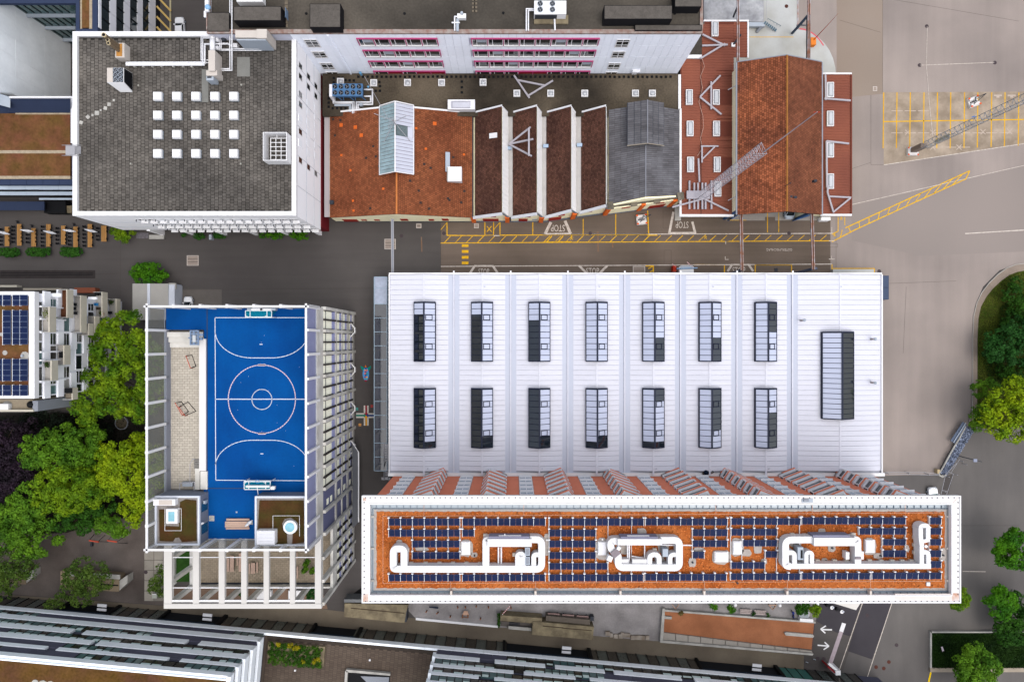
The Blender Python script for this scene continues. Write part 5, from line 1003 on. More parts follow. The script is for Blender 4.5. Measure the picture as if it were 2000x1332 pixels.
for u, v in ((780,1060),(927,1083.5),(1439,1137),(1359,1060),(1352,1097),(1624,1069),(1612,1094),(1718,1084),(1840,1083),(1068,1053),(1176,1052)): part('roof_vent', MB().cyl(X(u,Zr),Y(v,Zr),Zr,Zr+.4,.14,10), dgrey if u < 1050 or u > 1190 else white, of)
m = MB()
for pts in ([(748,1008),(748,1139)],[(748,1008),(1840,1001)],[(748,1139),(1840,1134.5)],[(828,970),(828,1140)],[(1023,970),(1023,1008)],[(1213,968),(1213,1008)],[(1398,967),(1398,1003)],[(1586,975),(1587,1003)],[(1768,968),(1768,1002)],[(880,1135),(881,1165)],[(1046,1135),(1046,1165)],[(1376,1130),(1376,1163)],[(1538,1132),(1538,1163)],[(1700,1130),(1701,1160)]): m.line(pts[0],pts[1],.55,Zr+.13)
part('lightning_wire', m, M('wire_pale', (226,176,150)), of)
for u in (881,1046,1212,1376,1538,1701): part('outlet', MB().px(u-2,1154,u+2,1163,ZT+.02,Zr), M('outlet_cream', (226,216,206)), of)
for v in (1009,1071,1134): part('outlet', MB().px(722,v-2,731,v+2,Zr+.15,Zr-.1), conc, of); part('outlet', MB().px(1849,v-2,1860,v+2,Zr+.15,Zr-.1), M('outlet_cream', (226,216,206)), of)
part('roof_floodlight', MB().px(1566,973.5,1588,981,ZT+.08,ZT-.1), lgrey, of); part('floodlight_head', MB().px(1570,974.5,1580,979,ZT+.3,ZT+.1), mgrey, of); part('square_lid', MB().px(1810,1137,1817,1144,Zr+.3,Zr), white, of)
o = (0,Yw); n = (0,1); d = (1,0)
gdkd = M('oriel_dark_glass', (40,42,46), rough=.2)
oc = [(-13.8,.83),(-2.95,.25),(7.8,.75),(18.5,.22),(29.1,.8),(39.7,.22),(50.3,.75),(60.6,.25)]
sc = [-18.7,-8.2,2.4,13.1,23.8,34.4,45.0,55.4,64.4]
for r in range(7):
    z = 6.6+r*3.05
    for a, b in zip(sc[:-1], sc[1:]):
        for q0, q1 in ((a+1.2,(a+b)/2),((a+b)/2+.01,b-1.2)): part('facade_panel', MB().obox(o,d,n,q0+.02,q1-.02,-.12,0,z+.02,z+3.02), terra, of)
    part('facade_panel', MB().obox(o,d,n,xa+.02,sc[0]-1.2,-.12,0,z+.02,z+3.02), terra, of); part('facade_panel', MB().obox(o,d,n,sc[-1]+1.2,xb-.02,-.12,0,z+.02,z+3.02), terra, of)
    for s_ in sc:
        w = window(of, o, d, n, s_-1.15, s_+1.15, z+.25, z+2.75, white, GL('office_glass', (150,166,186), rough=.1), bars=(.5,), fw=.14, proud=.06)
        part('sill', MB().obox(o,d,n,s_-1.15,s_+1.15,.06,.4,z+.2,z+.32), whitem, w); part('lintel_strip', MB().obox(o,d,n,s_-1.15,s_+1.15,-.1,.02,z+2.8,z+3.0), terra, w)
    for c_, t_ in oc:
        a, b = c_-2.05, c_+2.05; k = a+(b-a)*t_; pj = 1.6; zz = z+.3
        A, B, K = (a,Yw+.35), (b,Yw+.35), (k,Yw+pj)
        w0, w1 = (a,Yw), (b,Yw)
        ori = part('oriel', MB().prism([w0,A,K,B,w1], zz+2.05, zz+2.4), terra, of)
        for q_, zq, mq, nq_ in ((.16,2.44,white,'frame'),(.62,2.48,gdkd,'roof_glass')): part(nq_, MB().prism([(a+q_,Yw+.01),(a+q_,Yw+.35-q_*.3),(k,Yw+pj-q_*1.15),(b-q_,Yw+.35-q_*.3),(b-q_,Yw+.01)], zz+2.39, zz+zq), mq, ori)
        part('frame', MB().prism([w0,(a+.06,Yw+.32),(k,Yw+pj-.09),(b-.06,Yw+.32),w1], zz-.1, zz+.45).prism([w0,(a+.06,Yw+.32),(k,Yw+pj-.09),(b-.06,Yw+.32),w1], zz+1.7, zz+2.04), whitem, ori)
        part('glass', MB().prism([w0,(a+.22,Yw+.24),(k,Yw+pj-.3),(b-.22,Yw+.24),w1], zz+.46, zz+1.69), glassd, ori)
        mm = MB()
        for (p, q) in ((A,K),(K,B)):
            for f in (.03,.97): mm.cyl(p[0]+(q[0]-p[0])*f, p[1]+(q[1]-p[1])*f-.06, zz+.3, zz+1.8, .1, 6)
        part('mullion', mm, white, ori)
pvm = M('solar_cells', (15,32,72), var=.06, s1=1, s2=8, objr=.12, rough=.45, spec=.12)
pvd = M('dark_solar_cells', (20,28,52), var=.05, objr=.1, rough=.25, spec=.6)
pvf = M('solar_frame', (104,124,160), rough=.4)
Zs = 31.75
pitch = {}
def solar(lb, rows):
    us = [r[0] for r in rows]; t = thing('solar_array', lb, 'solar array', P(min(us),rows[0][2],Zr), 'solar arrays on the orange roof')
    ends = {}
    for (u0, u1, v0, v1, n_) in rows:
        p_ = (u1-u0)/n_; w = p_*(H-Zs)/F; h = (v1-v0)*(H-Zs)/F; key = (round(w,2), round(h,2))
        if key not in pitch:
            w_, h_ = key; tl = .22
            pitch[key] = (mesh_of('solar_panel', MB().hexa([(-w_/2+.03,-h_/2,-.04),(w_/2-.03,-h_/2,-.04),(w_/2-.03,h_/2,tl-.04),(-w_/2+.03,h_/2,tl-.04),(-w_/2+.03,-h_/2,0),(w_/2-.03,-h_/2,0),(w_/2-.03,h_/2,tl),(-w_/2+.03,h_/2,tl)]), pvf),
                          mesh_of('cells', MB().hexa([(-w_/2+.045,-h_/2+.02,.0),(w_/2-.045,-h_/2+.02,.0),(w_/2-.045,h_/2-.02,tl-.005),(-w_/2+.045,h_/2-.02,tl-.005),(-w_/2+.045,-h_/2+.02,.012),(w_/2-.045,-h_/2+.02,.012),(w_/2-.045,h_/2-.02,tl+.008),(-w_/2+.045,h_/2-.02,tl+.008)]), pvm))
        fm_, cm_ = pitch[key]
        for k in range(n_):
            c_ = (X(u0+p_*(k+.5),Zs), Y((v0+v1)/2,Zs), Zs-.1)
            q = inst('solar_panel', fm_, t, c_); inst('cells', cm_, q, c_)
        bm_ = MB()
        for k in range(0, n_+1, 2):
            x = X(u0+p_*k,Zs); bm_.box(x-.028,x+.028,Y(v1+.6,Zs),Y(v0-1.2,Zs),Zr+.05,Zs+.02); bm_.box(x-.15,x+.15,Y(v0-.4,Zs)-.05,Y(v0-2,Zs),Zr+.05,Zs+.1)
            ends.setdefault(round(u0+p_*k), []).append((v0, v1))
        part('mounting_rail', bm_, white, t)
    lk = MB()
    for u, vs in ends.items():
        if len(vs) > 1: x = X(u,Zs); lk.box(x-.03,x+.03,Y(max(v[1] for v in vs),Zs),Y(min(v[0] for v in vs),Zs),Zr+.1,Zr+.35)
    if lk.v: part('link_rail', lk, white, t)
R1, R2, R3, R4, R5, R6 = (1012,1026.5),(1033.6,1047.8),(1055,1069),(1077.4,1091.5),(1098.8,1112.4),(1121,1135)
solar('stepped four-row solar array at the left end of the orange roof', [(759,898.3,*R1,12),(759,898.3,*R2,12),(805,898.3,*R3,8),(805,898.3,*R4,8)])
solar('solar array of one long row and a short stub above the first duct loop', [(903,1065.3,*R1,14),(903,926.4,*R2,2)])
solar('single solar row under the small left duct loop', [(759,898.3,*R6,12)]); solar('single solar row under the first big duct loop', [(903,1065,*R6,14)])
solar('tall six-row solar array between the first and second duct loops', [(1072.5,1257.4,*R1,16),(1072.5,1164,*R2,8),(1072.5,1164,*R3,8),(1072.5,1164,*R4,8),(1072.5,1187,*R5,10),(1072.5,1256.5,*R6,16)])
solar('solar array right of the second duct loop ending in one pair of panels', [(1260.6,1421,1012,1026,14),(1352.6,1421,1033,1047,6),(1352.6,1421,1054.4,1068,6),(1352.6,1375.5,1076.5,1090.5,2)])
solar('single solar row below the second duct loop and its vent boxes', [(1259.5,1419,1119.8,1134,14)])
solar('six-row solar array with gap left of the third duct loop', [(1428,1563.4,1011.4,1025,12),(1428,1518,1032,1046,8),(1450.5,1518,1053.6,1067,6),(1495,1518,1075.5,1089,2),(1428,1494,1097,1110.6,6),(1427,1563,1119,1132.6,12)])
solar('solar array above the third duct loop stepping down on its right', [(1566,1769,1010,1024,18),(1678,1769.5,1030.6,1044,8),(1724,1769.5,1052,1065,4),(1724,1769.5,1074,1088,4)])
solar('left solar row under the third duct loop', [(1566,1699.5,1118,1131.6,12)]); solar('right solar row under the third duct loop', [(1703,1838.5,1117.4,1131,12)])
solar('short stack of paired solar panels at the right end of the orange roof', [(1816,1838.5,1010,1024,2),(1816,1838.5,1030.6,1044,2),(1816,1838.5,1052,1065,2),(1816,1838.5,1074,1088,2),(1816,1838.5,1095,1109,2)])
dw = M('duct_white', (250,250,252), k=.6, streak=(.8,.8,.05), var=.012, s1=.5, rough=.4)
def rounded(pts, r):
    out = [pts[0]]
    for i in range(1, len(pts)-1):
        a, b, c_ = Vector(pts[i-1]), Vector(pts[i]), Vector(pts[i+1]); d1 = (a-b); d2 = (c_-b); q = min(r, d1.length*.49, d2.length*.49)
        p0, p1 = b+d1.normalized()*q, b+d2.normalized()*q
        for k in range(6): t_ = k/5; out.append(tuple(p0*(1-t_)**2+b*2*t_*(1-t_)+p1*t_**2))
    return out+[pts[-1]]
def duct(t, pts, w, zt=33.0, zb=31.5, r=9, name='duct'):
    p = [Vector(P(u,v,zt)[:2]) for u, v in rounded([Vector(q) for q in pts], r)]; L_, R_ = [], []
    for i, a in enumerate(p):
        dv = (p[min(i+1,len(p)-1)]-p[max(i-1,0)]).normalized(); nn = Vector((-dv.y,dv.x))*w*.1*(H-zt)/H/2*1.0
        L_.append(a+nn); R_.append(a-nn)
    m = MB(); k = len(p)
    m.v = [(q.x,q.y,zb) for q in L_]+[(q.x,q.y,zb) for q in R_]+[(q.x,q.y,zt) for q in L_]+[(q.x,q.y,zt) for q in R_]
    for i in range(k-1):
        m.f += [(2*k+i,3*k+i,3*k+i+1,2*k+i+1),(i,i+1,k+i+1,k+i),(i,2*k+i,2*k+i+1,i+1),(k+i,k+i+1,3*k+i+1,3*k+i)]
    m.f += [(0,k,3*k,2*k),(k-1,3*k-1,4*k-1,2*k-1) if False else (k-1,2*k+k-1,3*k+k-1,k+k-1)]
    d_ = part(name, m, dw, t)
    fl = MB(); acc = 0                    # flanges
    for i in range(1, k-1):
        acc += (p[i]-p[i-1]).length
        if acc > 2.6: acc = 0; q0, q1 = L_[i]*1.0, R_[i]*1.0; e = (q0-q1).normalized()*.04; dd_ = (p[i+1]-p[i]).normalized()*.03; fl.hexa([(*(q1-e-dd_),zb),(*(q0+e-dd_),zb),(*(q0+e+dd_),zb),(*(q1-e+dd_),zb),(*(q1-e-dd_),zt+.03),(*(q0+e-dd_),zt+.03),(*(q0+e+dd_),zt+.03),(*(q1-e+dd_),zt+.03)])
    if fl.v: part('flange', fl, M('flange_white', (238,238,242)), d_)
    return d_
W13 = 13.2
t = thing('air_duct', 'left white air duct loop with small end loop on the orange roof', 'ventilation duct', P(930,1085,Zr), 'white duct loops on the orange roof')
duct(t, [(768,1106),(768,1071.5),(789,1071.5),(789,1108)], W13,33,31.5,8); duct(t, [(768,1100),(768,1111),(780,1111.2)],W13,33.002,31.49,10); duct(t, [(778,1111.3),(1058,1111.3),(1058,1053.5),(1035,1053.5)], W13,33.01,31.48,11)
duct(t, [(955,1055),(949,1055),(949,1107)], W13,33.005,31.5,10); duct(t, [(1011.5,1107),(1011.5,1082.5),(1022,1082.5),(1022,1106)],10.5,32.95,31.5,8); duct(t, [(1054,1083),(1042.5,1083),(1042.5,1106)],9.5,32.94,31.5,8)
part('air_handler', MB().px(952,1052.5,1038.5,1067.5,33.5,31.5), dw, t); part('handler_roof', MB().px(955,1047.5,1034,1052,33.3,31.6), M('handler_grey', (150,150,172), var=.1), t); part('pipe_rail', MB().path([P(974,1046,33),P(1018,1046,33)],.09).tube(P(986,1042,33),P(986,1049,33),.08), whitem, t)
for v in (1069.5,1087.5): f = part('fan_box', MB().px(1025.5,v,1035,v+15.5,33.0,31.6), lgrey, t); part('louvre', MB().px(1027.5,v+2.5,1033,v+13.5,33.06,33.0), mgrey, f)
part('pipe', MB().path([P(973.5,1068,32),P(973.5,1104,32)],.12).path([P(979,1068,32),P(979,1102,32),P(1005,1102.5,32)],.12), whitem, t)
t = thing('air_duct', 'middle white air duct ring with bent left side on the orange roof', 'ventilation duct', P(1260,1085,Zr), 'white duct loops on the orange roof')
duct(t, [(1210,1057),(1193,1057),(1193,1071),(1200,1078)],W13,33,31.5,10); duct(t, [(1203,1079),(1207.5,1085),(1207.5,1108),(1250,1108),(1327,1108.6),(1327,1055),(1290,1055)],W13,33.01,31.49,10)
duct(t, [(1269,1106),(1269,1083),(1287.5,1083),(1287.5,1106)],9.5,32.95,31.5,9); duct(t, [(1325,1083),(1309,1083),(1309,1106)],8.5,32.94,31.5,8)
part('air_handler', MB().px(1206.5,1052.5,1293,1064.5,33.5,31.5), dw, t); part('handler_roof', MB().px(1212,1048.3,1285,1052,33.3,31.6), M('handler_grey', (150,150,172)), t); part('fan_box', MB().px(1235,1092,1264,1101.5,32.8,31.5), dw, t); part('fan_box', MB().px(1213,1092,1228,1100,32.7,31.5), dw, t); part('vent_box', MB().px(1294.5,1072,1305,1087,32.9,31.5), lgrey, t)
part('damper', MB().beam(P(1196,1085,33.2),P(1208,1075,33.2),1.0,.12), M('damper_grey', (150,140,146)), t); part('damper_box', MB().beam(P(1186,1087,32.6),P(1195,1091,32.6),.8,.9), white, t); part('damper_box', MB().beam(P(1206,1072,33),P(1210,1066,33),.5,.9), white, t)
part('pipe', MB().path([P(1225.5,1064,32),P(1225.5,1097,32)],.1).path([P(1229,1064,32),P(1229,1097,32)],.12).path([P(1259,1064,32),P(1259,1090,32),P(1233,1085.5,32)],.09).path([P(1292,1064,32),P(1352,1064.5,32)],.1), whitem, t); part('pipe_rail', MB().path([P(1225,1046,33),P(1268,1046,33)],.08), whitem, t)
t = thing('air_duct', 'right white air duct run with tall loop at its far end', 'ventilation duct', P(1670,1085,Zr), 'white duct loops on the orange roof')
duct(t, [(1592,1054),(1534.5,1054),(1534.5,1105),(1545,1106)],13,33,31.5,12); duct(t, [(1540,1105.7),(1818.5,1105.7)],10,33.01,31.49,1); duct(t, [(1668,1053.5),(1676,1054),(1676,1102)],12.5,33.02,31.5,8)
duct(t, [(1538,1079),(1552,1079),(1552,1103)],9,32.95,31.5,7); duct(t, [(1575,1103),(1575,1079),(1586,1079),(1586,1103)],8,32.94,31.5,8)
duct(t, [(1800.5,1103),(1800.5,1064),(1798.5,1050),(1798.5,1028),(1805,1026),(1813,1027),(1813,1052)],8.5,33.015,31.5,6); duct(t, [(1800,1078),(1813.5,1078),(1813.5,1103)],8.5,32.96,31.5,8); duct(t, [(1802,1057.5),(1816,1054)],7,32.97,31.5,2)
part('air_handler', MB().px(1590,1050,1671,1066,33.5,31.5), dw, t); part('handler_roof', MB().px(1588,1045,1660,1049.8,33.3,31.6), M('handler_grey', (150,150,172)), t); part('fan_box', MB().px(1558,1068.5,1569,1093,33,31.5), lgrey, t); part('louvre', MB().px(1564,1074,1568,1090,33.05,33), black, t)
part('damper', MB().px(1671,1088,1682,1092,33.2,32), M('damper_grey', (150,140,146)), t); part('damper_box', MB().px(1652,1078,1659,1092,32.6,31.5), white, t); part('damper_box', MB().px(1681,1077,1687,1092,32.6,31.5), white, t); part('exhaust', MB().cyl(*P(1809,1067)[:2],31.3,31.9,.22,12) if False else MB().cyl(X(1809,32),Y(1067,32),31.3,32,.24,12), white, t)
fm_ = mesh_of('duct_foot', MB().box(-.3,.3,-.24,.24,0,.5), M('foot_cream', (224,216,204)))
ft = [(803,1101),(831,1101),(858,1101),(884.5,1101),(911,1101),(937.5,1101.5),(965,1102.5),(795,1074),(948,1046),(1032,1047),(1044,1046.5),(1005,1083),(1206,1049),(1282,1047),(1301,1046.5),(1279,1074)]
for u, v in ft: inst('duct_foot', fm_, of, (X(u,31.7), Y(v,31.7), Zr+.05))
for u, v in [(1548,1044.5),(1573,1045.5),(1583,1044.5),(1637,1044),(1667,1044),(1525,1066),(1525,1084.5),(1597,1095.5),(1630.5,1095.5),(1653.5,1095.5),(1699,1095.5),(1721.5,1096),(1743,1096),(1762.5,1096),(1780.5,1096),(1788.5,1029),(1788.5,1050),(1788.5,1064.5),(1788.5,1079)]: inst('duct_foot', fm_, of, (X(u,31.7), Y(v,31.7), Zr+.05))
blue = M('blue_court', (0,86,160), streak=(.9,.12,.06), var=.12, s1=.25, s2=3, tint=(0,72,144), ts=.1)
mesh_p = M('lilac_mesh', (156,158,190), k=.9, var=.05, rough=.6, alpha=.62)
mesh_c = M('clear_mesh', (160,160,152), var=.05, rough=.6, alpha=.42)
purp = M('purple_panel', (150,154,192), k=1.0, var=.05, s1=.5)
purd = M('dark_purple_panel', (98,100,130), k=1.0, var=.08, s1=.5)
crm = M('cream_blind', (250,236,216), k=1.1, var=.03, s1=.6)
moul = M('dark_mullion', (70,66,64), var=.1)
pconc = M('pale_school_concrete', (216,214,208), k=.8, var=.05, s1=.4, s2=3, tint=(178,176,170), ts=.3, tvar=.4)
paver = M('beige_paver', (204,196,182), var=.06, s1=.3, isl=.08)
xW, xE, yN, yS, yP = -55.2, -30.9, 5.35, -31.6, -43.1
ZC, ZF = 25.0, 30.3
sc_ = thing('school_building', 'school with blue rooftop sports court inside a high white fence', 'building', ((xW+xE)/2, -15, 0))
part('wall', MB().box(xW+.05, xE-.35, yS+.02, yN-.05, 0, 23.3), pconc, sc_)
tx0, tx1, ty0, ty1 = X(329,24), X(396,24), Y(955,24), Y(677,24)
cs = MB()
cx0 = X(324,ZC); cs.box(cx0, xE-.35, Y(644,ZC), yN-.1, 23.35, ZC).box(tx1+.62, xE-.35, yS+.25, Y(644,ZC)-.002, 23.35, ZC)
part('court', cs, blue, sc_)
part('terrace_floor', MB().box(xW+.1, tx1+.6, yS+.2, Y(644,ZC)-.004, 23.3, 23.5), M('floor_bed', (150,144,134)), sc_)
m = MB(); i = 0; y = ty0
while y < ty1-.2:
    x = tx0-(.4 if i % 2 else 0)
    while x < tx1-.05:
        a, b = max(x,tx0), min(x+.8,tx1); q = .02
        if b-a > .1: k = len(m.v); z = 23.56; m.v += [(a+q,y+q,z),(b-q,y+q,z),(b-q,y+.4-q,z),(a+q,y+.4-q,z),(a+q,y+q,23.5),(b-q,y+q,23.5),(b-q,y+.4-q,23.5),(a+q,y+.4-q,23.5)]; m.f += [(k,k+1,k+2,k+3),(k,k+4,k+5,k+1),(k+1,k+5,k+6,k+2),(k+2,k+6,k+7,k+3),(k+3,k+7,k+4,k)]
        x += .8
    y += .4; i += 1
part('terrace_paving', m, paver, sc_, kind='stuff')
for k in range(3): part('seating_step', MB().box(xW+.4, X(398,24.5), Y(658.5+k*10,24.6), Y(648.5+k*10,24.6), 23.5, 24.85-.42*k), pconc, sc_)
part('side_wall', MB().box(xW+.35, tx0-.02, yS+3, Y(646,24.5), 23.5, 25.0), M('grey_upstand', (150,154,166), var=.05), sc_)
part('bench_wall', MB().box(X(392.5,24.6), X(404.5,24.8), Y(919,25), Y(662,25), 23.5, 25.25), M('white_bench', (238,236,234), var=.02), sc_); part('bench_ledge', MB().box(X(383,24.2), X(392.3,24.2), Y(955,24.2), Y(914,24.2), 23.5, 24.6).box(X(392.4,25), X(406,25), Y(955,25), Y(920,25), 23.5, 25.2), pconc, sc_)
for k in range(6): part('stair_tread', MB().px(378+.2*k,896+k*3.4,394,898.6+k*3.4,23.7+.15*k,23.5), M('tread_grey', (150,148,144)), sc_)
def cl(pts, w=.1, closed=False):
    m = MB(); q = pts+([pts[0]] if closed else [])
    for a, b in zip(q[:-1], q[1:]):
        d = Vector((b[0]-a[0], b[1]-a[1])); 
        if d.length < 1e-4: continue
        d.normalize(); nn = Vector((-d.y, d.x))*w/2; e = d*w*.25; a2 = Vector(a[:2])-e; b2 = Vector(b[:2])+e
        m.poly([(*(a2-nn),ZC+.012),(*(b2-nn),ZC+.012),(*(b2+nn),ZC+.012),(*(a2+nn),ZC+.012)])
    return m
cp = lambda u, v: (X(u,ZC), Y(v,ZC))
lw = M('court_line_white', (226,236,248), var=.02); lp = M('court_line_pink', (236,216,226), var=.02)
part('court_line', cl([cp(603,620.5), cp(420,620.5), cp(421.5,937.5), cp(607,938.5)], .11), lw, sc_); part('court_line', cl([cp(420.8,779.5), cp(606,779.5)], .13), lw, sc_)
part('court_circle', cl([cp(511.5+65.6*math.cos(a), 779.5+66.6*math.sin(a)) for a in [k*math.pi/40 for k in range(80)]], .13, True), lp, sc_)
part('court_circle', cl([cp(511.5+19.6*math.cos(a), 780+19.6*math.sin(a)) for a in [k*math.pi/24 for k in range(48)]], .13, True), lw, sc_)
def D(v0, s_):
    pts = [cp(420.6, v0+s_*31)]
    for k in range(13): t_ = k/12*math.pi/2*.93; pts.append(cp(492-71.5*math.cos(t_+.11), v0+s_*(27+52*math.sin(t_+.11))))
    pts += [cp(531, v0+s_*79)]
    for k in range(13): t_ = k/12*math.pi/2*.93; pts.append(cp(531+72*math.sin(t_), v0+s_*(27+52*math.cos(t_))))
    return pts
part('goal_arc', cl(D(620,1), .11), lw, sc_); part('goal_arc', cl(D(938.5,-1), .11), lw, sc_)
for u, v in ((510,672.5),(511.5,886)): part('penalty_mark', cl([cp(u-2.4,v), cp(u+2.4,v)], .14), lw, sc_)
for v in (713,846.5): part('circle_bar', cl([cp(505,v), cp(518,v)], .3), lp, sc_)
part('court_joint', cl([cp(404.6,600), cp(404.6,1052)], .12), dgrey, sc_); part('court_joint', cl([cp(404,953.5), cp(500,953.5)], .1), dgrey, sc_)
for u, v in ((462,1000),): part('floor_lid', MB().px(u-1.6,v-1.6,u+1.6,v+1.6,ZC+.03,ZC), lgrey, sc_)
for k in range(26): part('confetti', MB().px(*(lambda a, b: (a-.35,b-.35,a+.35,b+.35))(random.uniform(425,595), random.uniform(630,930)),ZC+.02,ZC), lw, sc_) if k < 14 else None
def wallfence(a, b, nb, out, mat, nm):
    a, b = Vector((*a,0)), Vector((*b,0)); d = (b-a).normalized(); L_ = (b-a).length
    for k in range(nb+1):
        s_ = L_*k/nb; pst = part('fence_post', MB().obox(a,d,out,s_-.2,s_+.2,-.05,.5,ZC-.9 if out != (0,-1) else 23.0,ZF), white, sc_)
        if k < nb: part('fence_panel', MB().obox(a,d,out,s_+.22,s_+L_/nb-.22,.12,.14,ZC+.2,ZF-.1), mat, sc_)
    part('fence_rail', MB().obox(a,d,out,-.3,L_+.3,.0,.3,ZF+.005,ZF+.2), white, sc_); part('fence_rail', MB().obox(a,d,out,0,L_,.1,.2,ZC+.12,ZC+.24), lgrey, sc_)
wallfence((xE-.3,yS),(xE-.3,yN),10,(1,0),mesh_p,'e'); wallfence((xW+.3,yS),(xW+.3,yN),10,(-1,0),mesh_c,'w'); wallfence((xW,yN-.3),(xE,yN-.3),6,(0,1),mesh_c,'n'); wallfence((xW,yS+.3),(xE,yS+.3),6,(0,-1),mesh_c,'s')
o = (xE,0); d = (0,1); n = (1,0); bw = (yN-yS)/10
part('parapet_wall', MB().box(xE-.34, xE+.02, yS, yN, 21.7, 25.1), pconc, sc_); part('pergola_side', MB().box(xE-.34, xE+.02, yP+.7, yS-.01, 21.7, 22.3), pconc, sc_)
rows = ((14.25,21.6),(9.9,13.2),(5.8,9.2),(1.7,4.7))
for z0, z1 in ((13.25,14.2),(9.2,9.9),(4.7,5.8),(.05,1.6)): part('floor_beam', MB().obox(o,d,n,yP,yN,-.34,.12,z0,z1), pconc, sc_)
for k in range(14):
    y = yN-k*bw
    if y < yP-.1: y = yP+.2
    part('pier', MB().obox(o,d,n,y-.26,y+.26,-.34,.42,0,21.68 if k < 11 else 22.4), pconc, sc_)
for k in range(13):
    y1 = yN-k*bw-.27; y0 = max(yN-(k+1)*bw+.27, yP+.4); 
    for r, (z0, z1) in enumerate(rows):
        sp = z0+(z1-z0)*(.24 if r == 0 else .28)
        if k in (8,9):
            part('purple_panel', MB().obox(o,d,n,y0,y1,-.3,-.02,z0,z1), purd, sc_)
            if k == 8:
                for q in ((.25,.55) if r == 0 else (.3,)): part('slot_window', MB().obox(o,d,n,y0+.3,y0+1.3,-.02,.02,z0+(z1-z0)*q,z0+(z1-z0)*(q+.16 if r == 0 else q+.4)), crm, sc_)
            continue
        if k > 9 and r == 0:
            part('loggia_floor_edge', MB().obox(o,d,n,y0,y1,-.34,.1,14.2,15.9), pconc, sc_); continue
        w = part('window', MB().obox(o,d,n,y0,y1,-.3,-.12,z0,z1), glassd, sc_)
        part('blind', MB().obox(o,d,n,y0+.12,y1-.12,-.12,-.04,sp+.25,z1-.1), crm, w); part('spandrel', MB().obox(o,d,n,y0,y1,-.12,.0,z0,sp), purp, w)
        ym = (y0+y1)/2; part('mullion', MB().obox(o,d,n,ym-.14,ym+.14,-.04,.3,z0,z1-.1), moul, w); part('jamb', MB().obox(o,d,n,y0,y0+.12,-.11,.25,sp,z1-.1).obox(o,d,n,y1-.12,y1,-.11,.25,sp,z1-.1), moul, w)
        if r == 0: part('transom', MB().obox(o,d,n,y0,y1,-.04,.02,z1-1.6,z1-1.4), dgrey, w)
for y in (2.1,-5.5,-12.9,-20.3):          # street-level brackets with lamps
    part('entrance_bracket', MB().beam((xE,y+1.3,2.5),(xE+.8,y+.4,2.5),.16,.4).beam((xE,y-1.3,2.5),(xE+.8,y-.4,2.5),.16,.4).box(xE+.72,xE+.9,y-.5,y+.5,2.2,2.8), white, sc_)
part('entrance_canopy', MB().prism([(xE+.45,-19.5),(xE+1.2,-20.2),(xE+1.6,-21.2),(xE+1.6,-34.5),(xE+.45,-35.8)], 2.9, 3.1), M('canopy_dark', (104,106,112), var=.1), sc_); part('canopy_edge', MB().beam((xE+.5,-19.4,3.1),(xE+1.65,-21.2,3.1),.12,.14).box(xE+1.55,xE+1.75,-34.5,-21.2,3.02,3.2), white, sc_)
ZP = 23.0; ZL = 14.0
xPw = X(320,ZP); 
part('terrace_block', MB().box(xPw+.4, xE-.4, yP+.5, yS-.02, 0, ZL-.12), pconc, sc_)
m = MB(); i = 0; y = yP+.9
fx0, fx1 = X(388,ZL), xE-.5
while y < yS-.1:
    x = fx0-(.35 if i % 2 else 0)
    while x < fx1-.05:
        a, b = max(x,fx0), min(x+.7,fx1); q = .022
        if b-a > .1: k = len(m.v); m.v += [(a+q,y+q,ZL),(b-q,y+q,ZL),(b-q,y+.35-q,ZL),(a+q,y+.35-q,ZL),(a+q,y+q,ZL-.06),(b-q,y+q,ZL-.06),(b-q,y+.35-q,ZL-.06),(a+q,y+.35-q,ZL-.06)]; m.f += [(k,k+1,k+2,k+3),(k,k+4,k+5,k+1),(k+1,k+5,k+6,k+2),(k+2,k+6,k+7,k+3),(k+3,k+7,k+4,k)]
        x += .7
    y += .35; i += 1
part('terrace_paving', m, M('tan_paver', (170,156,136), var=.08, s1=.3, isl=.1), sc_, kind='stuff'); part('paving_bed', MB().box(fx0, fx1, yP+.8, yS-.02, ZL-.12, ZL-.05), M('paving_joint_brown', (120,108,92)), sc_)
part('lawn_bay', MB().box(X(343,ZL), X(371,ZL), yP+1.1, yS-.02, ZL-.11, ZL+.1), M('bay_lawn', (44,78,28), var=.3, s1=1, s2=5, bump=.5), sc_); part('planter_wall', MB().box(X(372,14.5), X(386,14.5), yP+.8, yS-.1, ZL-.1, ZL+.8), pconc, sc_); part('planter_wall', MB().box(X(334,14.5), X(342,14.5), yP+.8, yS-.1, ZL-.1, ZL+.8), pconc, sc_)
part('parapet', MB().box(xPw+.6, xE-.4, yP+.35, yP+.62, ZL-.1, ZL+1.2), pconc, sc_); part('parapet_slot', MB().box(fx0, fx1, yP+.62, yP+.9, ZL-.1, ZL+.04), dgrey, sc_)
pw = M('pergola_white', (228,225,220), k=.6, var=.03, s1=.4)
for u0, u1 in ((320,335.5),(376.5,388.5),(427,438.5),(471,481.5),(514.8,525),(566,575.8),(615,627)):
    x0_, x1_ = X(u0,ZP), X(u1,ZP); part('pergola_beam', MB().box(x0_, x1_, yP+.7, yS+.02, ZP-.7, ZP), pw, sc_)
    if u0 < 615: part('pergola_column', MB().box(x0_+.1, x0_+.85, yP+.02, yP+.68, 0, ZP-.72), pconc, sc_)
part('edge_beam', MB().box(xPw, xE+.1, yP-.1, yP+.66, ZP-.75, ZP+.02), pw, sc_); part('white_rail', MB().box(X(335,ZP), X(615,ZP), yP+.95, yP+1.25, ZP-.3, ZP-.05), white, sc_)
for v in (1089.5,1149): part('steel_tie', MB().box(X(335,ZP), X(615,ZP), Y(v,ZP)-.06, Y(v,ZP)+.06, ZP-.45, ZP-.33), whitem, sc_)
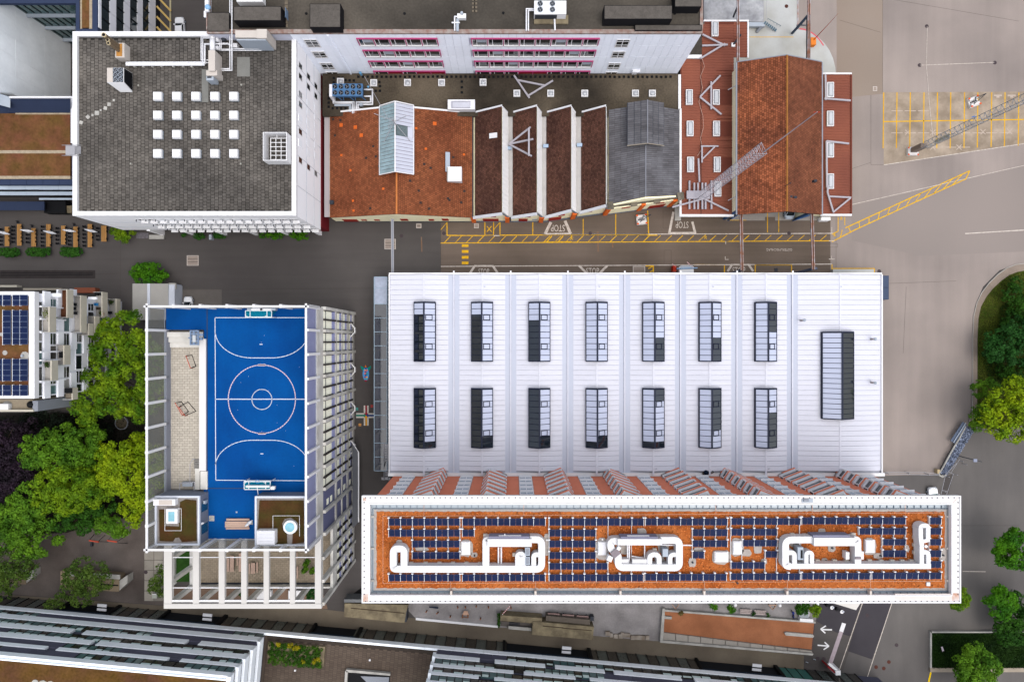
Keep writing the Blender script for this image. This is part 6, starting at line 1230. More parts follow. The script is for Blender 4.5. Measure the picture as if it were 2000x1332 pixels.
for y in (yS-3.9, yS-7.7): part('pergola_column', MB().box(xPw+.1, xPw+.8, y-.3, y+.3, 0, ZP-.72), pconc, sc_)
part('west_beam', MB().box(xPw+.1, xPw+.8, yP+.7, yS, ZL-.4, ZL+.1), pconc, sc_)
part('stair_slab', MB().beam((xPw+1,yS-5,ZL+.5),(xPw+5,yS-1.5,ZL+4),.5,.4), pconc, sc_)
sed = M('dark_sedum', (84,54,32), var=.25, s1=.6, s2=3, tint=(66,62,26), ts=.35, bump=.5)
def stairhead(lb, u0, v0, u1, v1, zt, extra):
    t = thing('roof_pavilion', lb, 'roof pavilion', P((u0+u1)/2,(v0+v1)/2,ZC), 'sedum roofed pavilions on the school roof')
    x0_, x1_, y0_, y1_ = X(u0,zt), X(u1,zt), Y(v1,zt), Y(v0,zt)
    part('wall', MB().box(x0_+.05, x1_-.05, y0_+.05, y1_-.05, 23.5, zt-.4), M('pavilion_grey', (138,144,158), var=.05), t)
    part('parapet', MB().ring([(x0_,y0_),(x1_,y0_),(x1_,y1_),(x0_,y1_)], [(x0_+.28,y0_+.28),(x1_-.28,y0_+.28),(x1_-.28,y1_-.28),(x0_+.28,y1_-.28)], zt-.4, zt), M('parapet_blue_white', (224,230,242), var=.02), t)
    part('gravel_roof', MB().box(x0_+.27, x1_-.27, y0_+.27, y1_-.27, zt-.5, zt-.3), M('pale_roof_gravel', (150,144,140), var=.25, s1=2, s2=6), t); return t, x0_, x1_, y0_, y1_
t, a, b, c_, e = stairhead('left stair pavilion with square skylight in dark sedum on the school roof', 302, 968.5, 389.5, 1065, 28.2, 0)
zt = 27.95
part('sedum', MB().prism([P(u,v,zt)[:2] for u, v in ((311,995),(322,994),(322,1027),(350,1028),(352,980),(362,975),(383,977),(384,1056),(356,1058),(350,1049),(342,1050),(338,1057),(312,1056))], zt-.1, zt+.08), sed, t)
sk_ = part('skylight', MB().px(324.5,994,346.5,1022,zt+.75,zt-.1), white, t); part('pane', MB().px(328.5,999.5,340.5,1018,zt+.8,zt+.74), GL('aqua_dome', (120,188,206), rough=.1), sk_)
part('roof_box', MB().px(299,975,342,987,zt+1.0,zt), white, t); part('box_lid', MB().px(310,976.5,336,986,zt+1.06,zt+1.0), M('box_cream', (216,206,196)), t)
part('guard_wire', MB().path([P(322,993,zt+.5),P(322,1036,zt+.5),P(354,1036,zt+.5),P(354,993,zt+.5),P(346,993,zt+.5)],.035,5), white, t)
for v in (989,1032): part('door_window', MB().box(b-.05, b-.0, Y(v+9,26.6), Y(v-9,26.6), 25.3, 27.4), GL('teal_pane', (44,88,112)), t)
part('louvre_box', MB().px(397,978,401,984,27,26.2), lgrey, t)
t, a, b, c_, e = stairhead('right stair pavilion with round skylight in dark sedum on the school roof', 497.5, 969, 598, 1066.5, 28.2, 0)
part('sedum', MB().prism([P(u,v,zt)[:2] for u, v in ((507,977),(593,977),(596,1058),(571,1062),(572,1043),(577,1028),(577,1016),(568,1010),(556,1013),(551,1022),(553,1034),(560,1041),(561,1061),(541,1063),(537,1052),(534,1034),(504,1034))], zt-.1, zt+.08), sed, t)
x, y, _ = P(569.5,1027,zt); sk_ = part('skylight', MB().cyl(x,y,zt-.1,zt+.7,1.05,28), white, t); part('dome', MB().cyl(x-.05,y,zt+.7,zt+.76,.72,24), GL('aqua_dome', (120,188,206), rough=.1), sk_)
bx_ = part('roof_box', MB().px(501.5,1036,536.5,1063,zt+1.3,zt-.1), white, t)
for k in range(4): part('lid', MB().px(502.5,1037.2+6.5*k,536,1043+6.5*k,zt+1.36,zt+1.3), M('lid_white', (232,234,242)), bx_)
part('guard_wire', MB().path([P(533,1050,zt+.5),P(533,1007,zt+.5),P(585,1007,zt+.5),P(585,1047,zt+.5)],.035,5), white, t)
teal = M('teal_net', (0,150,168), var=.06, alpha=.55, rough=.7)
def goal(lb, u0, u1, v0, v1, sgn):
    t = thing('ball_goal', lb, 'sports goal', P((u0+u1)/2,(v0+v1)/2,ZC), 'court goals with basketball boards'); z = ZC+2.2
    q = lambda u, v, zz: P(u, v, zz)
    f = MB(); vm = v1 if sgn > 0 else v0; vb = v0 if sgn > 0 else v1
    f.beam(q(u0,vm,z),q(u1,vm,z),.14,.14)
    for u in (u0,u1): f.tube(q(u,vm,z),q(u,vm,ZC)[:2]+(ZC,) if False else (q(u,vm,z)[0],q(u,vm,z)[1],ZC),.07,8); f.beam(q(u,vm,z),q(u,vb,z),.1,.1)
    f.beam(q(u0,vb,z),q(u1,vb,z),.1,.1); f.beam(q(u0+9,vb,z+.02),q(u0+9,vm,z+.02),.1,.1); f.beam(q(u1-9,vb,z+.02),q(u1-9,vm,z+.02),.1,.1)
    f.beam(q(u0,vm+(vb-vm)*.3,z),q(u0+5,vm,z),.07,.07); f.beam(q(u1-9,vm+(vb-vm)*.3,z),q(u1-14,vm,z),.07,.07)
    part('frame', f, white, t); c0, c1 = q(u0,vm,z), q(u1,vb,z)
    part('net', MB().poly([(c0[0],c0[1],z-.02),(c1[0],c0[1],z-.02),(c1[0],c1[1],z-.02),(c0[0],c1[1],z-.02)]).poly([(c0[0],c1[1],z-.02),(c1[0],c1[1],z-.02),(c1[0],c1[1],ZC+.02),(c0[0],c1[1],ZC+.02)]).poly([(c0[0],c0[1],z-.02),(c0[0],c1[1],z-.02),(c0[0],c1[1],ZC+.02)]).poly([(c1[0],c0[1],z-.02),(c1[0],c1[1],z-.02),(c1[0],c1[1],ZC+.02)]), teal, t); return t
t = goal('goal with turquoise net at the top end of the blue court', 479.5, 530.5, 607, 619.5, 1)
part('backboard', MB().px(484,602.5,536,606.2,ZC+2.9,ZC+2.2), white, t); part('hoop_mount', MB().cyl(X(510,28),Y(604.6,28),ZC+2.9,ZC+3.0,.18,12), dgrey, t); part('wall_box', MB().px(482.5,601.8,489,606.4,ZC+3.1,ZC+2.2).px(530,601.8,538,606.4,ZC+3.1,ZC+2.2), lgrey, t)
t = goal('goal with turquoise net at the lower end of the blue court', 477, 528, 940, 955.5, -1)
part('backboard', MB().px(480,948.5,526,952,ZC+2.9,ZC+2.2), white, t); part('hoop', MB().ring([(X(501,28)+.3*math.cos(k*.524),Y(941,28)+.3*math.sin(k*.524)) for k in range(12)], [(X(501,28)+.25*math.cos(k*.524),Y(941,28)+.25*math.sin(k*.524)) for k in range(12)], ZC+2.6, ZC+2.66), M('hoop_blue', (70,140,210)), t)
part('swing_arm', MB().tube(P(502,949,ZC+2.6),P(504.5,967,ZC+1.6),.06,6), white, t); part('lamp_box', MB().px(529,950,536,956,ZC+3,ZC+2.4), white, t)
t = thing('basketball_stand', 'grey steel basketball stand with net basket on the concrete steps', 'basketball stand', P(382,658,24))
m = MB(); m.ring([P(370.5,674,27)[:2],P(388,674,27)[:2],P(388,645,27)[:2],P(370.5,645,27)[:2]], [P(372.5,672,27)[:2],P(386,672,27)[:2],P(386,647,27)[:2],P(372.5,647,27)[:2]], 26.8, 27.0)
for v in (652,659,666): m.beam(P(371,v,26.95),P(387,v,26.95),.12,.12)
m.beam(P(379,645,27),P(379,674,27),.2,.1); part('frame', m, M('stand_steel', (128,150,180), var=.06), t); part('panel', MB().px(372,646,387,673,26.7,26.65), M('stand_mesh', (140,160,186), alpha=.6), t); part('arm', MB().px(388,652,396,656,26.8,26.5).px(388,660,395,664,26.6,26.3), M('stand_steel', (128,150,180)), t); part('board', MB().px(376,655,382,668,27.06,27.02), M('pale_board', (200,204,206)), t)
part('post', MB().cyl(*P(385,660,24)[:2],23.6,26.8,.12,10), M('stand_steel', (128,150,180)), t)
def minigoal(lb, pts):
    t = thing('small_goal', lb, 'small goal', P(*pts[0],23.56), 'small goals on the paved terrace'); z = 24.5
    fr = MB(); a, b, c_, d_ = [Vector(P(u,v,z)) for u, v in pts]; dn = Vector((0,0,.9))
    fr.path([a-dn,a,b,b-dn],.06); part('frame', fr, M('goal_orange', (206,104,84)), t); part('support', MB().path([a,d_-dn,c_-dn,b],.055), black, t)
minigoal('small goal lying upright near the top of the paved terrace', [(363,695),(372,719),(377.5,716),(370,694)]); minigoal('folded small goal left of another one on the paved terrace', [(342,787),(356,811),(363,805),(349,785.5)]); minigoal('small goal with open black frame beside the folded one', [(349,795),(361,812),(377.5,804),(362,786)])
t = thing('stair_rail', 'grey handrail of the terrace stairs beside the white bench', 'railing', P(372,930,23.6)); part('rail', MB().path([P(371,940,24.5),P(371,906,25),P(376,897,26),P(380,896,26)],.05), galv, t); part('gate_frame', MB().path([P(351,957,24.6),P(351,944,24.6),P(380,941,24.6),P(379,957,24.6)],.07), galv, t); part('panel', MB().px(356,941,376,950,24.2,23.7), lgrey, t)
bwood = M('bench_wood', (208,178,160), var=.07, s1=1.5, s2=8)
def table_set(lb, u0, v0, u1, v1, z, sides, vert=False):
    t = thing('picnic_table', lb, 'picnic table', P((u0+u1)/2,(v0+v1)/2,z), 'long wooden tables with benches'); n_ = 3
    for k in range(n_):
        if vert: part('table_plank', MB().px(u0+(u1-u0)*k/n_+.1,v0,u0+(u1-u0)*(k+1)/n_-.1,v1,z+.75,z+.68), bwood, t)
        else: part('table_plank', MB().px(u0,v0+(v1-v0)*k/n_+.1,u1,v0+(v1-v0)*(k+1)/n_-.1,z+.75,z+.68), bwood, t)
    part('trestle', MB().px(u0+2,v0+2,u0+3.5,v1-2,z+.67,z).px(u1-3.5,v0+2,u1-2,v1-2,z+.67,z), dgrey, t)
    for q in sides: part('bench', MB().px(*q,z+.45,z+.38), bwood, t)
table_set('wooden table with two benches standing on the blue roof floor', 439.5,1018,486,1029.5,ZC,[(442,1012.5,487,1017),(441,1030,487,1033.5)])
table_set('wooden table beside its benches seen under the second pergola opening', 449,1085,449+7.5,1116,ZL,[(441,1086,446,1116),(452,1116.2,455,1116.5)] if False else [(443,1090,447.5,1116)],True)
table_set('short wooden table with two benches under the third pergola opening', 490,1099,498,1120,ZL,[(486,1100,488.6,1119),(500.5,1098,503.5,1118)],True)
table_set('wooden table pale from weather left of the third pergola beam', 466,1080,471.5,1116,ZL,[(462,1086,464.5,1104)],True)
for lb, q in (('narrow wooden bench pair under the last pergola opening', (575.5,1106,582.5,1129)),('short wooden bench close to the fence in the last pergola opening', (577,1079,581,1091))):
    t = thing('wood_bench', lb, 'bench', P(q[0],q[1],ZL), 'wooden benches on the school terrace'); w_ = (q[2]-q[0])
    for k in range(2): part('plank', MB().px(q[0]+w_*.55*k,q[1],q[0]+w_*(.55*k+.4),q[3],ZL+.5,ZL+.42), bwood, t)
    part('frame', MB().px(q[0]+1,q[1]+2,q[2]-1,q[1]+3,ZL+.41,ZL), dgrey, t)
def parasol(lb, u, v, z, ang, L_=2.2):
    t = thing('closed_parasol', lb, 'parasol', P(u,v,z), 'closed white parasols'); b = Vector(P(u,v,z)); d = Vector((math.cos(ang),math.sin(ang),0))
    top = b+Vector((0,0,2.5)); part('pole', MB().tube(b, top, .04, 6), mgrey, t); part('foot', MB().box(b.x-.3,b.x+.3,b.y-.3,b.y+.3,b.z,b.z+.08), conc, t)
    m = MB(); m.tube(top+d*.1, top+d*L_*.55-Vector((0,0,.25)), .1, 8, .3); m.tube(top+d*L_*.55-Vector((0,0,.25)), top+d*L_-Vector((0,0,.5)), .3, 8, .05); part('canopy', m, M('parasol_cloth', (222,224,230), var=.08, s1=3), t, smooth=True)
parasol('closed white parasol leaning by the left stair pavilion', 413,1012,ZC,math.pi+.35,1.7); parasol('closed white parasol at the right end of the roof table', 490,1020,ZC,.7,1.4)
t = thing('paver_stack', 'small square of pale slabs on the blue roof floor by the parasol', 'slabs', P(413,1012,ZC)) 
for k in range(4): part('slab', MB().px(408+5.4*(k%2),1007+5.4*(k//2),413+5.4*(k%2),1012+5.4*(k//2),ZC+.05,ZC), conc, t)
ban = M('aluminium_band', (224,230,252), k=1.1, var=.03, s1=.3, objr=.025, rough=.4)
dkp = M('anthracite_panel', (78,78,92), k=1.1, var=.08, objr=.1)
gli = GL('green_tint_glass', (92,124,126), rough=.08)
gdk = GL('brown_dark_glass', (66,64,60), rough=.06)
pave_b = M('brown_roof_paver', (104,92,82), var=.12, s1=.25, isl=.12, tint=(88,76,68), ts=.12)
A = Vector((X(0),Y(1162),0)); Bq = Vector((X(1573),Y(1306),0)); d = (Bq-A).normalized(); n = Vector((-d.y, d.x, 0))   # n points to the street (north)
nn = (n.x, n.y); dd = (d.x, d.y); oA = (A.x, A.y)
def su(u, z, off=0):                      # distance along the front where a height z shows at photo column u
    k = (H-z)/F; return ((u-1000)*k-A.x-n.x*off)/d.x
bb = thing('banded_building', 'long modern building with staggered aluminium bands along the bottom edge', 'building', tuple(A+d*60))
L0, L1 = su(-40,0), su(1660,5)
sEnd = su(509,9); sR = su(846,8.5)
core = MB().obox(oA,dd,nn,L0,sEnd-.5,-30,-.35,0,22.2); part('wall', core, dkp, bb); part('wall', MB().obox(oA,dd,nn,sR+.5,L1+8,-30,-.35,0,22.2), dkp, bb)
part('podium', MB().obox(oA,dd,nn,sEnd-.5,sR+.5,-30,-.35,0,5.4), M('podium_brown', (92,82,74)), bb)
s_ = L0; k = 0
recess = [(su(128,2),su(222,2)),(su(322,2),su(432,2)),(su(612,2),su(700,2)),(su(985,2),su(1150,2)),(su(1365,2),su(1520,2))]
while s_ < L1+3:
    e = s_+1.95; c_ = (s_+e)/2
    if any(a < c_ < b for a, b in recess):
        part('recessed_door', MB().obox(oA,dd,nn,s_,e,-.34,-.25,.1,4.4), M('door_dark', (40,42,46)), bb)
    else:
        u_mid = 1000+(A.x+d.x*c_)*10
        gm_ = M('teal_shop_glass', (70,120,112), var=.1, rough=.15) if 1510 < u_mid < 1570 else (gdk if k % 2 else GL('shop_glass', (92,100,96), rough=.08))
        w = part('shop_window', MB().obox(oA,dd,nn,s_+.05,e-.05,-.34,-.02,.25,4.5), gm_, bb); part('mullion', MB().obox(oA,dd,nn,e-.06,e+.06,-.34,.06,.05,4.55), black, w)
    s_ = e; k += 1
for a, b in recess: part('recess_pier', MB().obox(oA,dd,nn,a-.3,a+.2,-.34,.3,0,4.5), black, bb); part('recess_pier', MB().obox(oA,dd,nn,b-.2,b+.5,-.34,.3,0,4.5), black, bb); part('recess_beam', MB().obox(oA,dd,nn,a,b,-.3,.25,4.2,4.54), M('beam_blue_black', (36,48,60)), bb)
for u in (197,403,1105,1477): 
    s0 = su(u-8,2.8); c_ = part('door_canopy', MB().obox(oA,dd,nn,s0,s0+1.75,.0,.45,2.6,2.8).obox(oA,dd,nn,s0,s0+1.75,.75,1.3,2.6,2.8), whitem, bb)
def band(z0, z1, u0, u1, off=.0, lim=None, th=.12):
    s0, s1 = su(u0,(z0+z1)/2), su(u1,(z0+z1)/2)
    if lim: s0, s1 = max(s0,lim[0]), min(s1,lim[1])
    n_ = max(1, round((s1-s0)/2.75)); st_ = (s1-s0)/n_
    for k in range(n_): part('band_panel', MB().obox(oA,dd,nn,s0+k*st_+.012,s0+(k+1)*st_-.012,-.3,off+th,z0,z1-.3), ban, bb)
ST = ((4.6,6.2),(7.7,9.6),(11.2,13.0),(14.6,16.4),(18.0,19.3),(21.1,22.6))
band(*ST[0],-60,1720)
left = ((sEnd*0+L0,sEnd),); 
band(*ST[1],-60,509,lim=(L0,sEnd)); 
for q in ((-60,141),(163,365),(389,500)): band(*ST[2],q[0],q[1],lim=(L0,sEnd))
for q in ((-60,179),(190,500)): band(*ST[3],q[0],q[1],lim=(L0,sEnd))
for q in ((-60,90),(111,328),(352,500)): band(*ST[4],q[0],q[1],lim=(L0,sEnd))
band(*ST[5],-60,500,lim=(L0,sEnd))
for q in ((838,937),(966,1065),(1084,1181),(1199,1331),(1357,1500),(1520,1700)): band(8.0,9.7,*q,lim=(sR,L1+8))
for q in ((838,1003),(1023,1124),(1152,1290),(1330,1480),(1500,1700)): band(11.6,13.0,*q,lim=(sR,L1+8))
for q in ((838,935),(965,1080),(1110,1260),(1290,1420),(1450,1700)): band(14.6,15.9,*q,lim=(sR,L1+8))
for q in ((838,1010),(1040,1160),(1190,1350),(1380,1700)): band(17.7,19.0,*q,lim=(sR,L1+8))
band(21.1,22.6,838,1700,lim=(sR,L1+8))
def ribbon(z0, z1, s0, s1, seed):
    r = random.Random(seed); s_ = s0; run = 0; kind = 'g'
    while s_ < s1-.3:
        if run <= 0: kind = r.choice('ggpgh'); run = r.randint(3,8)
        w_ = 1.35 if kind == 'g' else (2.6 if kind == 'p' else 1.8); e = min(s_+w_, s1); run -= 1
        if kind == 'p': part('dark_panel', MB().obox(oA,dd,nn,s_+.02,e-.02,-.34,-.02,z0-.3,z1), dkp, bb)
        else:
            w = part('window', MB().obox(oA,dd,nn,s_,e,-.34,-.03,z0-.3,z1), gli if kind == 'g' and r.random() < .7 else gdk, bb)
            part('frame', MB().obox(oA,dd,nn,s_,s_+.14,-.03,.03,z0-.3,z1).obox(oA,dd,nn,s_+.14,e,-.03,.0,z0-.3,z0-.15), black, w)
            if r.random() < .55: part('blind', MB().obox(oA,dd,nn,s_+.2,e-.05,-.028,-.01,z1-(z1-z0)*r.uniform(.3,.6),z1-.02), M('pale_blind', (190,208,206), var=.1, k=1.1), w)
        s_ = e
for i in range(5): ribbon(ST[i][1]+.02, ST[i+1][0]-.02, L0, sEnd-.4, 40+i)
for i, (a, b) in enumerate(((6.22,7.98),(9.72,11.58),(13.02,14.58),(15.92,17.68),(19.02,21.08))): ribbon(a, b, sR+.5, L1+7, 60+i)
pE = A+d*sEnd
for i, (z0, z1) in enumerate(ST[1:]):
    for k in range(9): part('band_panel', MB().obox((pE.x,pE.y),(-n.x,-n.y),dd,k*2.75-.12,k*2.75+2.6,-.5,.12,z0,z1), ban, bb)
for i in range(5): part('end_glazing', MB().obox((pE.x,pE.y),(-n.x,-n.y),dd,.3,26,-.48,-.36,ST[i][1]+.02,ST[i+1][0]-.02), dkp if i % 2 else gdk, bb)
pR = A+d*sR
for (z0, z1) in ((8,9.7),(11.6,13),(14.6,15.9),(17.7,19),(21.1,22.6)): part('band_panel', MB().obox((pR.x,pR.y),(-n.x,-n.y),(-d.x,-d.y),-.4,1.2,-.5,.05,z0,z1), ban, bb)
part('sedum_roof', MB().obox(oA,dd,nn,L0,sEnd-.6,-30,-.53,22.2,22.45), M('autumn_sedum', (108,80,34), var=.38, s1=.6, s2=2.4, tint=(92,62,44), ts=.3, bump=.5), bb); part('roof_edge', MB().obox(oA,dd,nn,L0,sEnd-.1,-.52,-.31,22.2,22.66), ban, bb)
part('gravel_strip', MB().obox(oA,dd,nn,L0,sEnd-3,-6.2,-5.8,22.46,22.5), conc, bb)
for s_, r in ((su(88,22.5),.9),(su(80,22.5)-.6,.6),(su(93,22.5)+.8,.7)): x, y = (A+d*s_-n*(3.2+r))[:2]; part('gravel_patch', MB().cyl(x,y,22.46,22.52,r,9), conc, bb)
x, y = (A+d*su(88,22.5)-n*4.4)[:2]; part('roof_outlet', MB().box(x-.5,x+.5,y-.5,y+.5,22.5,22.8), M('outlet_green', (90,112,96)), bb)
m = MB(); wv = su(846,6)-sEnd
for i in range(int(wv/.75)):
    for j in range(30):
        a = sEnd+.1+i*.75; b = -1.1-j*.42-(.0 if i % 2 else .21); q = .02; z = 5.5
        u_, v_ = (A+d*a+n*b)[:2]; 
        c0 = A+d*(a+q)+n*(b-q); c1 = A+d*(a+.75-q)+n*(b-q); c2 = A+d*(a+.75-q)+n*(b-.42+q); c3 = A+d*(a+q)+n*(b-.42+q)
        k = len(m.v); m.v += [(c_.x,c_.y,z+random.uniform(-.008,.008)) for c_ in (c0,c3,c2,c1)]; m.f.append((k,k+1,k+2,k+3))
part('terrace_paving', m, pave_b, bb, kind='stuff'); part('terrace_bed', MB().obox(oA,dd,nn,sEnd,sR,-28,-.5,5.38,5.47), M('bed_dark', (70,62,56)), bb)
pts = [P(u,v,6.0)[:2] for u, v in ((524,1253),(635,1263),(632,1301),(522,1291))]
pl = thing('planter_bed', 'long planted bed on the brown roof terrace between the banded wings', 'planter', P(578,1277,5.5)); part('kerb', MB().prism(pts, 5.5, 6.0), concd, pl)
t = thing('stair_opening', 'dark stairwell opening with pale rim in the brown roof terrace', 'stairwell', P(715,1322,5.5))
part('rim', MB().prism([P(u,v,6.2)[:2] for u, v in ((676,1307),(762,1315),(762,1319),(676,1312))], 5.5, 6.2).prism([P(u,v,6.2)[:2] for u, v in ((674,1310),(679,1310),(677,1345),(672,1345))], 5.5, 6.2), conc, t); part('shaft', MB().prism([P(u,v,5.56)[:2] for u, v in ((679,1312),(762,1319),(760,1345),(677,1345))], 5.5, 5.56), black, t)
part('slatted_floor', MB().prism([P(u,v,5.62)[:2] for u, v in ((704,1320),(760,1322),(758,1345),(730,1345))], 5.57, 5.62), mgrey, t)
for u, v in ((722,1289),(576,1309),(569,1290)): part('terrace_light', MB().px(u-1.6,v-1.6,u+1.6,v+1.6,5.8,5.5), white, bb)
for u, v, tx in ((464,1214,''),): pass
def slabblock(name, lb, pts, z, slot, mat=concd, cat='concrete block'):
    c_ = P(sum(p[0] for p in pts)/len(pts), sum(p[1] for p in pts)/len(pts), 0); t = thing(name, lb, cat, c_)
    part('body', MB().prism([P(u,v,z)[:2] for u, v in pts], 0, z), mat, t)
    if slot: 
        for a, b in zip(slot[:-1], slot[1:]): part('slot', MB().line(a,b,1.8,z+.01), M('slot_dark', (70,58,46)), t)
    return t
t = slabblock('garage_roof', 'weathered concrete garage ramp roof with dark slot left below the office', [(673,1178),(796,1181),(790,1216),(672,1204)], 2.6, [(685,1187),(790,1197)])
part('upstand', MB().px(672,1170,760,1176,3.0,0), M('grey_upstand2', (120,122,124), var=.2, s1=1), t); part('end_wall', MB().px(790,1182,794,1214,2.5,0), dgrey, t)
struct('ramp_floor', MB().pxpoly([(676,1169),(706,1147),(760,1147),(760,1176)], .03), M('ramp_black', (26,25,26), var=.2))
t = slabblock('stair_block', 'narrow tan concrete wing with hedge at its left end below the office', [(978,1201),(1059,1207),(1058,1218),(977,1212)], 2.4, None); part('roof_slab', MB().prism([P(u,v,1.2)[:2] for u, v in ((993,1222),(1038,1226),(1038,1232),(993,1228))], .9, 1.2), conc, t)
part('steps', MB().prism([P(u,v,.3)[:2] for u, v in ((978,1213),(1040,1217),(1038,1231),(990,1227),(990,1223),(978,1222))], 0, .3), M('step_brown', (110,104,100)), t)
for k in range(8): part('tread', MB().px(995+k*2.6,1215,996.4+k*2.6,1221,.5,.3), dgrey, t)
t = slabblock('stair_roof', 'broad tan concrete roof slab with long slot left of the stone row', [(1041,1213),(1160,1223.5),(1158,1249),(1038.5,1239)], 2.6, [(1060,1222),(1100,1225.5)]); part('slot', MB().line((1098,1226),(1156,1231),1.6,2.612), M('slot_dark', (70,58,46)), t)
part('rear_box', MB().prism([P(u,v,2.0)[:2] for u, v in ((1067,1202),(1153,1210),(1152,1220),(1066,1212))], 0, 2.0), M('box_dark_top', (104,96,88), var=.15), t); part('end_post', MB().px(1153,1204,1160,1212,1.4,0), dgrey, t)
for i, (u, lb) in enumerate(((1070,'leftmost of three reddish wooden benches on the dark box'),(1098.5,'middle of three reddish wooden benches on the dark box'),(1126.5,'rightmost of three reddish wooden benches on the dark box'))):
    t = thing('wood_bench', lb, 'bench', P(u+11,1202+i*2,0), 'benches behind the tan roof slab'); v = 1196.5+i*2.4
    for k in range(3): part('plank', MB().prism([P(a,b,1.3)[:2] for a, b in ((u,v+k*3.2),(u+23,v+k*3.2+1.6),(u+23,v+k*3.2+3.9),(u,v+k*3.2+2.4))], 1.2, 1.3), M('bench_plum', (150,126,122), var=.1, s1=3, objr=.08), t)
    part('leg', MB().px(u+2,v+2,u+4,v+8,1.2,0).px(u+19,v+3,u+21,v+9,1.2,0), dgrey, t)
stn = M('rough_stone', (176,168,158), var=.14, s1=2, s2=6, objr=.12, tint=(140,126,112), ts=1)
sl_ = ('leftmost, tilted','small','broad','flat','narrow upright','squarish','small low','large','pale','long','rightmost')
for k, (u, v, w_) in enumerate(((1187,1237,9),(1194,1240,6),(1203,1243,9),(1212,1242,8),(1216,1239,6),(1222,1241,8),(1228,1241,6),(1237,1245,10),(1246,1245,8),(1255,1245,10),(1265,1245.5,7))):
    pts = [P(u+w_/2*math.cos(a)*1.25*random.uniform(.85,1.05), v+4.3*math.sin(a)*random.uniform(.9,1.1), .5)[:2] for a in [k2*math.pi/4+.4 for k2 in range(8)]]
    c_ = [P(u-w_/2,v-4,.5)[:2],P(u+w_/2,v-4+random.uniform(-.5,.5),.5)[:2],P(u+w_/2,v+4,.5)[:2],P(u-w_/2,v+4+random.uniform(-.5,.5),.5)[:2]]
    m = MB().prism(c_, 0, random.uniform(.35,.6))
    solo('boundary_stone', f'{sl_[k]} rough stone, number {k+1} from left in the plaza edge row', 'stone', m, stn, 'row of stones at the plaza edge')
solo('plaza_edging', 'white concrete edging along the playground gravel', 'kerb', MB().prism([P(u,v,.35)[:2] for u, v in ((812,1206),(972,1221.5),(972,1225.5),(812,1210.5))], 0, .35), white)
rp = thing('bicycle_ramp', 'sunken ramp with orange floor between concrete walls', 'ramp', P(1440,1235,0)); of_ = M('orange_ramp_floor', (178,118,84), var=.14, s1=.3, s2=5, tint=(152,98,68), ts=.2)
part('floor', MB().pxpoly([(1296,1192),(1592,1216),(1587,1268),(1296,1236)], .08), of_, rp); part('long_wall', MB().prism([P(u,v,.7)[:2] for u, v in ((1297,1190),(1593,1213.5),(1593,1217),(1297,1193.5))], 0, .7), conc, rp)
part('end_wall', MB().prism([P(u,v,.9)[:2] for u, v in ((1294,1188),(1299,1188),(1295,1255),(1289,1254))], 0, .9), conc, rp); part('lower_wall', MB().prism([P(u,v,1.0)[:2] for u, v in ((1290,1250),(1589,1276),(1587,1279.5),(1290,1254.5))], 0, 1.0), conc, rp)
for k in range(12): 
    t0, t1 = k/12, (k+1)/12; f = lambda t_, s_: (1296+291*t_, (1235+36*t_)*(1-s_)+(1251+25*t_)*s_)
    part('wall_plank', MB().prism([P(*f(t0,0),.5)[:2],P(*f(t1-.004,0),.5)[:2],P(*f(t1-.004,1),.5)[:2],P(*f(t0,1),.5)[:2]], 0, .5), M('ramp_side_board', (168,162,154), var=.1, s1=1, objr=.08), rp)
part('drain_channel', MB().line((1591,1217),(1586,1268),1.6,.1), dgrey, rp); part('island', MB().prism([P(u,v,.5)[:2] for u, v in ((1532,1236),(1535,1234),(1588,1239),(1590,1242),(1588,1245),(1535,1240.5))], 0, .5), conc, rp); part('island', MB().prism([P(u,v,.5)[:2] for u, v in ((1298,1203),(1312,1204),(1312,1209),(1298,1208))], 0, .5), conc, rp)
part('rear_coping', MB().prism([P(u,v,.4)[:2] for u, v in ((1560,1205),(1586,1207),(1586,1213),(1560,1211))], 0, .9), white, rp)
for i, u in enumerate((1445.5,1473.5)):
    t = thing('wood_bench', ('left' if i == 0 else 'right')+' of two pale wooden benches above the orange ramp', 'bench', P(u+11,1194,0), 'pale benches above the ramp'); v = 1189+i*2
    for k in range(3): part('plank', MB().prism([P(a,b,.5)[:2] for a, b in ((u,v+k*3.1),(u+23,v+k*3.1+1.2),(u+23,v+k*3.1+3.6),(u,v+k*3.1+2.4))], .42, .5), M('bench_grey_wood', (186,172,168), var=.08, s1=3, objr=.05), t)
    part('leg', MB().px(u+2,v+2,u+4,v+8,.42,0).px(u+19,v+3,u+21,v+9,.42,0), dgrey, t)
for lb, u, v in (('white globe lamp left of the pale benches under the office eaves',1436,1181),('white globe lamp right of the pale benches under the office eaves',1523,1181.5),('white globe lamp at the plaza corner beside the dark asphalt',1596.5,1178.5)):
    t = thing('globe_lamp', lb, 'lamp', P(u*.97+30,v*.97+20,0), 'white globe lamps'); x, y, _ = P(u,v,4); part('globe', MB().ball((x,y,4),.33,16,10), white, t, smooth=True); part('pole', MB().cyl(x,y,0,3.7,.05,8), dgrey, t)
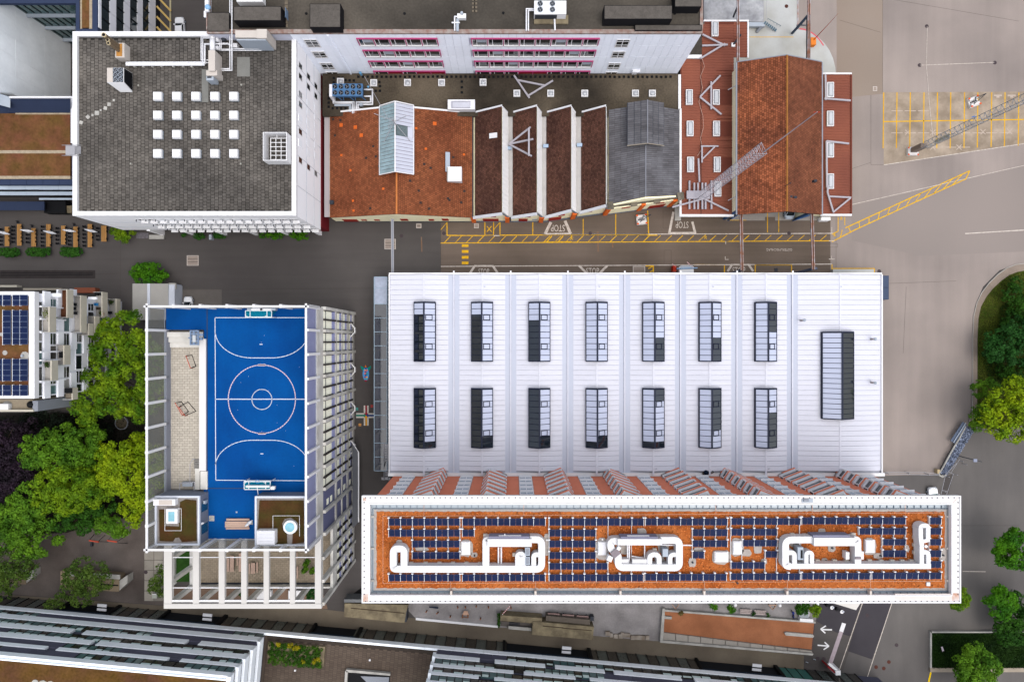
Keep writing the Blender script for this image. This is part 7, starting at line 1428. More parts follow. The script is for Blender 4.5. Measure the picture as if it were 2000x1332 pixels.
def wheelthing(lb, u, v, ang, col):
    t = thing('bicycle', lb, 'bicycle', P(u,v,0), None, ang); wh = []
    for s_ in (-.55,.55):
        m = MB(); 
        for k in range(14): a0, a1 = k*.4488, (k+1)*.4488; m.tube((s_+.33*math.cos(a0),0,.34+.33*math.sin(a0)),(s_+.33*math.cos(a1),0,.34+.33*math.sin(a1)),.05,5)
        part('wheel', m, black, t, local=True)
    part('frame', MB().tube((-.55,0,.34),(-.1,0,.9),.05,6).tube((-.1,0,.9),(.45,0,.95),.06,6).tube((.45,0,.95),(.55,0,.34),.05,6).tube((-.05,0,.3),(-.1,0,.95),.05,6).tube((-.05,0,.3),(.45,0,.9),.06,6), col, t, local=True)
    part('saddle', MB().hexa([(-.4,-.1,.95),(.1,-.06,.95),(.1,.06,.95),(-.4,.1,.95),(-.4,-.1,1.02),(.1,-.06,1.02),(.1,.06,1.02),(-.4,.1,1.02)]), black, t, local=True); part('handlebar', MB().tube((.45,-.3,1.05),(.45,.3,1.05),.035,6).tube((.45,0,.9),(.45,0,1.05),.03,6), dgrey, t, local=True); part('child_seat', MB().box(-.75,-.35,-.16,.16,.75,1.15), M('bike_blue', (44,60,140)), t, local=True); return t
wheelthing('dark blue bicycle parked behind the orange ramp wall', 1546.5,1198,-1.35,M('bike_blue', (44,60,140)))
t = thing('fountain', 'pale metal trough with rail between two small trees at the ramp end', 'trough', P(1572,1200,0)); part('basin', MB().px(1563,1195,1580,1206,.8,0), M('trough_grey', (160,168,172), var=.08), t); part('rail', MB().path([P(1562,1196,1.1),P(1562,1205,1.1)],.05).path([P(1580,1203,1.1),P(1580,1189,1.1),P(1576,1188,1.1)],.06), white, t)
for lb, u, v in (('left of two small tables with white tops by the dark asphalt',1621.5,1183.5),('right of two small tables with white tops by the dark asphalt',1641,1191.5)):
    t = thing('bistro_table', lb, 'table', P(u,v,0), 'bistro tables at the plaza corner'); x, y, _ = P(u,v); part('top', MB().cyl(x,y,.7,.74,.36,14), white, t); part('foot', MB().cyl(x,y,0,.7,.06,8), dgrey, t); part('chair', MB().box(x-1.1,x-.6,y+.2,y+.7,0,.45).box(x-1.1,x-1.02,y+.2,y+.7,.45,.85), black, t); part('cloth', MB().ball((x+.25,y+.05,.78),.2,8,6,.5), M('pale_cloth', (214,220,232)), t)
t = thing('white_awning', 'white triangular awning tip showing under the office eaves', 'awning', P(1660,1172,4)); part('sheet', MB().prism([P(1600,1160,4)[:2],P(1684,1172,4)[:2],P(1672,1191,4)[:2],P(1629,1178,4)[:2],P(1600,1170,4)[:2]], 3.9, 4.0), M('awning_white', (236,232,226), var=.03), t); part('pole', MB().cyl(*P(1672,1189,4)[:2],0,3.9,.06,8), dgrey, t)
t = thing('advert_pillar', 'red and white sign panel at the bottom right end of the banded building', 'sign', P(1625,1302,0)); part('panel', MB().beam(P(1611,1295,1.5),P(1630,1311,1.5),.25,2.6), M('sign_red', (146,44,48), var=.15), t); part('white_side', MB().beam(P(1618,1294.5,2.6),P(1640,1313,2.6),.45,.25), white, t); part('cap', MB().px(1632,1309,1642,1318,3,0), white, t)
t = thing('post_cluster', 'small grey bicycle stands left of the foot of the pink strip', 'bike stand', P(1590,1288,0)); 
for u, v in ((1591,1287.5),(1576,1293)): part('hoop', MB().path([P(u-2,v,0),P(u-2,v-1,.9),P(u+2,v,.9),P(u+2,v+1,0)],.05), lgrey, t)
solo('white_end_block', 'white concrete block at the foot of the banded building', 'block', MB().prism([P(u,v,1.2)[:2] for u, v in ((1583,1318),(1634,1322),(1632,1345),(1580,1340))], 0, 1.2), conc)
pst = M('play_timber', (142,92,62), var=.15, s1=2)
t = thing('rope_playground', 'wooden climbing posts with ropes on the grey playground gravel', 'playground', P(900,1190,0))
for u, v, h, lx in ((834,1192,1.9,-2),(856,1195,1.9,-3),(880,1202,2.2,-1),(894,1184,2.4,0),(909,1184,2.6,0),(939,1206,2.3,-1),(930,1182,2.4,0),(954,1184,2.4,0),(998,1185,2.4,0)): part('post', MB().tube(P(u,v,0),P(u+lx,v+3,h),.13,8), pst, t)
part('hammock', MB().hexa([P(838,1186,.5),P(856,1188.5,.5),P(856,1185,.5),P(838,1184,.5),P(838,1186,.6),P(856,1188.5,.6),P(856,1185,.6),P(838,1184,.6)]), M('hammock_navy', (34,42,58)), t)
part('slide_board', MB().prism([P(u,v,1.0)[:2] for u, v in ((906,1193),(913,1193),(916,1201),(903,1201))], .9, 1.0), wood, t); part('slide_frame', MB().beam(P(903,1206,.5),P(904,1200,1.0),.2,.2).beam(P(914,1206,.5),P(914,1200,1.0),.2,.2).beam(P(903,1205,.6),P(915,1205.5,.6),.1,.1), pst, t)
part('rope', MB().tube(P(895,1186,1.8),P(908,1182,2),.03,5).tube(P(917,1191,1.2),P(930,1181,2),.03,5).tube(P(940,1192,1.6),P(953,1181,2.2),.03,5).tube(P(909,1192,1.8),P(899,1182,2.2),.03,5).tube(P(860,1188,1.2),P(876,1180,2),.03,5), M('rope_grey', (160,156,150)), t)
t = thing('barrier_tape', 'red and white barrier tape between a post and the tan stair wing', 'tape', P(990,1190,0)); a, b = Vector(P(981,1199.5,2.3)), Vector(P(997,1182,2.3))
for k in range(12): part('stripe', MB().beam(a+(b-a)*k/12, a+(b-a)*(k+1)/12, .12, .02), M('tape_red', (206,60,60)) if k % 2 else white, t)
t = thing('climbing_frame', 'slim timber tripod frame under the office eaves by the globe lamps', 'climbing frame', P(1508,1186,0)); q = [P(1502,1181,3),P(1516,1181,3),P(1509,1190,1)]
part('bar', MB().beam(q[0],q[1],.14,.14).beam(q[1],q[2],.14,.14).beam(q[2],q[0],.14,.14), wood, t); part('leg', MB().tube(q[0],(q[0][0],q[0][1],0),.07,6).tube(q[1],(q[1][0],q[1][1],0),.07,6).tube(q[2],(q[2][0],q[2][1],0),.07,6), wood, t)
t = thing('climbing_frame', 'slim timber tripod frame above the left part of the orange ramp', 'climbing frame', P(1319,1184,0)); q = [P(1313,1180,3),P(1326,1180,3),P(1319.5,1189,1)]
part('bar', MB().beam(q[0],q[2],.12,.12).beam(q[1],q[2],.12,.12), wood, t); part('leg', MB().tube(q[2],(q[2][0],q[2][1],0),.07,6), wood, t)
def blockpile(lb, u, v, s_):
    t = thing('concrete_block', lb, 'concrete block', P(u,v,0), 'courtyard concrete blocks'); part('body', MB().prism([P(a,b,2.2)[:2] for a, b in ((u,v),(u+s_*120,v+s_*10),(u+s_*120,v+s_*42),(u,v+s_*36))], 0, 2.2), M('tan_block', (150,134,112), var=.1, s1=1), t)
    part('white_end', MB().prism([P(a,b,2.0)[:2] for a, b in ((u+s_*120.3,v+s_*41),(u+s_*138,v+s_*24),(u+s_*138,v+s_*8),(u+s_*120.3,v+s_*20))], 0, 2.0), conc, t); part('dark_gap', MB().prism([P(a,b,2.23)[:2] for a, b in ((u+4,v+s_*20),(u+s_*119,v+s_*28),(u+s_*119,v+s_*31),(u+4,v+s_*23))], 2.1, 2.22), black, t); part('coping', MB().prism([P(a,b,2.5)[:2] for a, b in ((u+s_*20,v+s_*2),(u+s_*122,v+s_*8),(u+s_*122,v+s_*17),(u+s_*20,v+s_*10))], 2.21, 2.5), conc, t)
blockpile('long concrete block with white end right of the lower left trees', 118,1115,.95); blockpile('concrete block with white end at the lower left picture edge', -52,1105,.85)
t = thing('swing_set', 'dark swing frame with two orange red beams in the grey courtyard', 'swing', P(210,1052,0)); ob_ = M('swing_orange', (196,86,66), var=.08)
for u in (174,209.5): part('beam', MB().beam(P(u,1055,2.1),P(u+19,1058,2.1),.22,.2), ob_, t)
for a, b in (((175,1054),(184,1043)),((193,1056),(205,1045)),((210,1056),(217,1048)),((228,1058),(249,1044)),((193,1057),(211,1058)),((230,1060),(249,1060.5))): part('strut', MB().tube(P(*a,2.0),P(*b,.1),.05,6), black, t)
solo('tree_stump', 'dark block beside the swing in the courtyard', 'stump', MB().px(176,1060,179.5,1067,.5,0), dgrey)
t = thing('garden_roundel', 'round earth bed with pale metal rim by the dark trees', 'flower bed', P(238,826,0)); x, y, _ = P(238.5,826); part('rim', MB().ring([(x+1.28*math.cos(k*.2618),y+1.28*math.sin(k*.2618)) for k in range(24)], [(x+1.16*math.cos(k*.2618),y+1.16*math.sin(k*.2618)) for k in range(24)], 0, .3), mgrey, t); part('soil', MB().cyl(x,y,0,.2,1.17,24), M('bed_soil', (88,80,66), var=.2, s1=1), t)
for q, lb in (((294,1093,302,1099),'upper pale slab pad left of the pergola'),):
    pass
sp = MB()
for i in range(2):
    for j in range(5): sp.pxpoly([(282+i*19,1074+j*20),(300+i*19,1074+j*20),(300+i*19,1093+j*20),(282+i*19,1093+j*20)], .014)
struct('slab_path', sp, M('pale_path_slab', (160,154,144), var=.2, s1=.4, isl=.25))
t = thing('plant_stand', 'small pale box at the foot of the shrub left of the pergola', 'planter', P(301,1163,0)); part('box', MB().px(297,1159,306,1168,.7,0), M('box_pale', (200,204,192)), t); part('rim', MB().px(297.5,1159.5,305.5,1161,.74,.7), white, t)
for lb, q in (('left white planter cube below the pergola opening', (501,1153,530,1170)),('right white planter cube below the pergola opening', (563,1153,592,1170))): t = thing('planter_cube', lb, 'planter', P(q[0],q[1]), 'white planters below the pergola'); part('body', MB().px(*q,.9,0), M('planter_white', (222,224,228), var=.03), t); part('lid', MB().px(q[0]+1,q[1]+1,q[2]-1,q[3]-1,.93,.9), white, t)
struct('planter_ground', MB().pxpoly([(330,1145),(628,1149),(640,1189),(330,1186)], .012), M('reddish_ground', (136,112,96), var=.1, s1=.5))
flw = M('flat_white', (240,242,248), var=.03, s1=.6, k=.85); bal = M('balcony_concrete', (206,200,184), var=.07, s1=.6, s2=3); balf = M('balcony_floor', (190,186,180), var=.1, s1=.8)
fl = thing('terraced_flats', 'white terraced apartment building with solar roof and stepped balconies', 'building', (-95,-1,0))
zr = 24.6; xF = X(67,zr)                # roof edge plane
yN, yS = Y(571,zr), Y(778,zr)
part('wall', MB().box(-125, xF-1.2, yS+.3, yN-.3, 0, zr-.4), flw, fl)
part('parapet', MB().box(X(58.5,zr), X(69.5,zr), yS, yN+.1, zr-.8, zr+.25).box(-125, X(58.5,zr), yN-.6, yN+.1, zr-.8, zr+.23).box(-125, X(58.5,zr), yS, yS+.5, zr-.8, zr+.23), white, fl)
part('sedum_roof', MB().box(-125, X(56,zr), yS+.5, yN-.6, zr-.6, zr-.1), moss, fl); part('gravel_strip', MB().box(X(54.5,zr), X(58.4,zr), yS+.5, yN-.6, zr-.6, zr-.08), M('rust_gravel', (128,98,76), var=.2, s1=2, s2=5), fl)
Zs_ = zr+.5
def fsolar(lb, cols, v0, v1, nv):
    t = thing('solar_array', lb, 'solar array', P(cols[0][0],v0,zr), 'solar arrays on the terraced flats')
    for (u0, u1) in cols:
        for k in range(nv):
            a = v0+(v1-v0)*k/nv; b = v0+(v1-v0)*(k+1)/nv
            q = part('solar_panel', MB().px(u0+.3,a+.3,u1-.3,b-.3,Zs_,Zs_-.06), pvf, t); part('cells', MB().px(u0+.7,a+.7,u1-.7,b-.7,Zs_+.015,Zs_+.002), pvm, q)
        part('mounting_rail', MB().px(u0-.6,v0-1,u0+.6,v1+1,Zs_-.08,zr), white, t)
cA = [(-24,-11),(-10,4),(5,21),(24,38),(38.5,54)]
fsolar('solar array at the top end of the terraced flats roof', cA, 576,597,2); fsolar('large solar array in the middle of the terraced flats roof', cA[2:], 606,673,6); fsolar('solar array below the mossy gap on the terraced flats roof', cA, 701,744,4); fsolar('solar array at the bottom end of the terraced flats roof', cA, 752,773,2)
for u, v, r in ((9,689,.4),(48,695,.7),(2,653,.3)): x, y, _ = P(u,v,zr); part('gravel_patch', MB().cyl(x,y,zr-.1,zr-.04,r,9), conc, fl)
part('roof_fan', MB().ball(P(43,695,zr+.2),.22,10,6), lgrey, fl)
def fb_(u0,v0,u1,v1,zt,zb,mt,nm='balcony'): return part(nm, MB().px(u0,v0,u1,v1,zt,zb), mt, fl)
xW_ = X(69.5,zr); xO = xW_+1.6
part('facade_wall', MB().box(xW_-4, xW_-.3, Y(776,zr), Y(572,zr), 0, zr-.9), flw, fl)
for i in range(7):
    z0 = 21.1-3.4*i; z1 = z0+1.5
    if z0 < .3: break
    for v0, v1 in (((570,600),(648,702),(743,777)), ((567,602),(625,673),(713,774)), ((650,682),(727,757),(566,578)), ((650,690),(720,760)), ((622,660),(700,760)), ((630,760),), ((630,760),))[i]:
        part('fascia', MB().box(xW_-.3, xW_+random.uniform(0,.05), Y(v1,z0), Y(v0,z0), z0, z1), flw, fl)
    y = Y(775,zr); j = 0
    while y < Y(598,zr):
        w_ = (2.3,1.7,2.6,1.5,2.1)[(i+j*2) % 5]
        g_ = (glassd,gdk,glassd,gli,gdk,glassd,M('flat_grey_panel', (176,174,172)))[(i*3+j*5) % 7]
        w = window(fl, (xW_-.3,0), (0,1), (1,0), y, y+w_-.12, z1+.05, z1+1.86, flw, g_, fw=.08, proud=.1, hbars=(.5,) if j % 3 == 1 else ())
        y += w_+(.0,.12,.02)[j % 3]; j += 1
for v in (600,624,649,687,703,743): part('cross_wall', MB().box(xW_-.3, xW_+.25, Y(v,21)-.12, Y(v,21)+.12, 17.5, zr-.95), flw, fl)
def terrace(uf, v0, v1, h=1.1, fm=None, dp=0):
    z = H-(-xW_)*F/(1000-uf)-.3; ya, yb = Y(v1,z), Y(v0,z); x1 = xO+dp
    part('terrace_floor', MB().box(xW_-.2, x1-.2, ya, yb, z-.3, z), fm or balf, fl); part('balcony_front', MB().box(x1-.2, x1, ya, yb, z-.5, z+h), bal, fl)
    for y in (ya, yb-.1): part('balcony_cheek', MB().box(xW_-.2, x1-.21, y, y+.1, z+.01, z+h-.15), M('cheek_grey', (186,184,180), var=.05), fl)
    return z
terrace(84,600,649); terrace(119,566,621,1.1,M('brick_planting', (112,72,52), var=.2, s1=2, s2=5)); terrace(146,578,649); terrace(188,571,621); terrace(214,584,624,.8); terrace(172,618,650,.9); terrace(88,704,743); terrace(113,674,712); terrace(128,757,780,.9,M('stained_floor', (140,130,116), var=.3, s1=1)); terrace(160,632,655,.9)
for q in ((115,687,123,699,20,18.9,black,'shed_box'),(126,758,141,768,18,17.2,black,'terrace_clutter'),(97,573,118,580,20.6,20.2,flw,'canopy'),(172,580,188,585,12.2,11.8,flw,'ledge')): fb_(*q)
fb_(96,781,152,784,1.3,0,bal,'garden_wall')
fb_(-30,780,64,801,17.6,0,M('stained_terrace', (158,146,126), var=.2, s1=1, s2=3),'terrace_floor'); fb_(-30,800,65,804,18.4,0,bal,'balcony_front'); fb_(63.5,783,74,803,18.2,0,mgrey,'balcony_front'); fb_(-30,557,33,561,1.4,0,bal,'garden_wall'); fb_(45,563,120,566.5,1.3,0,M('low_wall', (176,168,152)),'garden_wall'); fb_(145,562,186,572,1.4,0,M('brick_wall', (150,88,66), var=.12, s1=1, s2=6),'brick_wall')
def pot(lb, u, v, z, r, c): 
    t = thing('potted_plant', lb, 'plant', P(u,v,z), 'potted plants on the flats'); part('pot', MB().cyl(*P(u,v,z)[:2],z,z+.45,.3,10), M('pot_brown', (110,76,58)), t); b = Vector(P(u,v,z+.6)); m = MB()
    for i in range(90): p = b+Vector((random.gauss(0,r*.5),random.gauss(0,r*.5),random.uniform(0,r))); a = random.uniform(0,6.3); s_ = random.uniform(.1,.22); m.poly([p, p+Vector((s_*math.cos(a),s_*math.sin(a),.05)), p+Vector((s_*math.cos(a+1),s_*math.sin(a+1),-.05))])
    part('foliage', m, c, t)
lf_p = M('plant_leaf', (104,120,36), var=.1, isl=.4); lf_d = M('plant_leaf_dark', (52,76,34), var=.1, isl=.4)
pot('yellow green potted plant on the upper pale terrace', 95,613,22.1,.8,lf_p); pot('dark potted plant near the lower balcony front', 94,712,21.8,.5,lf_d); pot('potted plant on the top right balcony floor', 218,590,4.4,.5,lf_d); pot('potted plant at the foot of the terrace with the blue chair', 199,611,8.5,.4,lf_d)
def seat(lb, u, v, z, c, s_=.5):
    t = thing('garden_chair', lb, 'chair', P(u,v,z), 'garden chairs on the flats'); x, y, _ = P(u,v,z); part('seat', MB().box(x-s_/2,x+s_/2,y-s_/2,y+s_/2,z+.38,z+.45), c, t); part('backrest', MB().box(x-s_/2,x-s_/2+.06,y-s_/2,y+s_/2,z+.45,z+.9), c, t)
    for a in (-1,1):
        for b in (-1,1): part('leg', MB().cyl(x+a*s_*.42,y+b*s_*.42,z,z+.38,.025,6), c, t)
dkc = M('chair_dark', (46,48,52)); seat('upper dark chair on the long pale balcony', 150,595,14.5,dkc); seat('middle dark chair on the long pale balcony', 149,603,14.5,dkc); seat('lower dark chair on the long pale balcony', 151,612,14.5,dkc); seat('blue chair on the white terrace', 192,595,8.5,M('chair_blue', (50,130,190))); seat('brown chair below the blue chair', 196,603,8.5,M('chair_brown', (70,58,52))); seat('dark chair on the rightmost balcony', 219,611,4.4,dkc)
t = thing('garden_table', 'small brown table on the white terrace of the flats', 'table', P(198,613,8.5)); part('top', MB().px(196,611,203,615,9.2,9.1), M('table_brown', (140,100,70)), t); part('foot', MB().cyl(*P(200,613,8.5)[:2],8.5,9.1,.06,8), dgrey, t)
for u, v in ((189,574),(198,574)): part('planter_tub', MB().cyl(*P(u,v,9)[:2],8.4,9.2,.32,12), black, fl)
t = thing('terrace_lounge', 'white rounded seat under a clear cover at the lower left terrace', 'garden seat', P(5,795,17.6)); part('body', MB().px(-8,789,16,800,18.4,17.6), white, t); part('cover', MB().ball(P(14,793,17.7),.9,14,8,.7), M('clear_cover', (200,206,210), alpha=.35, rough=.1), t)
solo('barbecue', 'black rounded barbecue on the lower left terrace', 'barbecue', MB().ball(P(60,790,18),.6,12,8,.9), black, smooth=True)
t = thing('corrugated_shed', 'small shed with pale corrugated roof left of the school', 'shed', P(300,580,0)); zs = 3.2
cr = M('corrugated_sheet', (196,194,190), var=.06, s1=.6)
part('wall', MB().box(X(261,zs),X(342,zs)-.15,Y(616,zs),Y(556,zs),0,zs-.1), M('shed_white', (206,212,224)), t)
m = MB(); y0_, y1_ = Y(625,zs), Y(554,zs); nq = 44
for k in range(nq):
    a = y0_+(y1_-y0_)*k/nq; b = y0_+(y1_-y0_)*(k+1)/nq; q = len(m.v); mid = (a+b)/2
    for y, z in ((a,zs),(mid,zs+.09),(b-.001,zs)): m.v += [(X(259,zs),y,z),(X(329,zs),y,z)]
    m.f += [(q,q+1,q+3,q+2),(q+2,q+3,q+5,q+4)]
part('roof_sheet', m, cr, t); part('ridge_cap', MB().px(287.5,554,293,625,zs+.14,zs+.05), M('cap_blue_white', (214,220,232)), t); part('side_wall', MB().px(328.8,555,343,612,2.4,0), M('shed_blue_white', (202,210,230), var=.03), t); part('chimney_block', MB().px(329,553,343,564.5,2.9,2.4), conc, t); part('gable_edge', MB().px(329,565,343,566,2.6,2.41), black, t)
part('window', MB().ring([P(330,574,2.5)[:2],P(337,574,2.5)[:2],P(337,586,2.5)[:2],P(330,586,2.5)[:2]], [P(331,575.5,2.5)[:2],P(336,575.5,2.5)[:2],P(336,584.5,2.5)[:2],P(331,584.5,2.5)[:2]], 2.4, 2.46), white, t); part('lamp', MB().ball(P(343,587,1.5),.16,8,6), M('lamp_red', (150,50,60)), t)
solo('outlined_lid', 'small outlined square lid in the asphalt right of the shed', 'lid', MB().ring([P(347,569)[:2],P(352.5,569)[:2],P(352.5,577)[:2],P(347,577)[:2]], [P(348,570)[:2],P(351.5,570)[:2],P(351.5,576)[:2],P(348,576)[:2]], 0, .03), lgrey)
tw = M('beer_table_wood', (176,132,80), var=.08, s1=1, s2=8, objr=.1); chb = M('chair_black', (34,34,38))
def beer(lb, u0, v0, u1, v1, ends=()):
    z = .75; t = thing('beer_table', lb, 'table', P((u0+u1)/2,(v0+v1)/2,0), 'beer garden tables in a row'); w_ = (u1-u0)/3
    for k in range(3): part('plank', MB().px(u0+w_*k+.15,v0,u0+w_*(k+1)-.15,v1,z,z-.06), tw, t)
    for v in (v0+5, v1-6): part('trestle', MB().px(u0+1,v,u1-1,v+1.2,z-.07,0), dgrey, t)
cseat = mesh_of('seat', MB().box(-.2,.2,-.19,.19,.4,.45), chb); cback = mesh_of('backrest', MB().box(-.24,-.19,-.2,.2,.46,.85), chb); cleg = mesh_of('leg', MB().box(-.02,.02,-.02,.02,0,.4), M('chair_steel', (140,144,150)))
def cchair(lb, u, v, rz):
    t = thing('garden_chair', lb, 'chair', P(u,v,0), 'black chairs at the beer garden tables', rz)
    for me_, nm in ((cseat,'seat'),(cback,'backrest')): link(nm, me_, t)
    for a in (-.17,.17):
        for b in (-.16,.16): link('leg', cleg, t, (a,b,0))
bt_ = (('first','leftmost', 9,443,18,481),('second','second from the left', 33,438,42,480),('third','third from the left', 61,446,70,482),('fourth','fourth from the left', 90,438,99,482),('fifth','fifth from the left', 119,441,128,478),('sixth','sixth from the left', 143,443,152,483),('seventh','seventh from the left', 171,438,180,483),('eighth','rightmost short', 197.5,441,208,472))
on_ = ('topmost','second from the top','middle','fourth from the top','fifth from the top','lowest','last')
for i, (nm_, w_, u0, v0, u1, v1) in enumerate(bt_):
    beer(f'{w_} beer garden table in the row of brown tables on dark asphalt', u0, v0, u1, v1); v = v0+5; k = 0
    while v < v1-2:
        if random.random() < .9: cchair(f'{on_[k]} black chair right of the {w_} beer garden table', u1+2.6, v, math.pi)
        if random.random() < .9: cchair(f'{on_[k]} black chair left of the {w_} beer garden table', u0-2.6, v+1, 0)
        v += 7.4; k += 1
    if i in (1,2,5): cchair(f'black chair at the top end of the {w_} beer garden table', (u0+u1)/2, v0-3, -math.pi/2)
for i, (u, v) in enumerate(((12,456),(57,453),(101,455),(138,453),(180,452))): parasol(f'closed white parasol lying across the gap right of the {("leftmost","second","fourth","fifth","seventh")[i]} beer garden table', u,v,0,-.12 if i % 2 else -.22,2.3)
def car(lb, u, v, rz, col, glasscol, h=1.5, L_=4.3, W_=1.8, van=False):
    t = thing('parked_car', lb, 'car', P(u,v,0), None, rz); cm = M('car_paint_%d_%d_%d' % col, col, var=.01, rough=.25, spec=.6)
    def ring(xs, ws, z): return [(x, w, z) for x, w in zip(xs, ws)]+[(x, -w, z) for x, w in reversed(list(zip(xs, ws)))]
    hl, hw = L_/2, W_/2
    prof = [([-hl+.12,-hl*.8,0,hl*.75,hl-.1],[hw*.8,hw*.94,hw*.96,hw*.94,hw*.72],.28),([-hl,-hl*.8,0,hl*.78,hl],[hw*.86,hw*.99,hw,hw*.97,hw*.76],.6),([-hl+.08,-hl*.8,0,hl*.78,hl-.12],[hw*.82,hw*.93,hw*.95,hw*.9,hw*.7],.92)]
    m = MB()
    for xs, ws, z in prof: m.v += ring(xs, ws, z)
    for r in range(2):
        for k in range(10): k2 = (k+1) % 10; m.f.append((r*10+k2, r*10+k, (r+1)*10+k, (r+1)*10+k2))
    m.f.append(tuple(29-k for k in range(10))); m.f.append(tuple(range(10)))
    part('body', m, cm, t, local=True, smooth=False)
    c0, c1 = (-hl+.1, hl*.42) if not van else (-hl+.1, hl*.75); r0, r1 = (-hl+.55, hl*.08) if not van else (-hl+.2, hl*.42)
    g_ = MB().hexa([(c0,-hw*.88,.921),(c1,-hw*.86,.921),(c1,hw*.86,.921),(c0,hw*.88,.921),(r0,-hw*.7,h-.05),(r1,-hw*.7,h-.05),(r1,hw*.7,h-.05),(r0,hw*.7,h-.05)]); part('window_band', g_, glasscol, t, local=True)
    part('roof', MB().hexa([(r0-.03,-hw*.74,h-.052),(r1+.03,-hw*.74,h-.052),(r1+.03,hw*.74,h-.052),(r0-.03,hw*.74,h-.052),(r0+.1,-hw*.62,h+.02),(r1-.06,-hw*.62,h+.02),(r1-.06,hw*.62,h+.02),(r0+.1,hw*.62,h+.02)]), cm, t, local=True)
    pm_ = MB()
    for s_ in (-1,1): pm_.beam((r1,s_*hw*.7,h-.04),(c1,s_*hw*.85,.93),.09,.06); pm_.beam((r0,s_*hw*.7,h-.04),(c0,s_*hw*.86,.93),.1,.06); xm_ = (r0+r1)/2; pm_.beam((xm_,s_*hw*.72,h-.04),(xm_,s_*hw*.89,.93),.08,.06)
    part('pillar', pm_, cm, t, local=True)
    for x in (-hl*.62, hl*.62):
        for s_ in (-1,1): w = part('wheel', MB().tube((x,s_*(hw-.24),.32),(x,s_*(hw+.01),.32),.32,14), black, t, local=True); part('rim', MB().tube((x,s_*(hw+.012),.32),(x,s_*(hw+.02),.32),.2,10), lgrey, w, local=True)
    for s_ in (-1,1):
        part('mirror', MB().box(hl*.26,hl*.36,s_*(hw*.97)-(.0 if s_ > 0 else .18),s_*(hw*.97)+(.18 if s_ > 0 else 0),.93,1.06), cm, t, local=True)
        part('headlight', MB().box(hl-.32,hl-.14,s_*hw*.62-.14,s_*hw*.62+.14,.88,.94), lgrey, t, local=True); part('tail_light', MB().box(-hl-.01,-hl+.1,s_*hw*.7-.12,s_*hw*.7+.12,.7,.9), M('tail_red', (150,30,30)), t, local=True)
    return t
GLC = GL('car_glass', (24,32,36), rough=.05)
car('white hatchback parked on the dark lane at the top left', 355,59,math.pi/2+.05,(240,242,246),GLC)
car('white car peeking out beside the office brim at the right', 1819,972,math.pi/2+.12,(240,242,246),GL('car_glass_green', (70,112,104), rough=.08),1.45,4.5,1.85)
car('small white car with black roof in front of the school fence', 371,598,math.pi/2,(236,238,242),GLC,1.5,3.7,1.65)
_c = [o for o in C.objects if o.get('label','').startswith('small white car')][0]
for ch in [k for k in C.objects if k.parent is _c]:
    if ch.name.startswith('roof'): ch.data.materials[0] = M('soft_top_black', (32,36,48), var=.05)
car('pale van nose showing under the rust tile roof gable', 1539,405,-math.pi/2,(214,226,240),GLC,2.0,4.9,1.9,True)
gb = thing('gabion_bank', 'bank of blue grey rocks behind a white kerb at the right', 'rock bank', P(1862,880,0)); kb = [(1886,832),(1875,853),(1858,882),(1840,915),(1834,924),(1835,928),(1841,931),(1848,927)]
part('kerb', MB().path([P(u,v,.9) for u, v in kb],.16), conc, gb); part('base', MB().prism([P(u,v,.5)[:2] for u, v in ((1886,832),(1858,882),(1836,922),(1838,929),(1847,928),(1866,898),(1884,866),(1900,840))], 0, .5), M('rock_bed', (60,64,76)), gb)
m = MB()
for i in range(1500):
    t_ = random.random(); s_ = random.random(); u = (1887-50*t_)*(1-s_)+(1901-54*t_)*s_; v = (833+91*t_)*(1-s_)+(841+88*t_)*s_; r = random.uniform(.12,.34); c_ = Vector(P(u,v,.5+random.uniform(0,.25))); k = len(m.v)
    p = [Vector((random.uniform(-1,1),random.uniform(-1,1),random.uniform(-.6,.8))).normalized()*r for _ in range(4)]
    m.v += [tuple(c_+q) for q in p]; m.f += [(k,k+1,k+2),(k,k+2,k+3),(k,k+3,k+1),(k+1,k+3,k+2)]
part('rocks', m, M('blue_rock', (128,138,160), var=.12, isl=.55), gb, kind='stuff')
t = thing('sliding_gate', 'grey metal gate panel folded along the rock bank', 'gate', P(1872,850,0)); part('panel', MB().beam(P(1860,863,1),P(1884,826,1),.9,.12), M('gate_blue_grey', (104,116,138), var=.1), t); part('rail', MB().beam(P(1862,864,1.2),P(1886,826,1.2),.12,.12), lgrey, t)
t = thing('wire_gate', 'low wire gate between the hall corner and the rock bank', 'gate', P(1780,924,0))
for a, b in (((1728,922),(1808,922.5)),((1808,922.5),(1834,926)),((1728,924.5),(1834,928))): part('rail', MB().beam(P(*a,1.3),P(*b,1.3),.07,.07), galv, t)
for u, v in ((1729,923),(1768,922),(1806,924),(1832,925)): part('post', MB().cyl(*P(u,v)[:2],0,1.5,.08,8), conc if u in (1832,) else galv, t)
part('stone_pier', MB().px(1831,917,1836,925,1.0,0), M('pier_cream', (196,176,140), var=.1), t)
t = thing('street_lamp', 'dark street lamp leaning out over the street beside the rock bank', 'street lamp', P(1868,889,0)); b = Vector(P(1868,889,0)); part('pole', MB().tube(b,(b.x,b.y,7.2),.09,8,.06), dgrey, t); tp = Vector((b.x,b.y,7.2)); part('arm', MB().tube(tp,Vector(P(1903,898,7.3)),.06,6), dgrey, t); part('head', MB().box(X(1901,7.3),X(1908,7.3),Y(902,7.3),Y(896,7.3),7.25,7.4), M('lamp_head', (150,156,176)), t)
t = thing('wire_fence', 'low wire fence panels along the pavement below the rock bank', 'fence', P(1855,930,0))
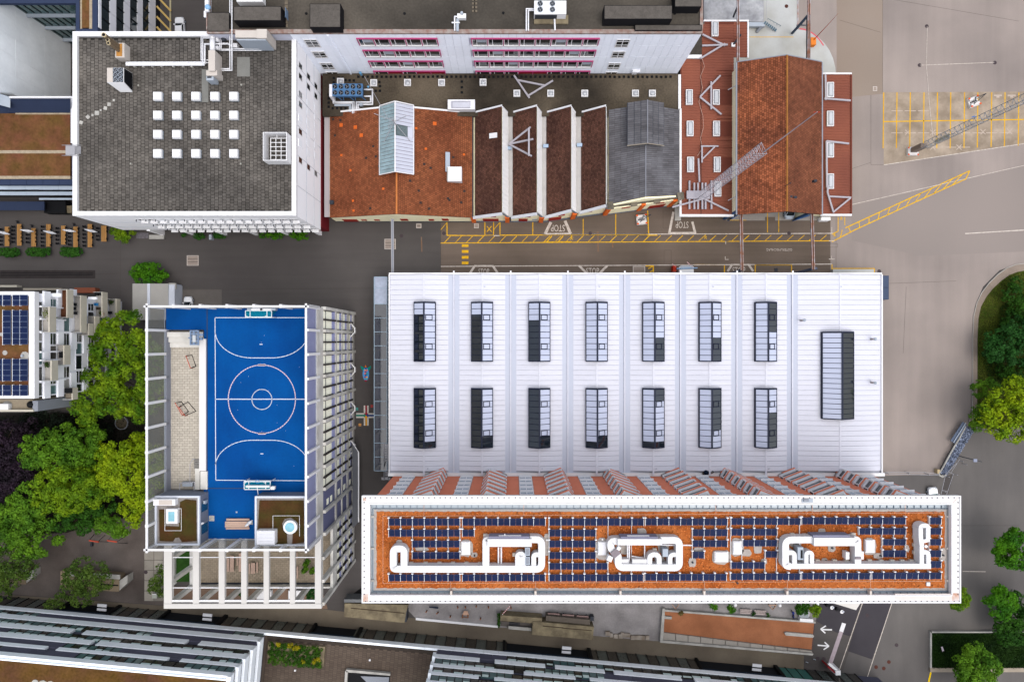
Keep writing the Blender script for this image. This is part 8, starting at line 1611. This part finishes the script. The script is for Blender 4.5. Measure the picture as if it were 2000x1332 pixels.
for a, b in (((1846,927),(1872,901)),((1858,922),(1874,897)),((1846,930),(1838,965)),((1862,926),(1848,968)),((1852,921),(1863,926)),((1840,957),(1851,960))): part('rail', MB().beam(P(*a,1.2),P(*b,1.2),.06,.06), galv, t)
for u, v in ((1846,929),(1862,925),(1839,958),(1873,899),(1880,905)): part('post', MB().cyl(*P(u,v)[:2],0,1.3,.06,8), galv, t)
struct('verge_pavement', MB().pxpoly([(1845,930),(1862,926),(1850,975),(1838,975)], .014), asph_d)
def arc(cx, cy, rx, ry, a0, a1, n_=16): return [(cx+rx*math.cos(a0+(a1-a0)*k/n_), cy+ry*math.sin(a0+(a1-a0)*k/n_)) for k in range(n_+1)]
ou = [(2300,510)]+[(2000,515),(1984,517),(1966,524),(1948,537),(1932,553),(1918,571),(1908,592),(1902,618),(1900,660),(1900,760),(1899,800),(1892,826)]
inn = [(2300,524)]+[(2000,529),(1988,531),(1972,537),(1955,549),(1940,563),(1927,579),(1916,599),(1911,622),(1909,660),(1909,760),(1908,800),(1900,830)]
isl_ = thing('kerb_stones', 'curved pale kerb round the big planted island at the right edge', 'kerb', P(1910,640,0)); cm_ = M('kerb_stone', (150,136,124), var=.12, s1=1, objr=.1)
for k in range(len(ou)-1): part('kerb_stone', MB().prism([P(*ou[k],.14)[:2],P(*ou[k+1],.14)[:2],P(*inn[k+1],.14)[:2],P(*inn[k],.14)[:2]], 0, .14), cm_, isl_); part('white_edge', MB().line(ou[k],ou[k+1],1.1,.15), conc, isl_)
struct('island_soil', MB().pxpoly(inn+[(1935,840),(2300,790)], .06), M('island_soil', (84,88,38), var=.3, s1=.25, s2=3, tint=(58,66,22), ts=.2, tvar=.6, bump=.4))
t = thing('planter_kerb', 'pale kerb round the rectangular planted bed at the lower right', 'kerb', P(1900,1270,0)); part('top_kerb', MB().px(1818,1233,2300,1235.5,.5,0), conc, t); part('side_kerb', MB().px(1817,1233,1820,1304,.5,0), conc, t); part('lower_kerb', MB().px(1817,1304,2300,1312,.5,0), M('kerb_beige', (168,156,140), var=.12, s1=1), t)
struct('planted_bed', MB().pxpoly([(1820,1235),(2300,1235),(2300,1304),(1820,1304)], .2), M('bed_green', (30,52,18), var=.35, s1=.6, s2=4, bump=.5))
struct('street_seam', MB().line((1880,1115.5),(1925,1116),1,.02), whitep)
t = thing('bed_sign', 'tiny white and pink sign in the lower right planted bed', 'sign', P(1841,1267,0)); part('board', MB().prism([P(u,v,.8)[:2] for u, v in ((1838,1263),(1841,1262),(1844,1270),(1840.5,1272))], .76, .8), M('sign_pinkish', (226,210,220)), t); part('stake', MB().cyl(*P(1841,1267,.7)[:2],0,.76,.03,6), dgrey, t)
def person(lb, u, v, rz, shirt, trousers):
    t = thing('person', lb, 'person', P(u,v,.03), None, rz)
    V_ = [(0,0,.95),(0,0,1.2),(0,0,1.42),(0,0,1.52),(0,.02,1.66),(-.1,0,.9),(-.11,.12,.5),(-.11,.1,.08),(-.11,.24,.04),(.1,0,.9),(.11,-.06,.5),(.11,-.2,.1),(.11,-.08,.04),(-.19,0,1.4),(-.25,-.05,1.12),(-.25,.12,.92),(.19,0,1.4),(.25,.05,1.12),(.25,.22,.98)]
    R_ = [.15,.14,.13,.06,.105,.1,.07,.05,.05,.1,.07,.05,.05,.08,.05,.04,.08,.05,.04]
    E_ = [(0,1),(1,2),(2,3),(3,4),(0,5),(5,6),(6,7),(7,8),(0,9),(9,10),(10,11),(11,12),(2,13),(13,14),(14,15),(2,16),(16,17),(17,18)]
    me = bpy.data.meshes.new('person_body'); me.from_pydata(V_, E_, []); o = link('body', me, t)
    md = o.modifiers.new('skin', 'SKIN'); sv = me.skin_vertices[0].data
    for i, r in enumerate(R_): sv[i].radius = (r, r*.8 if i < 3 else r)
    sv[0].use_root = True; o.modifiers.new('sub', 'SUBSURF').render_levels = 1
    dg_ = bpy.context.evaluated_depsgraph_get(); m2 = bpy.data.meshes.new_from_object(o.evaluated_get(dg_)); o.modifiers.clear(); o.data = m2
    m2.materials.clear(); 
    for q in (trousers, shirt, M('skin', (206,164,140)), M('shoe', (60,60,64))): m2.materials.append(q)
    for p in m2.polygons:
        z = p.center.z; p.material_index = 3 if z < .1 else 0 if z < .95 else (2 if z > 1.47 or (abs(p.center.x) > .2 and z < 1.08) else 1); p.use_smooth = True
    part('hair', MB().ball((0,.0,1.71),.115,12,8), M('hair_grey', (206,204,206)), t, local=True, smooth=True); return t
person('person in a red top and pale trousers by the dark garage ramp', 691,1164,.6,M('shirt_red', (214,26,34)),M('trouser_pale', (214,214,216)))
def leafmat(name, rgb, rgb2, isl=.35, tr=.25):
    m = M(name, rgb, var=.12, s1=.4, s2=1.6, isl=isl, rough=.6, k=.84, tint=rgb2, ts=.35, tvar=.5)
    N = m.node_tree.nodes; L = m.node_tree.links
    if 'Translucent BSDF' not in N and tr:
        t = N.new('ShaderNodeBsdfTranslucent'); mx = N.new('ShaderNodeMixShader'); mx.inputs[0].default_value = tr; B = N['Principled BSDF']
        src = B.inputs['Base Color'].links[0].from_socket; L.new(src, t.inputs['Color']); L.new(B.outputs[0], mx.inputs[1]); L.new(t.outputs[0], mx.inputs[2]); L.new(mx.outputs[0], N['Material Output'].inputs[0])
    return m
def quads_mesh(name, P_, Nn, size, mat, aspect=.7):
    n_ = len(P_); Nn = Nn/np.maximum(np.linalg.norm(Nn, axis=1, keepdims=True), 1e-6)
    r = RNG.normal(size=(n_,3)); a = np.cross(Nn, r); a /= np.maximum(np.linalg.norm(a, axis=1, keepdims=True), 1e-6); b = np.cross(Nn, a)
    s_ = size[:,None]; V = np.empty((n_,4,3)); V[:,0] = P_-a*s_; V[:,1] = P_-b*s_*aspect; V[:,2] = P_+a*s_; V[:,3] = P_+b*s_*aspect
    me = bpy.data.meshes.new(name); me.vertices.add(n_*4); me.vertices.foreach_set('co', V.ravel()); me.loops.add(n_*4); me.loops.foreach_set('vertex_index', np.arange(n_*4, dtype=np.int32))
    me.polygons.add(n_); me.polygons.foreach_set('loop_start', np.arange(0, n_*4, 4, dtype=np.int32)); me.update(calc_edges=True); me.materials.append(mat); return me
def sph(n_, zmin=-1.0):
    z = RNG.uniform(zmin, 1, n_); t = RNG.uniform(0, 2*np.pi, n_); r = np.sqrt(np.maximum(0, 1-z*z)); return np.stack([r*np.cos(t), r*np.sin(t), z], 1)
def crown_pts(lobes, cr, leaf, dens=1.0, fuzz=.3, flat=.75):
    Ps, Ns, Ss = [], [], []
    for (x, y, z, r) in lobes:
        nc = max(4, int(2.6*(r/cr)**2)); dirs = sph(nc, -.25); cc = np.array([x,y,z])+dirs*np.array([1,1,flat])*max(r-cr*.55,.15)*RNG.uniform(.72,1.05,(nc,1))
        rad = cr*RNG.uniform(.55,1.15,nc); nl = np.maximum(14, (dens*5.2*(rad/leaf)**2).astype(int))
        for k in range(nc):
            dd_ = sph(nl[k], -.35)+dirs[k]*.35; dd_ /= np.linalg.norm(dd_, axis=1, keepdims=True)
            Ps.append(cc[k]+dd_*rad[k]*RNG.uniform(.6,1.12,(nl[k],1))); Ns.append(dd_+RNG.normal(size=(nl[k],3))*fuzz+np.array([0,0,.3])); Ss.append(leaf*RNG.uniform(.5,1.15,nl[k]))
    return np.concatenate(Ps), np.concatenate(Ns), np.concatenate(Ss)
bark = M('bark', (92,78,62), var=.2, s1=2, s2=6)
def tree(name, lb, cat, base, lobes, mat, cr=.95, leaf=.27, dens=1.0, group=None, fuzz=.35, bare=0):
    """base and lobes in photo px at their own heights: lobes (u, v, z, r_px)"""
    b = Vector(P(*base, 0)); t = thing(name, lb, cat, b, group)
    lw_ = [(X(u,z), Y(v,z), z, r*(H-z)/F) for u, v, z, r in lobes]
    Pp, Nn, Ss = crown_pts(lw_, cr, leaf, dens, fuzz); Pp = Pp-np.array(b)
    Pp[:,2] = np.maximum(Pp[:,2], .05)
    link('crown', quads_mesh('crown', Pp, Nn, Ss, mat), t)
    m = MB(); zt = min(l[2] for l in lw_); hub = Vector((b.x, b.y, max(zt*.45, .4))); r0 = .12+.02*zt
    m.tube(b, hub, r0, 9, r0*.75)
    for (x, y, z, r) in lw_:
        mid = hub.lerp(Vector((x,y,z)), .5)+Vector((random.uniform(-.3,.3),random.uniform(-.3,.3),.2)); m.tube(hub, mid, r0*.55, 6, r0*.3); m.tube(mid, (x,y,z), r0*.3, 5, r0*.12)
        for k in range(4): q = Vector((x,y,z))+Vector((random.uniform(-r,r),random.uniform(-r,r),random.uniform(-.2,.6)*r))*.75; m.tube(mid.lerp(Vector((x,y,z)),.6), q, r0*.16, 4, r0*.05)
    part('trunk', m, bark, t); return t
L_map = leafmat('maple_leaf', (122,150,24), (64,104,20)); L_lime = leafmat('lime_leaf', (146,166,20), (96,130,18)); L_mid = leafmat('mid_leaf', (98,138,32), (62,102,26)); L_dk = leafmat('dark_leaf', (52,92,24), (34,70,20)); L_pur = leafmat('purple_leaf', (42,30,42), (26,22,28), tr=.05)
L_dull = leafmat('dull_leaf', (92,116,46), (66,92,36)); L_box = leafmat('box_leaf', (58,104,34), (40,84,28)); L_gl = leafmat('glossy_leaf', (76,128,18), (46,96,18))
TG = 'trees left of the school'
tree('maple_tree', 'largest bright green tree between the terraced flats and the school', 'tree', (232,728), [(248,645,10,38),(205,652,9.5,30),(268,680,11,34),(218,690,12,40),(165,712,8.5,36),(150,728,8,20),(205,735,11,42),(255,735,12,44),(185,775,9,40),(225,785,10.5,40),(258,790,9.5,34),(160,806,7.5,24),(178,810,7,20),(272,812,7,18),(175,690,8,24),(300,700,10,40),(300,770,10,40)], L_map, 1.15, .27, group=TG)
tree('broadleaf_tree', 'mid green tree with pale clumps beside the round earth bed', 'tree', (112,905), [(60,868,7.5,22),(95,872,9,36),(70,890,8,30),(110,895,9,34),(130,860,8.5,34),(160,865,8,34),(150,890,8.5,34),(185,850,7,24),(165,912,7.5,26)], L_mid, .95, .25, group=TG)
tree('lime_tree', 'yellow green tree close against the lower part of the school fence', 'tree', (252,930), [(205,880,8,24),(235,885,9,32),(268,885,9.5,32),(275,860,8,22),(225,920,10,36),(262,925,10.5,38),(240,950,9,30),(270,965,8.5,30),(255,995,7.5,22),(265,1012,6.5,16),(300,900,9,36),(300,960,9,34),(205,915,8,20)], L_lime, .95, .24, group=TG)
tree('broadleaf_tree', 'fresh green tree with fine clumps in the middle of the left grove', 'tree', (130,965), [(100,945,10,34),(140,945,10.5,38),(175,950,9.5,34),(95,975,9,30),(135,975,9.5,34),(190,965,8,26),(120,925,8.5,24),(165,928,8.5,26)], L_map, .9, .24, group=TG)
tree('broadleaf_tree', 'bright tree lowest of the tall ones at the left picture edge', 'tree', (60,1030), [(50,970,8.5,26),(35,990,8.5,28),(70,1000,9,30),(95,1010,8,26),(20,1025,7.5,32),(55,1035,8,34),(5,1005,7,28),(75,1060,6.5,30),(50,1075,5.5,22),(115,1058,4.5,12),(10,1052,6,26),(-20,1030,7,40)], L_mid, .9, .25, group=TG)
tree('dark_shrub_tree', 'dark green round tree in the gap below the middle of the left grove', 'tree', (156,1025), [(150,1015,5,22),(165,1025,5,20),(140,1000,5,22),(120,1020,5,22),(170,985,5,30),(200,985,4.5,30)], L_dk, .8, .24, group=TG)
tree('small_tree', 'small mid green tree just above the orange swing beams', 'tree', (218,1030), [(205,1018,5,18),(225,1028,5.2,22),(240,1032,5,16),(210,1005,4.6,12),(195,1030,4.6,12),(232,1042,4.5,12)], L_mid, .7, .22, group=TG)
tree('copper_beech', 'very dark purple leaved tree at the left picture edge', 'tree', (15,895), [(10,860,7,40),(30,890,7,40),(0,920,7,40),(40,925,6.5,34),(20,955,6.5,34),(-30,890,7,50),(60,845,5,26)], L_pur, .9, .26, .9, group=TG)
tree('feathery_tree', 'thin feathery tree over the long concrete block at the lower left', 'tree', (170,1140), [(160,1105,6,22),(190,1118,6,24),(150,1125,6,26),(175,1140,5.5,28),(140,1150,5,24),(160,1168,5,22),(115,1172,4.5,16),(205,1135,5.5,18),(100,1180,4,12)], L_dull, .55, .2, .55, group=TG, fuzz=.8)
tree('feathery_tree', 'thin feathery tree at the lowest left picture edge', 'tree', (10,1130), [(10,1095,6,28),(40,1105,6,26),(20,1125,5.5,30),(0,1150,5,26),(60,1115,5.5,18),(-20,1115,6,30)], L_dull, .55, .2, .6, group=TG, fuzz=.8)
tree('ornamental_shrub', 'loose shrub with pale box at its foot left of the pergola', 'shrub', (312,1140), [(318,1110,3.5,12),(312,1125,3.6,14),(304,1140,3.4,13),(318,1145,3.2,14),(298,1150,2.8,9),(320,1160,3,10)], L_dull, .5, .18, .7, group=None, fuzz=.7)
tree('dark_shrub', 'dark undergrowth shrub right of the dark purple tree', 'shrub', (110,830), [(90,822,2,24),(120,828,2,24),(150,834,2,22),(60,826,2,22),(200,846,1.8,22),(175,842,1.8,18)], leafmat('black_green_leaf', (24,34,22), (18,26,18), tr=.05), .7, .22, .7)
def bush(name, lb, lobes, mat, leaf=.17, cr=.5, dens=1.0, group=None, base=None, cat='shrub'):
    u = sum(l[0] for l in lobes)/len(lobes); v = sum(l[1] for l in lobes)/len(lobes); return tree(name, lb, cat, base or (u,v), lobes, mat, cr, leaf, dens, group)
bush('round_shrub', 'round dark green shrub above the corrugated shed', [(275,530,2.2,16),(290,527,2.4,17),(308,529,2.3,16),(275,543,2,14),(292,545,2.2,14),(312,543,2,14),(265,536,1.8,10),(320,536,1.8,9)], L_gl, .2, .6)
for lb, u0, u1 in (('leftmost clipped box hedge below the beer garden tables',-2,36),('middle clipped box hedge below the beer garden tables',53,98),('rightmost clipped box hedge below the beer garden tables',118,158)): bush('box_hedge', lb, [(u0+8+k*(u1-u0-14)/4, 492.5+(k%2)*.6, .75, 9.4) for k in range(5)], L_box, .11, .3, 1.6, 'box hedges below the beer garden', cat='hedge')
bush('maple_shrub', 'bright green shrub at the lower left foot of the white block', [(225,452,2,10),(238,456,2.2,11),(247,462,2,9),(258,456,1.8,7),(232,462,1.8,8),(244,470,1.6,7)], L_map, .17, .45)
for lb, ls, mt in (('small shrub under the white block between the second and third column', [(392,461,1,9),(383,460,1,6)], L_box),('low shrub under the white block right of the third column', [(425,460,.9,8),(434,461,.9,7)], L_box),('leafy shrub row under the white block before the fourth column', [(512,460,.9,7),(525,459,1,7),(538,462,1.1,9),(552,459,.9,8)], L_gl),('leafy shrub under the white block next to its last column', [(574,460,.9,8),(585,461,1,9),(597,460,.9,8)], L_gl),('tiny shrub left of the grey bin under the white block', [(359,459,.8,5)], L_box)): bush('low_shrub', lb, ls, mt, .14, .35, 1.0, 'shrubs at the foot of the white block')
solo('rubbish_bin', 'small grey bin between shrubs under the white block', 'bin', MB().px(408,458,413,468,1.1,0), lgrey)
t = thing('stone_bench', 'pale stone bench with pebble bed under the left part of the white block', 'bench', P(305,466,0)); part('seat', MB().px(291,459,320,467,.5,.1), conc, t); part('leg', MB().px(294,460,297,466,.1,0).px(314,460,317,466,.1,0), conc, t)
struct('pebble_bed', MB().pxpoly([(266,455),(290,455),(290,466),(266,466)], .05), M('pebbles', (120,116,122), var=.5, s1=3, s2=8))
RG = 'trees along the right edge'
tree('young_maple', 'bright loose leaved tree over the street at the right edge', 'tree', (1965,822), [(1958,775,8,28),(1985,765,9,34),(1995,790,9,34),(1965,800,8,26),(1930,812,7,24),(1950,830,8,28),(1982,840,8,28),(1945,838,7.5,22),(1998,852,7,16),(1935,795,7,22),(2020,790,9,50)], L_lime, .8, .26, .55, group=RG)
tree('broadleaf_tree', 'dark green tree on the planted island below its curved kerb', 'tree', (1960,672), [(1930,665,3.5,20),(1950,680,4,26),(1972,660,4.5,28),(1940,690,4,20),(1965,695,4,22),(1992,690,4,26),(1990,640,4,24)], leafmat('deep_green_leaf', (44,88,34), (30,66,26)), .8, .24, .8, group=RG)
tree('dark_shrub', 'low green shrub at the pointed lower end of the planted island', 'shrub', (1915,832), [(1912,760,3,18),(1920,785,3,20),(1908,812,2.5,16),(1925,820,3,18),(1905,832,2,12),(1895,828,1.6,8),(1935,760,3,20)], L_mid, .6, .2, .8)
tree('dark_shrub', 'black green thicket at the right end of the planted island', 'shrub', (1990,600), [(1975,575,2,22),(1995,600,2.2,26),(1980,625,2,22),(2005,640,2.5,24),(1965,640,1.8,16),(1990,730,2,26),(1960,725,1.6,18),(1985,555,1.6,16)], L_dk, .6, .2, .7)
tree('round_tree', 'round dense tree upper one of two beside the grey street', 'tree', (1968,1072), [(1955,1060,6.5,22),(1975,1050,7,22),(1990,1065,7,26),(1965,1080,7,26),(1985,1092,6.5,22),(1945,1072,6,14),(1955,1090,6,14),(1970,1100,5.5,10),(1975,1036,6,8)], L_gl, .8, .22, 1.1, group=RG)
tree('round_tree', 'round dense tree lower one of two beside the grey street', 'tree', (1950,1176), [(1945,1165,6,20),(1960,1160,6.3,20),(1970,1178,6,18),(1945,1185,6,18),(1958,1192,6,16),(1930,1172,5.5,10),(1948,1152,5.5,10)], L_gl, .8, .22, 1.1, group=RG)
tree('dark_tree', 'dark green tree merging with the planted bed at the lower right edge', 'tree', (1975,1225), [(1960,1220,4,24),(1985,1210,4.5,26),(1995,1235,4.5,26),(1965,1240,4,22),(1945,1230,3.5,14),(2000,1190,4.5,24),(1985,1165,4,12)], L_dk, .75, .22, 1.0, group=RG)
tree('broadleaf_tree', 'large mid green tree standing in the rectangular planted bed', 'tree', (1905,1290), [(1900,1270,6,24),(1885,1290,6,26),(1915,1290,7,30),(1900,1312,6.5,30),(1930,1305,6,24),(1875,1315,5.5,20),(1920,1330,6,26),(1890,1335,6,26),(1945,1300,5,14),(1905,1350,6,30)], L_mid, .8, .23, .9, group=RG)
tree('small_tree', 'small green tree peeking out from the lower right corner of the office', 'tree', (1872,1166), [(1878,1160,5,14),(1885,1168,5,12),(1872,1180,4.8,12),(1880,1178,5,12),(1862,1182,4.5,8)], L_map, .6, .2, 1.0, group=RG)
def pot_tree(lb, u, v, z, r, mat, n_=3):
    return tree('small_tree', lb, 'tree', (u,v), [(u+random.uniform(-.5,.5)*r, v+random.uniform(-.5,.5)*r, z+random.uniform(-.3,.3), r*.75) for _ in range(n_)], mat, .4, .16, .8, 'small trees under the office eaves')
pot_tree('compact dark green small tree left of the globe lamps',1393,1183,3,8,L_gl); pot_tree('taller small tree left of the pale wooden benches',1428,1188,3.5,8,L_gl,5); pot_tree('dark small tree with wide crown beside the trough',1566,1186,4,13,L_dk,5); pot_tree('light green small tree right of the trough',1592,1190,4,12,L_map,5); pot_tree('thin nearly bare small tree above the orange ramp',1327,1196,2.5,6,leafmat('bare_leaf', (120,110,60), (96,84,52)),2)
for lb, u, v in (('dark tuft on the ramp wall beside the left pale bench',1472,1198),('dark tuft on the ramp wall beside the right pale bench',1500,1201)): bush('wall_tuft', lb, [(u,v,.7,4)], L_dk, .1, .2, 1.0, 'tufts on the ramp wall')
bush('clipped_hedge', 'narrow dark hedge at the left end of the tan stair wing', [(974,1200+k*4.5,1.2,3.2) for k in range(6)], L_dk, .1, .22, 1.4, cat='hedge')
for lb, u, v, r in (('upper of three black potted shrubs under the last pergola opening',600,1098,8),('left of three black potted shrubs under the last pergola opening',597,1111,7),('right of three black potted shrubs under the last pergola opening',612,1113,7)):
    t = thing('potted_shrub', lb, 'plant', P(u,v,ZL), 'potted shrubs on the school terrace'); part('pot', MB().cyl(*P(u,v,ZL)[:2],ZL,ZL+.8,.42,14,.5), M('pot_black', (40,42,46)), t)
    Pp, Nn, Ss = crown_pts([(X(u,ZL+1.2),Y(v,ZL+1.2),ZL+1.2,r*.07),(X(u,ZL+1)-.3,Y(v,ZL+1)-.4,ZL+1.0,.35)], .35, .13, 1.0); o_ = link('foliage', quads_mesh('foliage', Pp-np.array(wpos(t)), Nn, Ss, L_mid), t)
tree('small_tree', 'small dark tree on the ground below the right pergola opening', 'tree', (606,1157), [(604,1155,2.6,10),(612,1150,2.6,9),(608,1165,2.4,9),(616,1162,2.4,8)], leafmat('deep_green_leaf', (44,88,34), (30,66,26)), .45, .16, 1.0); tree('small_tree', 'small tree half hidden by a pergola beam', 'tree', (474,1158), [(472,1155,2.2,8),(478,1162,2.2,7)], leafmat('deep_green_leaf', (44,88,34), (30,66,26)), .4, .16, 1.0)
Pp, Nn, Ss = crown_pts([(X(530+k%11*9.3,6.3), Y(1261+k//11*10+k%11*.8,6.3), 6.2, .62) for k in range(44)], .45, .16, .8)
link('foliage', quads_mesh('foliage', Pp-np.array(wpos(pl)), Nn, Ss, leafmat('planter_leaf', (66,104,22), (40,76,18))), pl)
Pp, Nn, Ss = crown_pts([(X(u,6.7),Y(v,6.7),6.7,.5) for u, v in ((544,1258),(567,1259),(577,1265),(582,1262),(622,1288),(612,1290),(594,1290))], .35, .14, .8)
link('yellow_foliage', quads_mesh('yellow_foliage', Pp-np.array(wpos(pl)), Nn, Ss, leafmat('yellow_leaf', (168,152,26), (128,126,20))), pl)
def inside(u, v, poly):
    c_ = np.zeros(len(u), bool); n_ = len(poly)
    for i in range(n_):
        (x1, y1), (x2, y2) = poly[i], poly[(i+1)%n_]
        if y1 == y2: continue
        cnd = ((y1 > v) != (y2 > v)) & (u < (x2-x1)*(v-y1)/(y2-y1)+x1); c_ ^= cnd
    return c_
def cover(name, poly, N_, size, mat, z=.08, lift=.18):
    us = [p[0] for p in poly]; vs = [p[1] for p in poly]; u = RNG.uniform(min(us),max(us),N_); v = RNG.uniform(min(vs),max(vs),N_); k = inside(u, v, poly); u, v = u[k], v[k]; n_ = len(u)
    Pp = np.stack([(u-1000)*.1,(666-v)*.1,np.full(n_,z)+RNG.uniform(0,lift,n_)],1); Nn = sph(n_,.2); me = quads_mesh(name, Pp, Nn, size*RNG.uniform(.5,1.2,n_), mat, .35); o_ = link(name, me); o_['kind'] = 'stuff'; return o_
grs = leafmat('grass_blade', (100,112,38), (58,84,22), tr=.15); grd = leafmat('ivy_leaf', (40,66,20), (22,44,14), tr=.1)
cover('grass', inn[1:]+[(1935,838),(2060,800),(2060,525)], 30000, .16, grs); cover('ivy', [(1950,600),(2060,540),(2060,760),(1935,760),(1915,690),(1945,650)], 16000, .2, grd, .1, .35)
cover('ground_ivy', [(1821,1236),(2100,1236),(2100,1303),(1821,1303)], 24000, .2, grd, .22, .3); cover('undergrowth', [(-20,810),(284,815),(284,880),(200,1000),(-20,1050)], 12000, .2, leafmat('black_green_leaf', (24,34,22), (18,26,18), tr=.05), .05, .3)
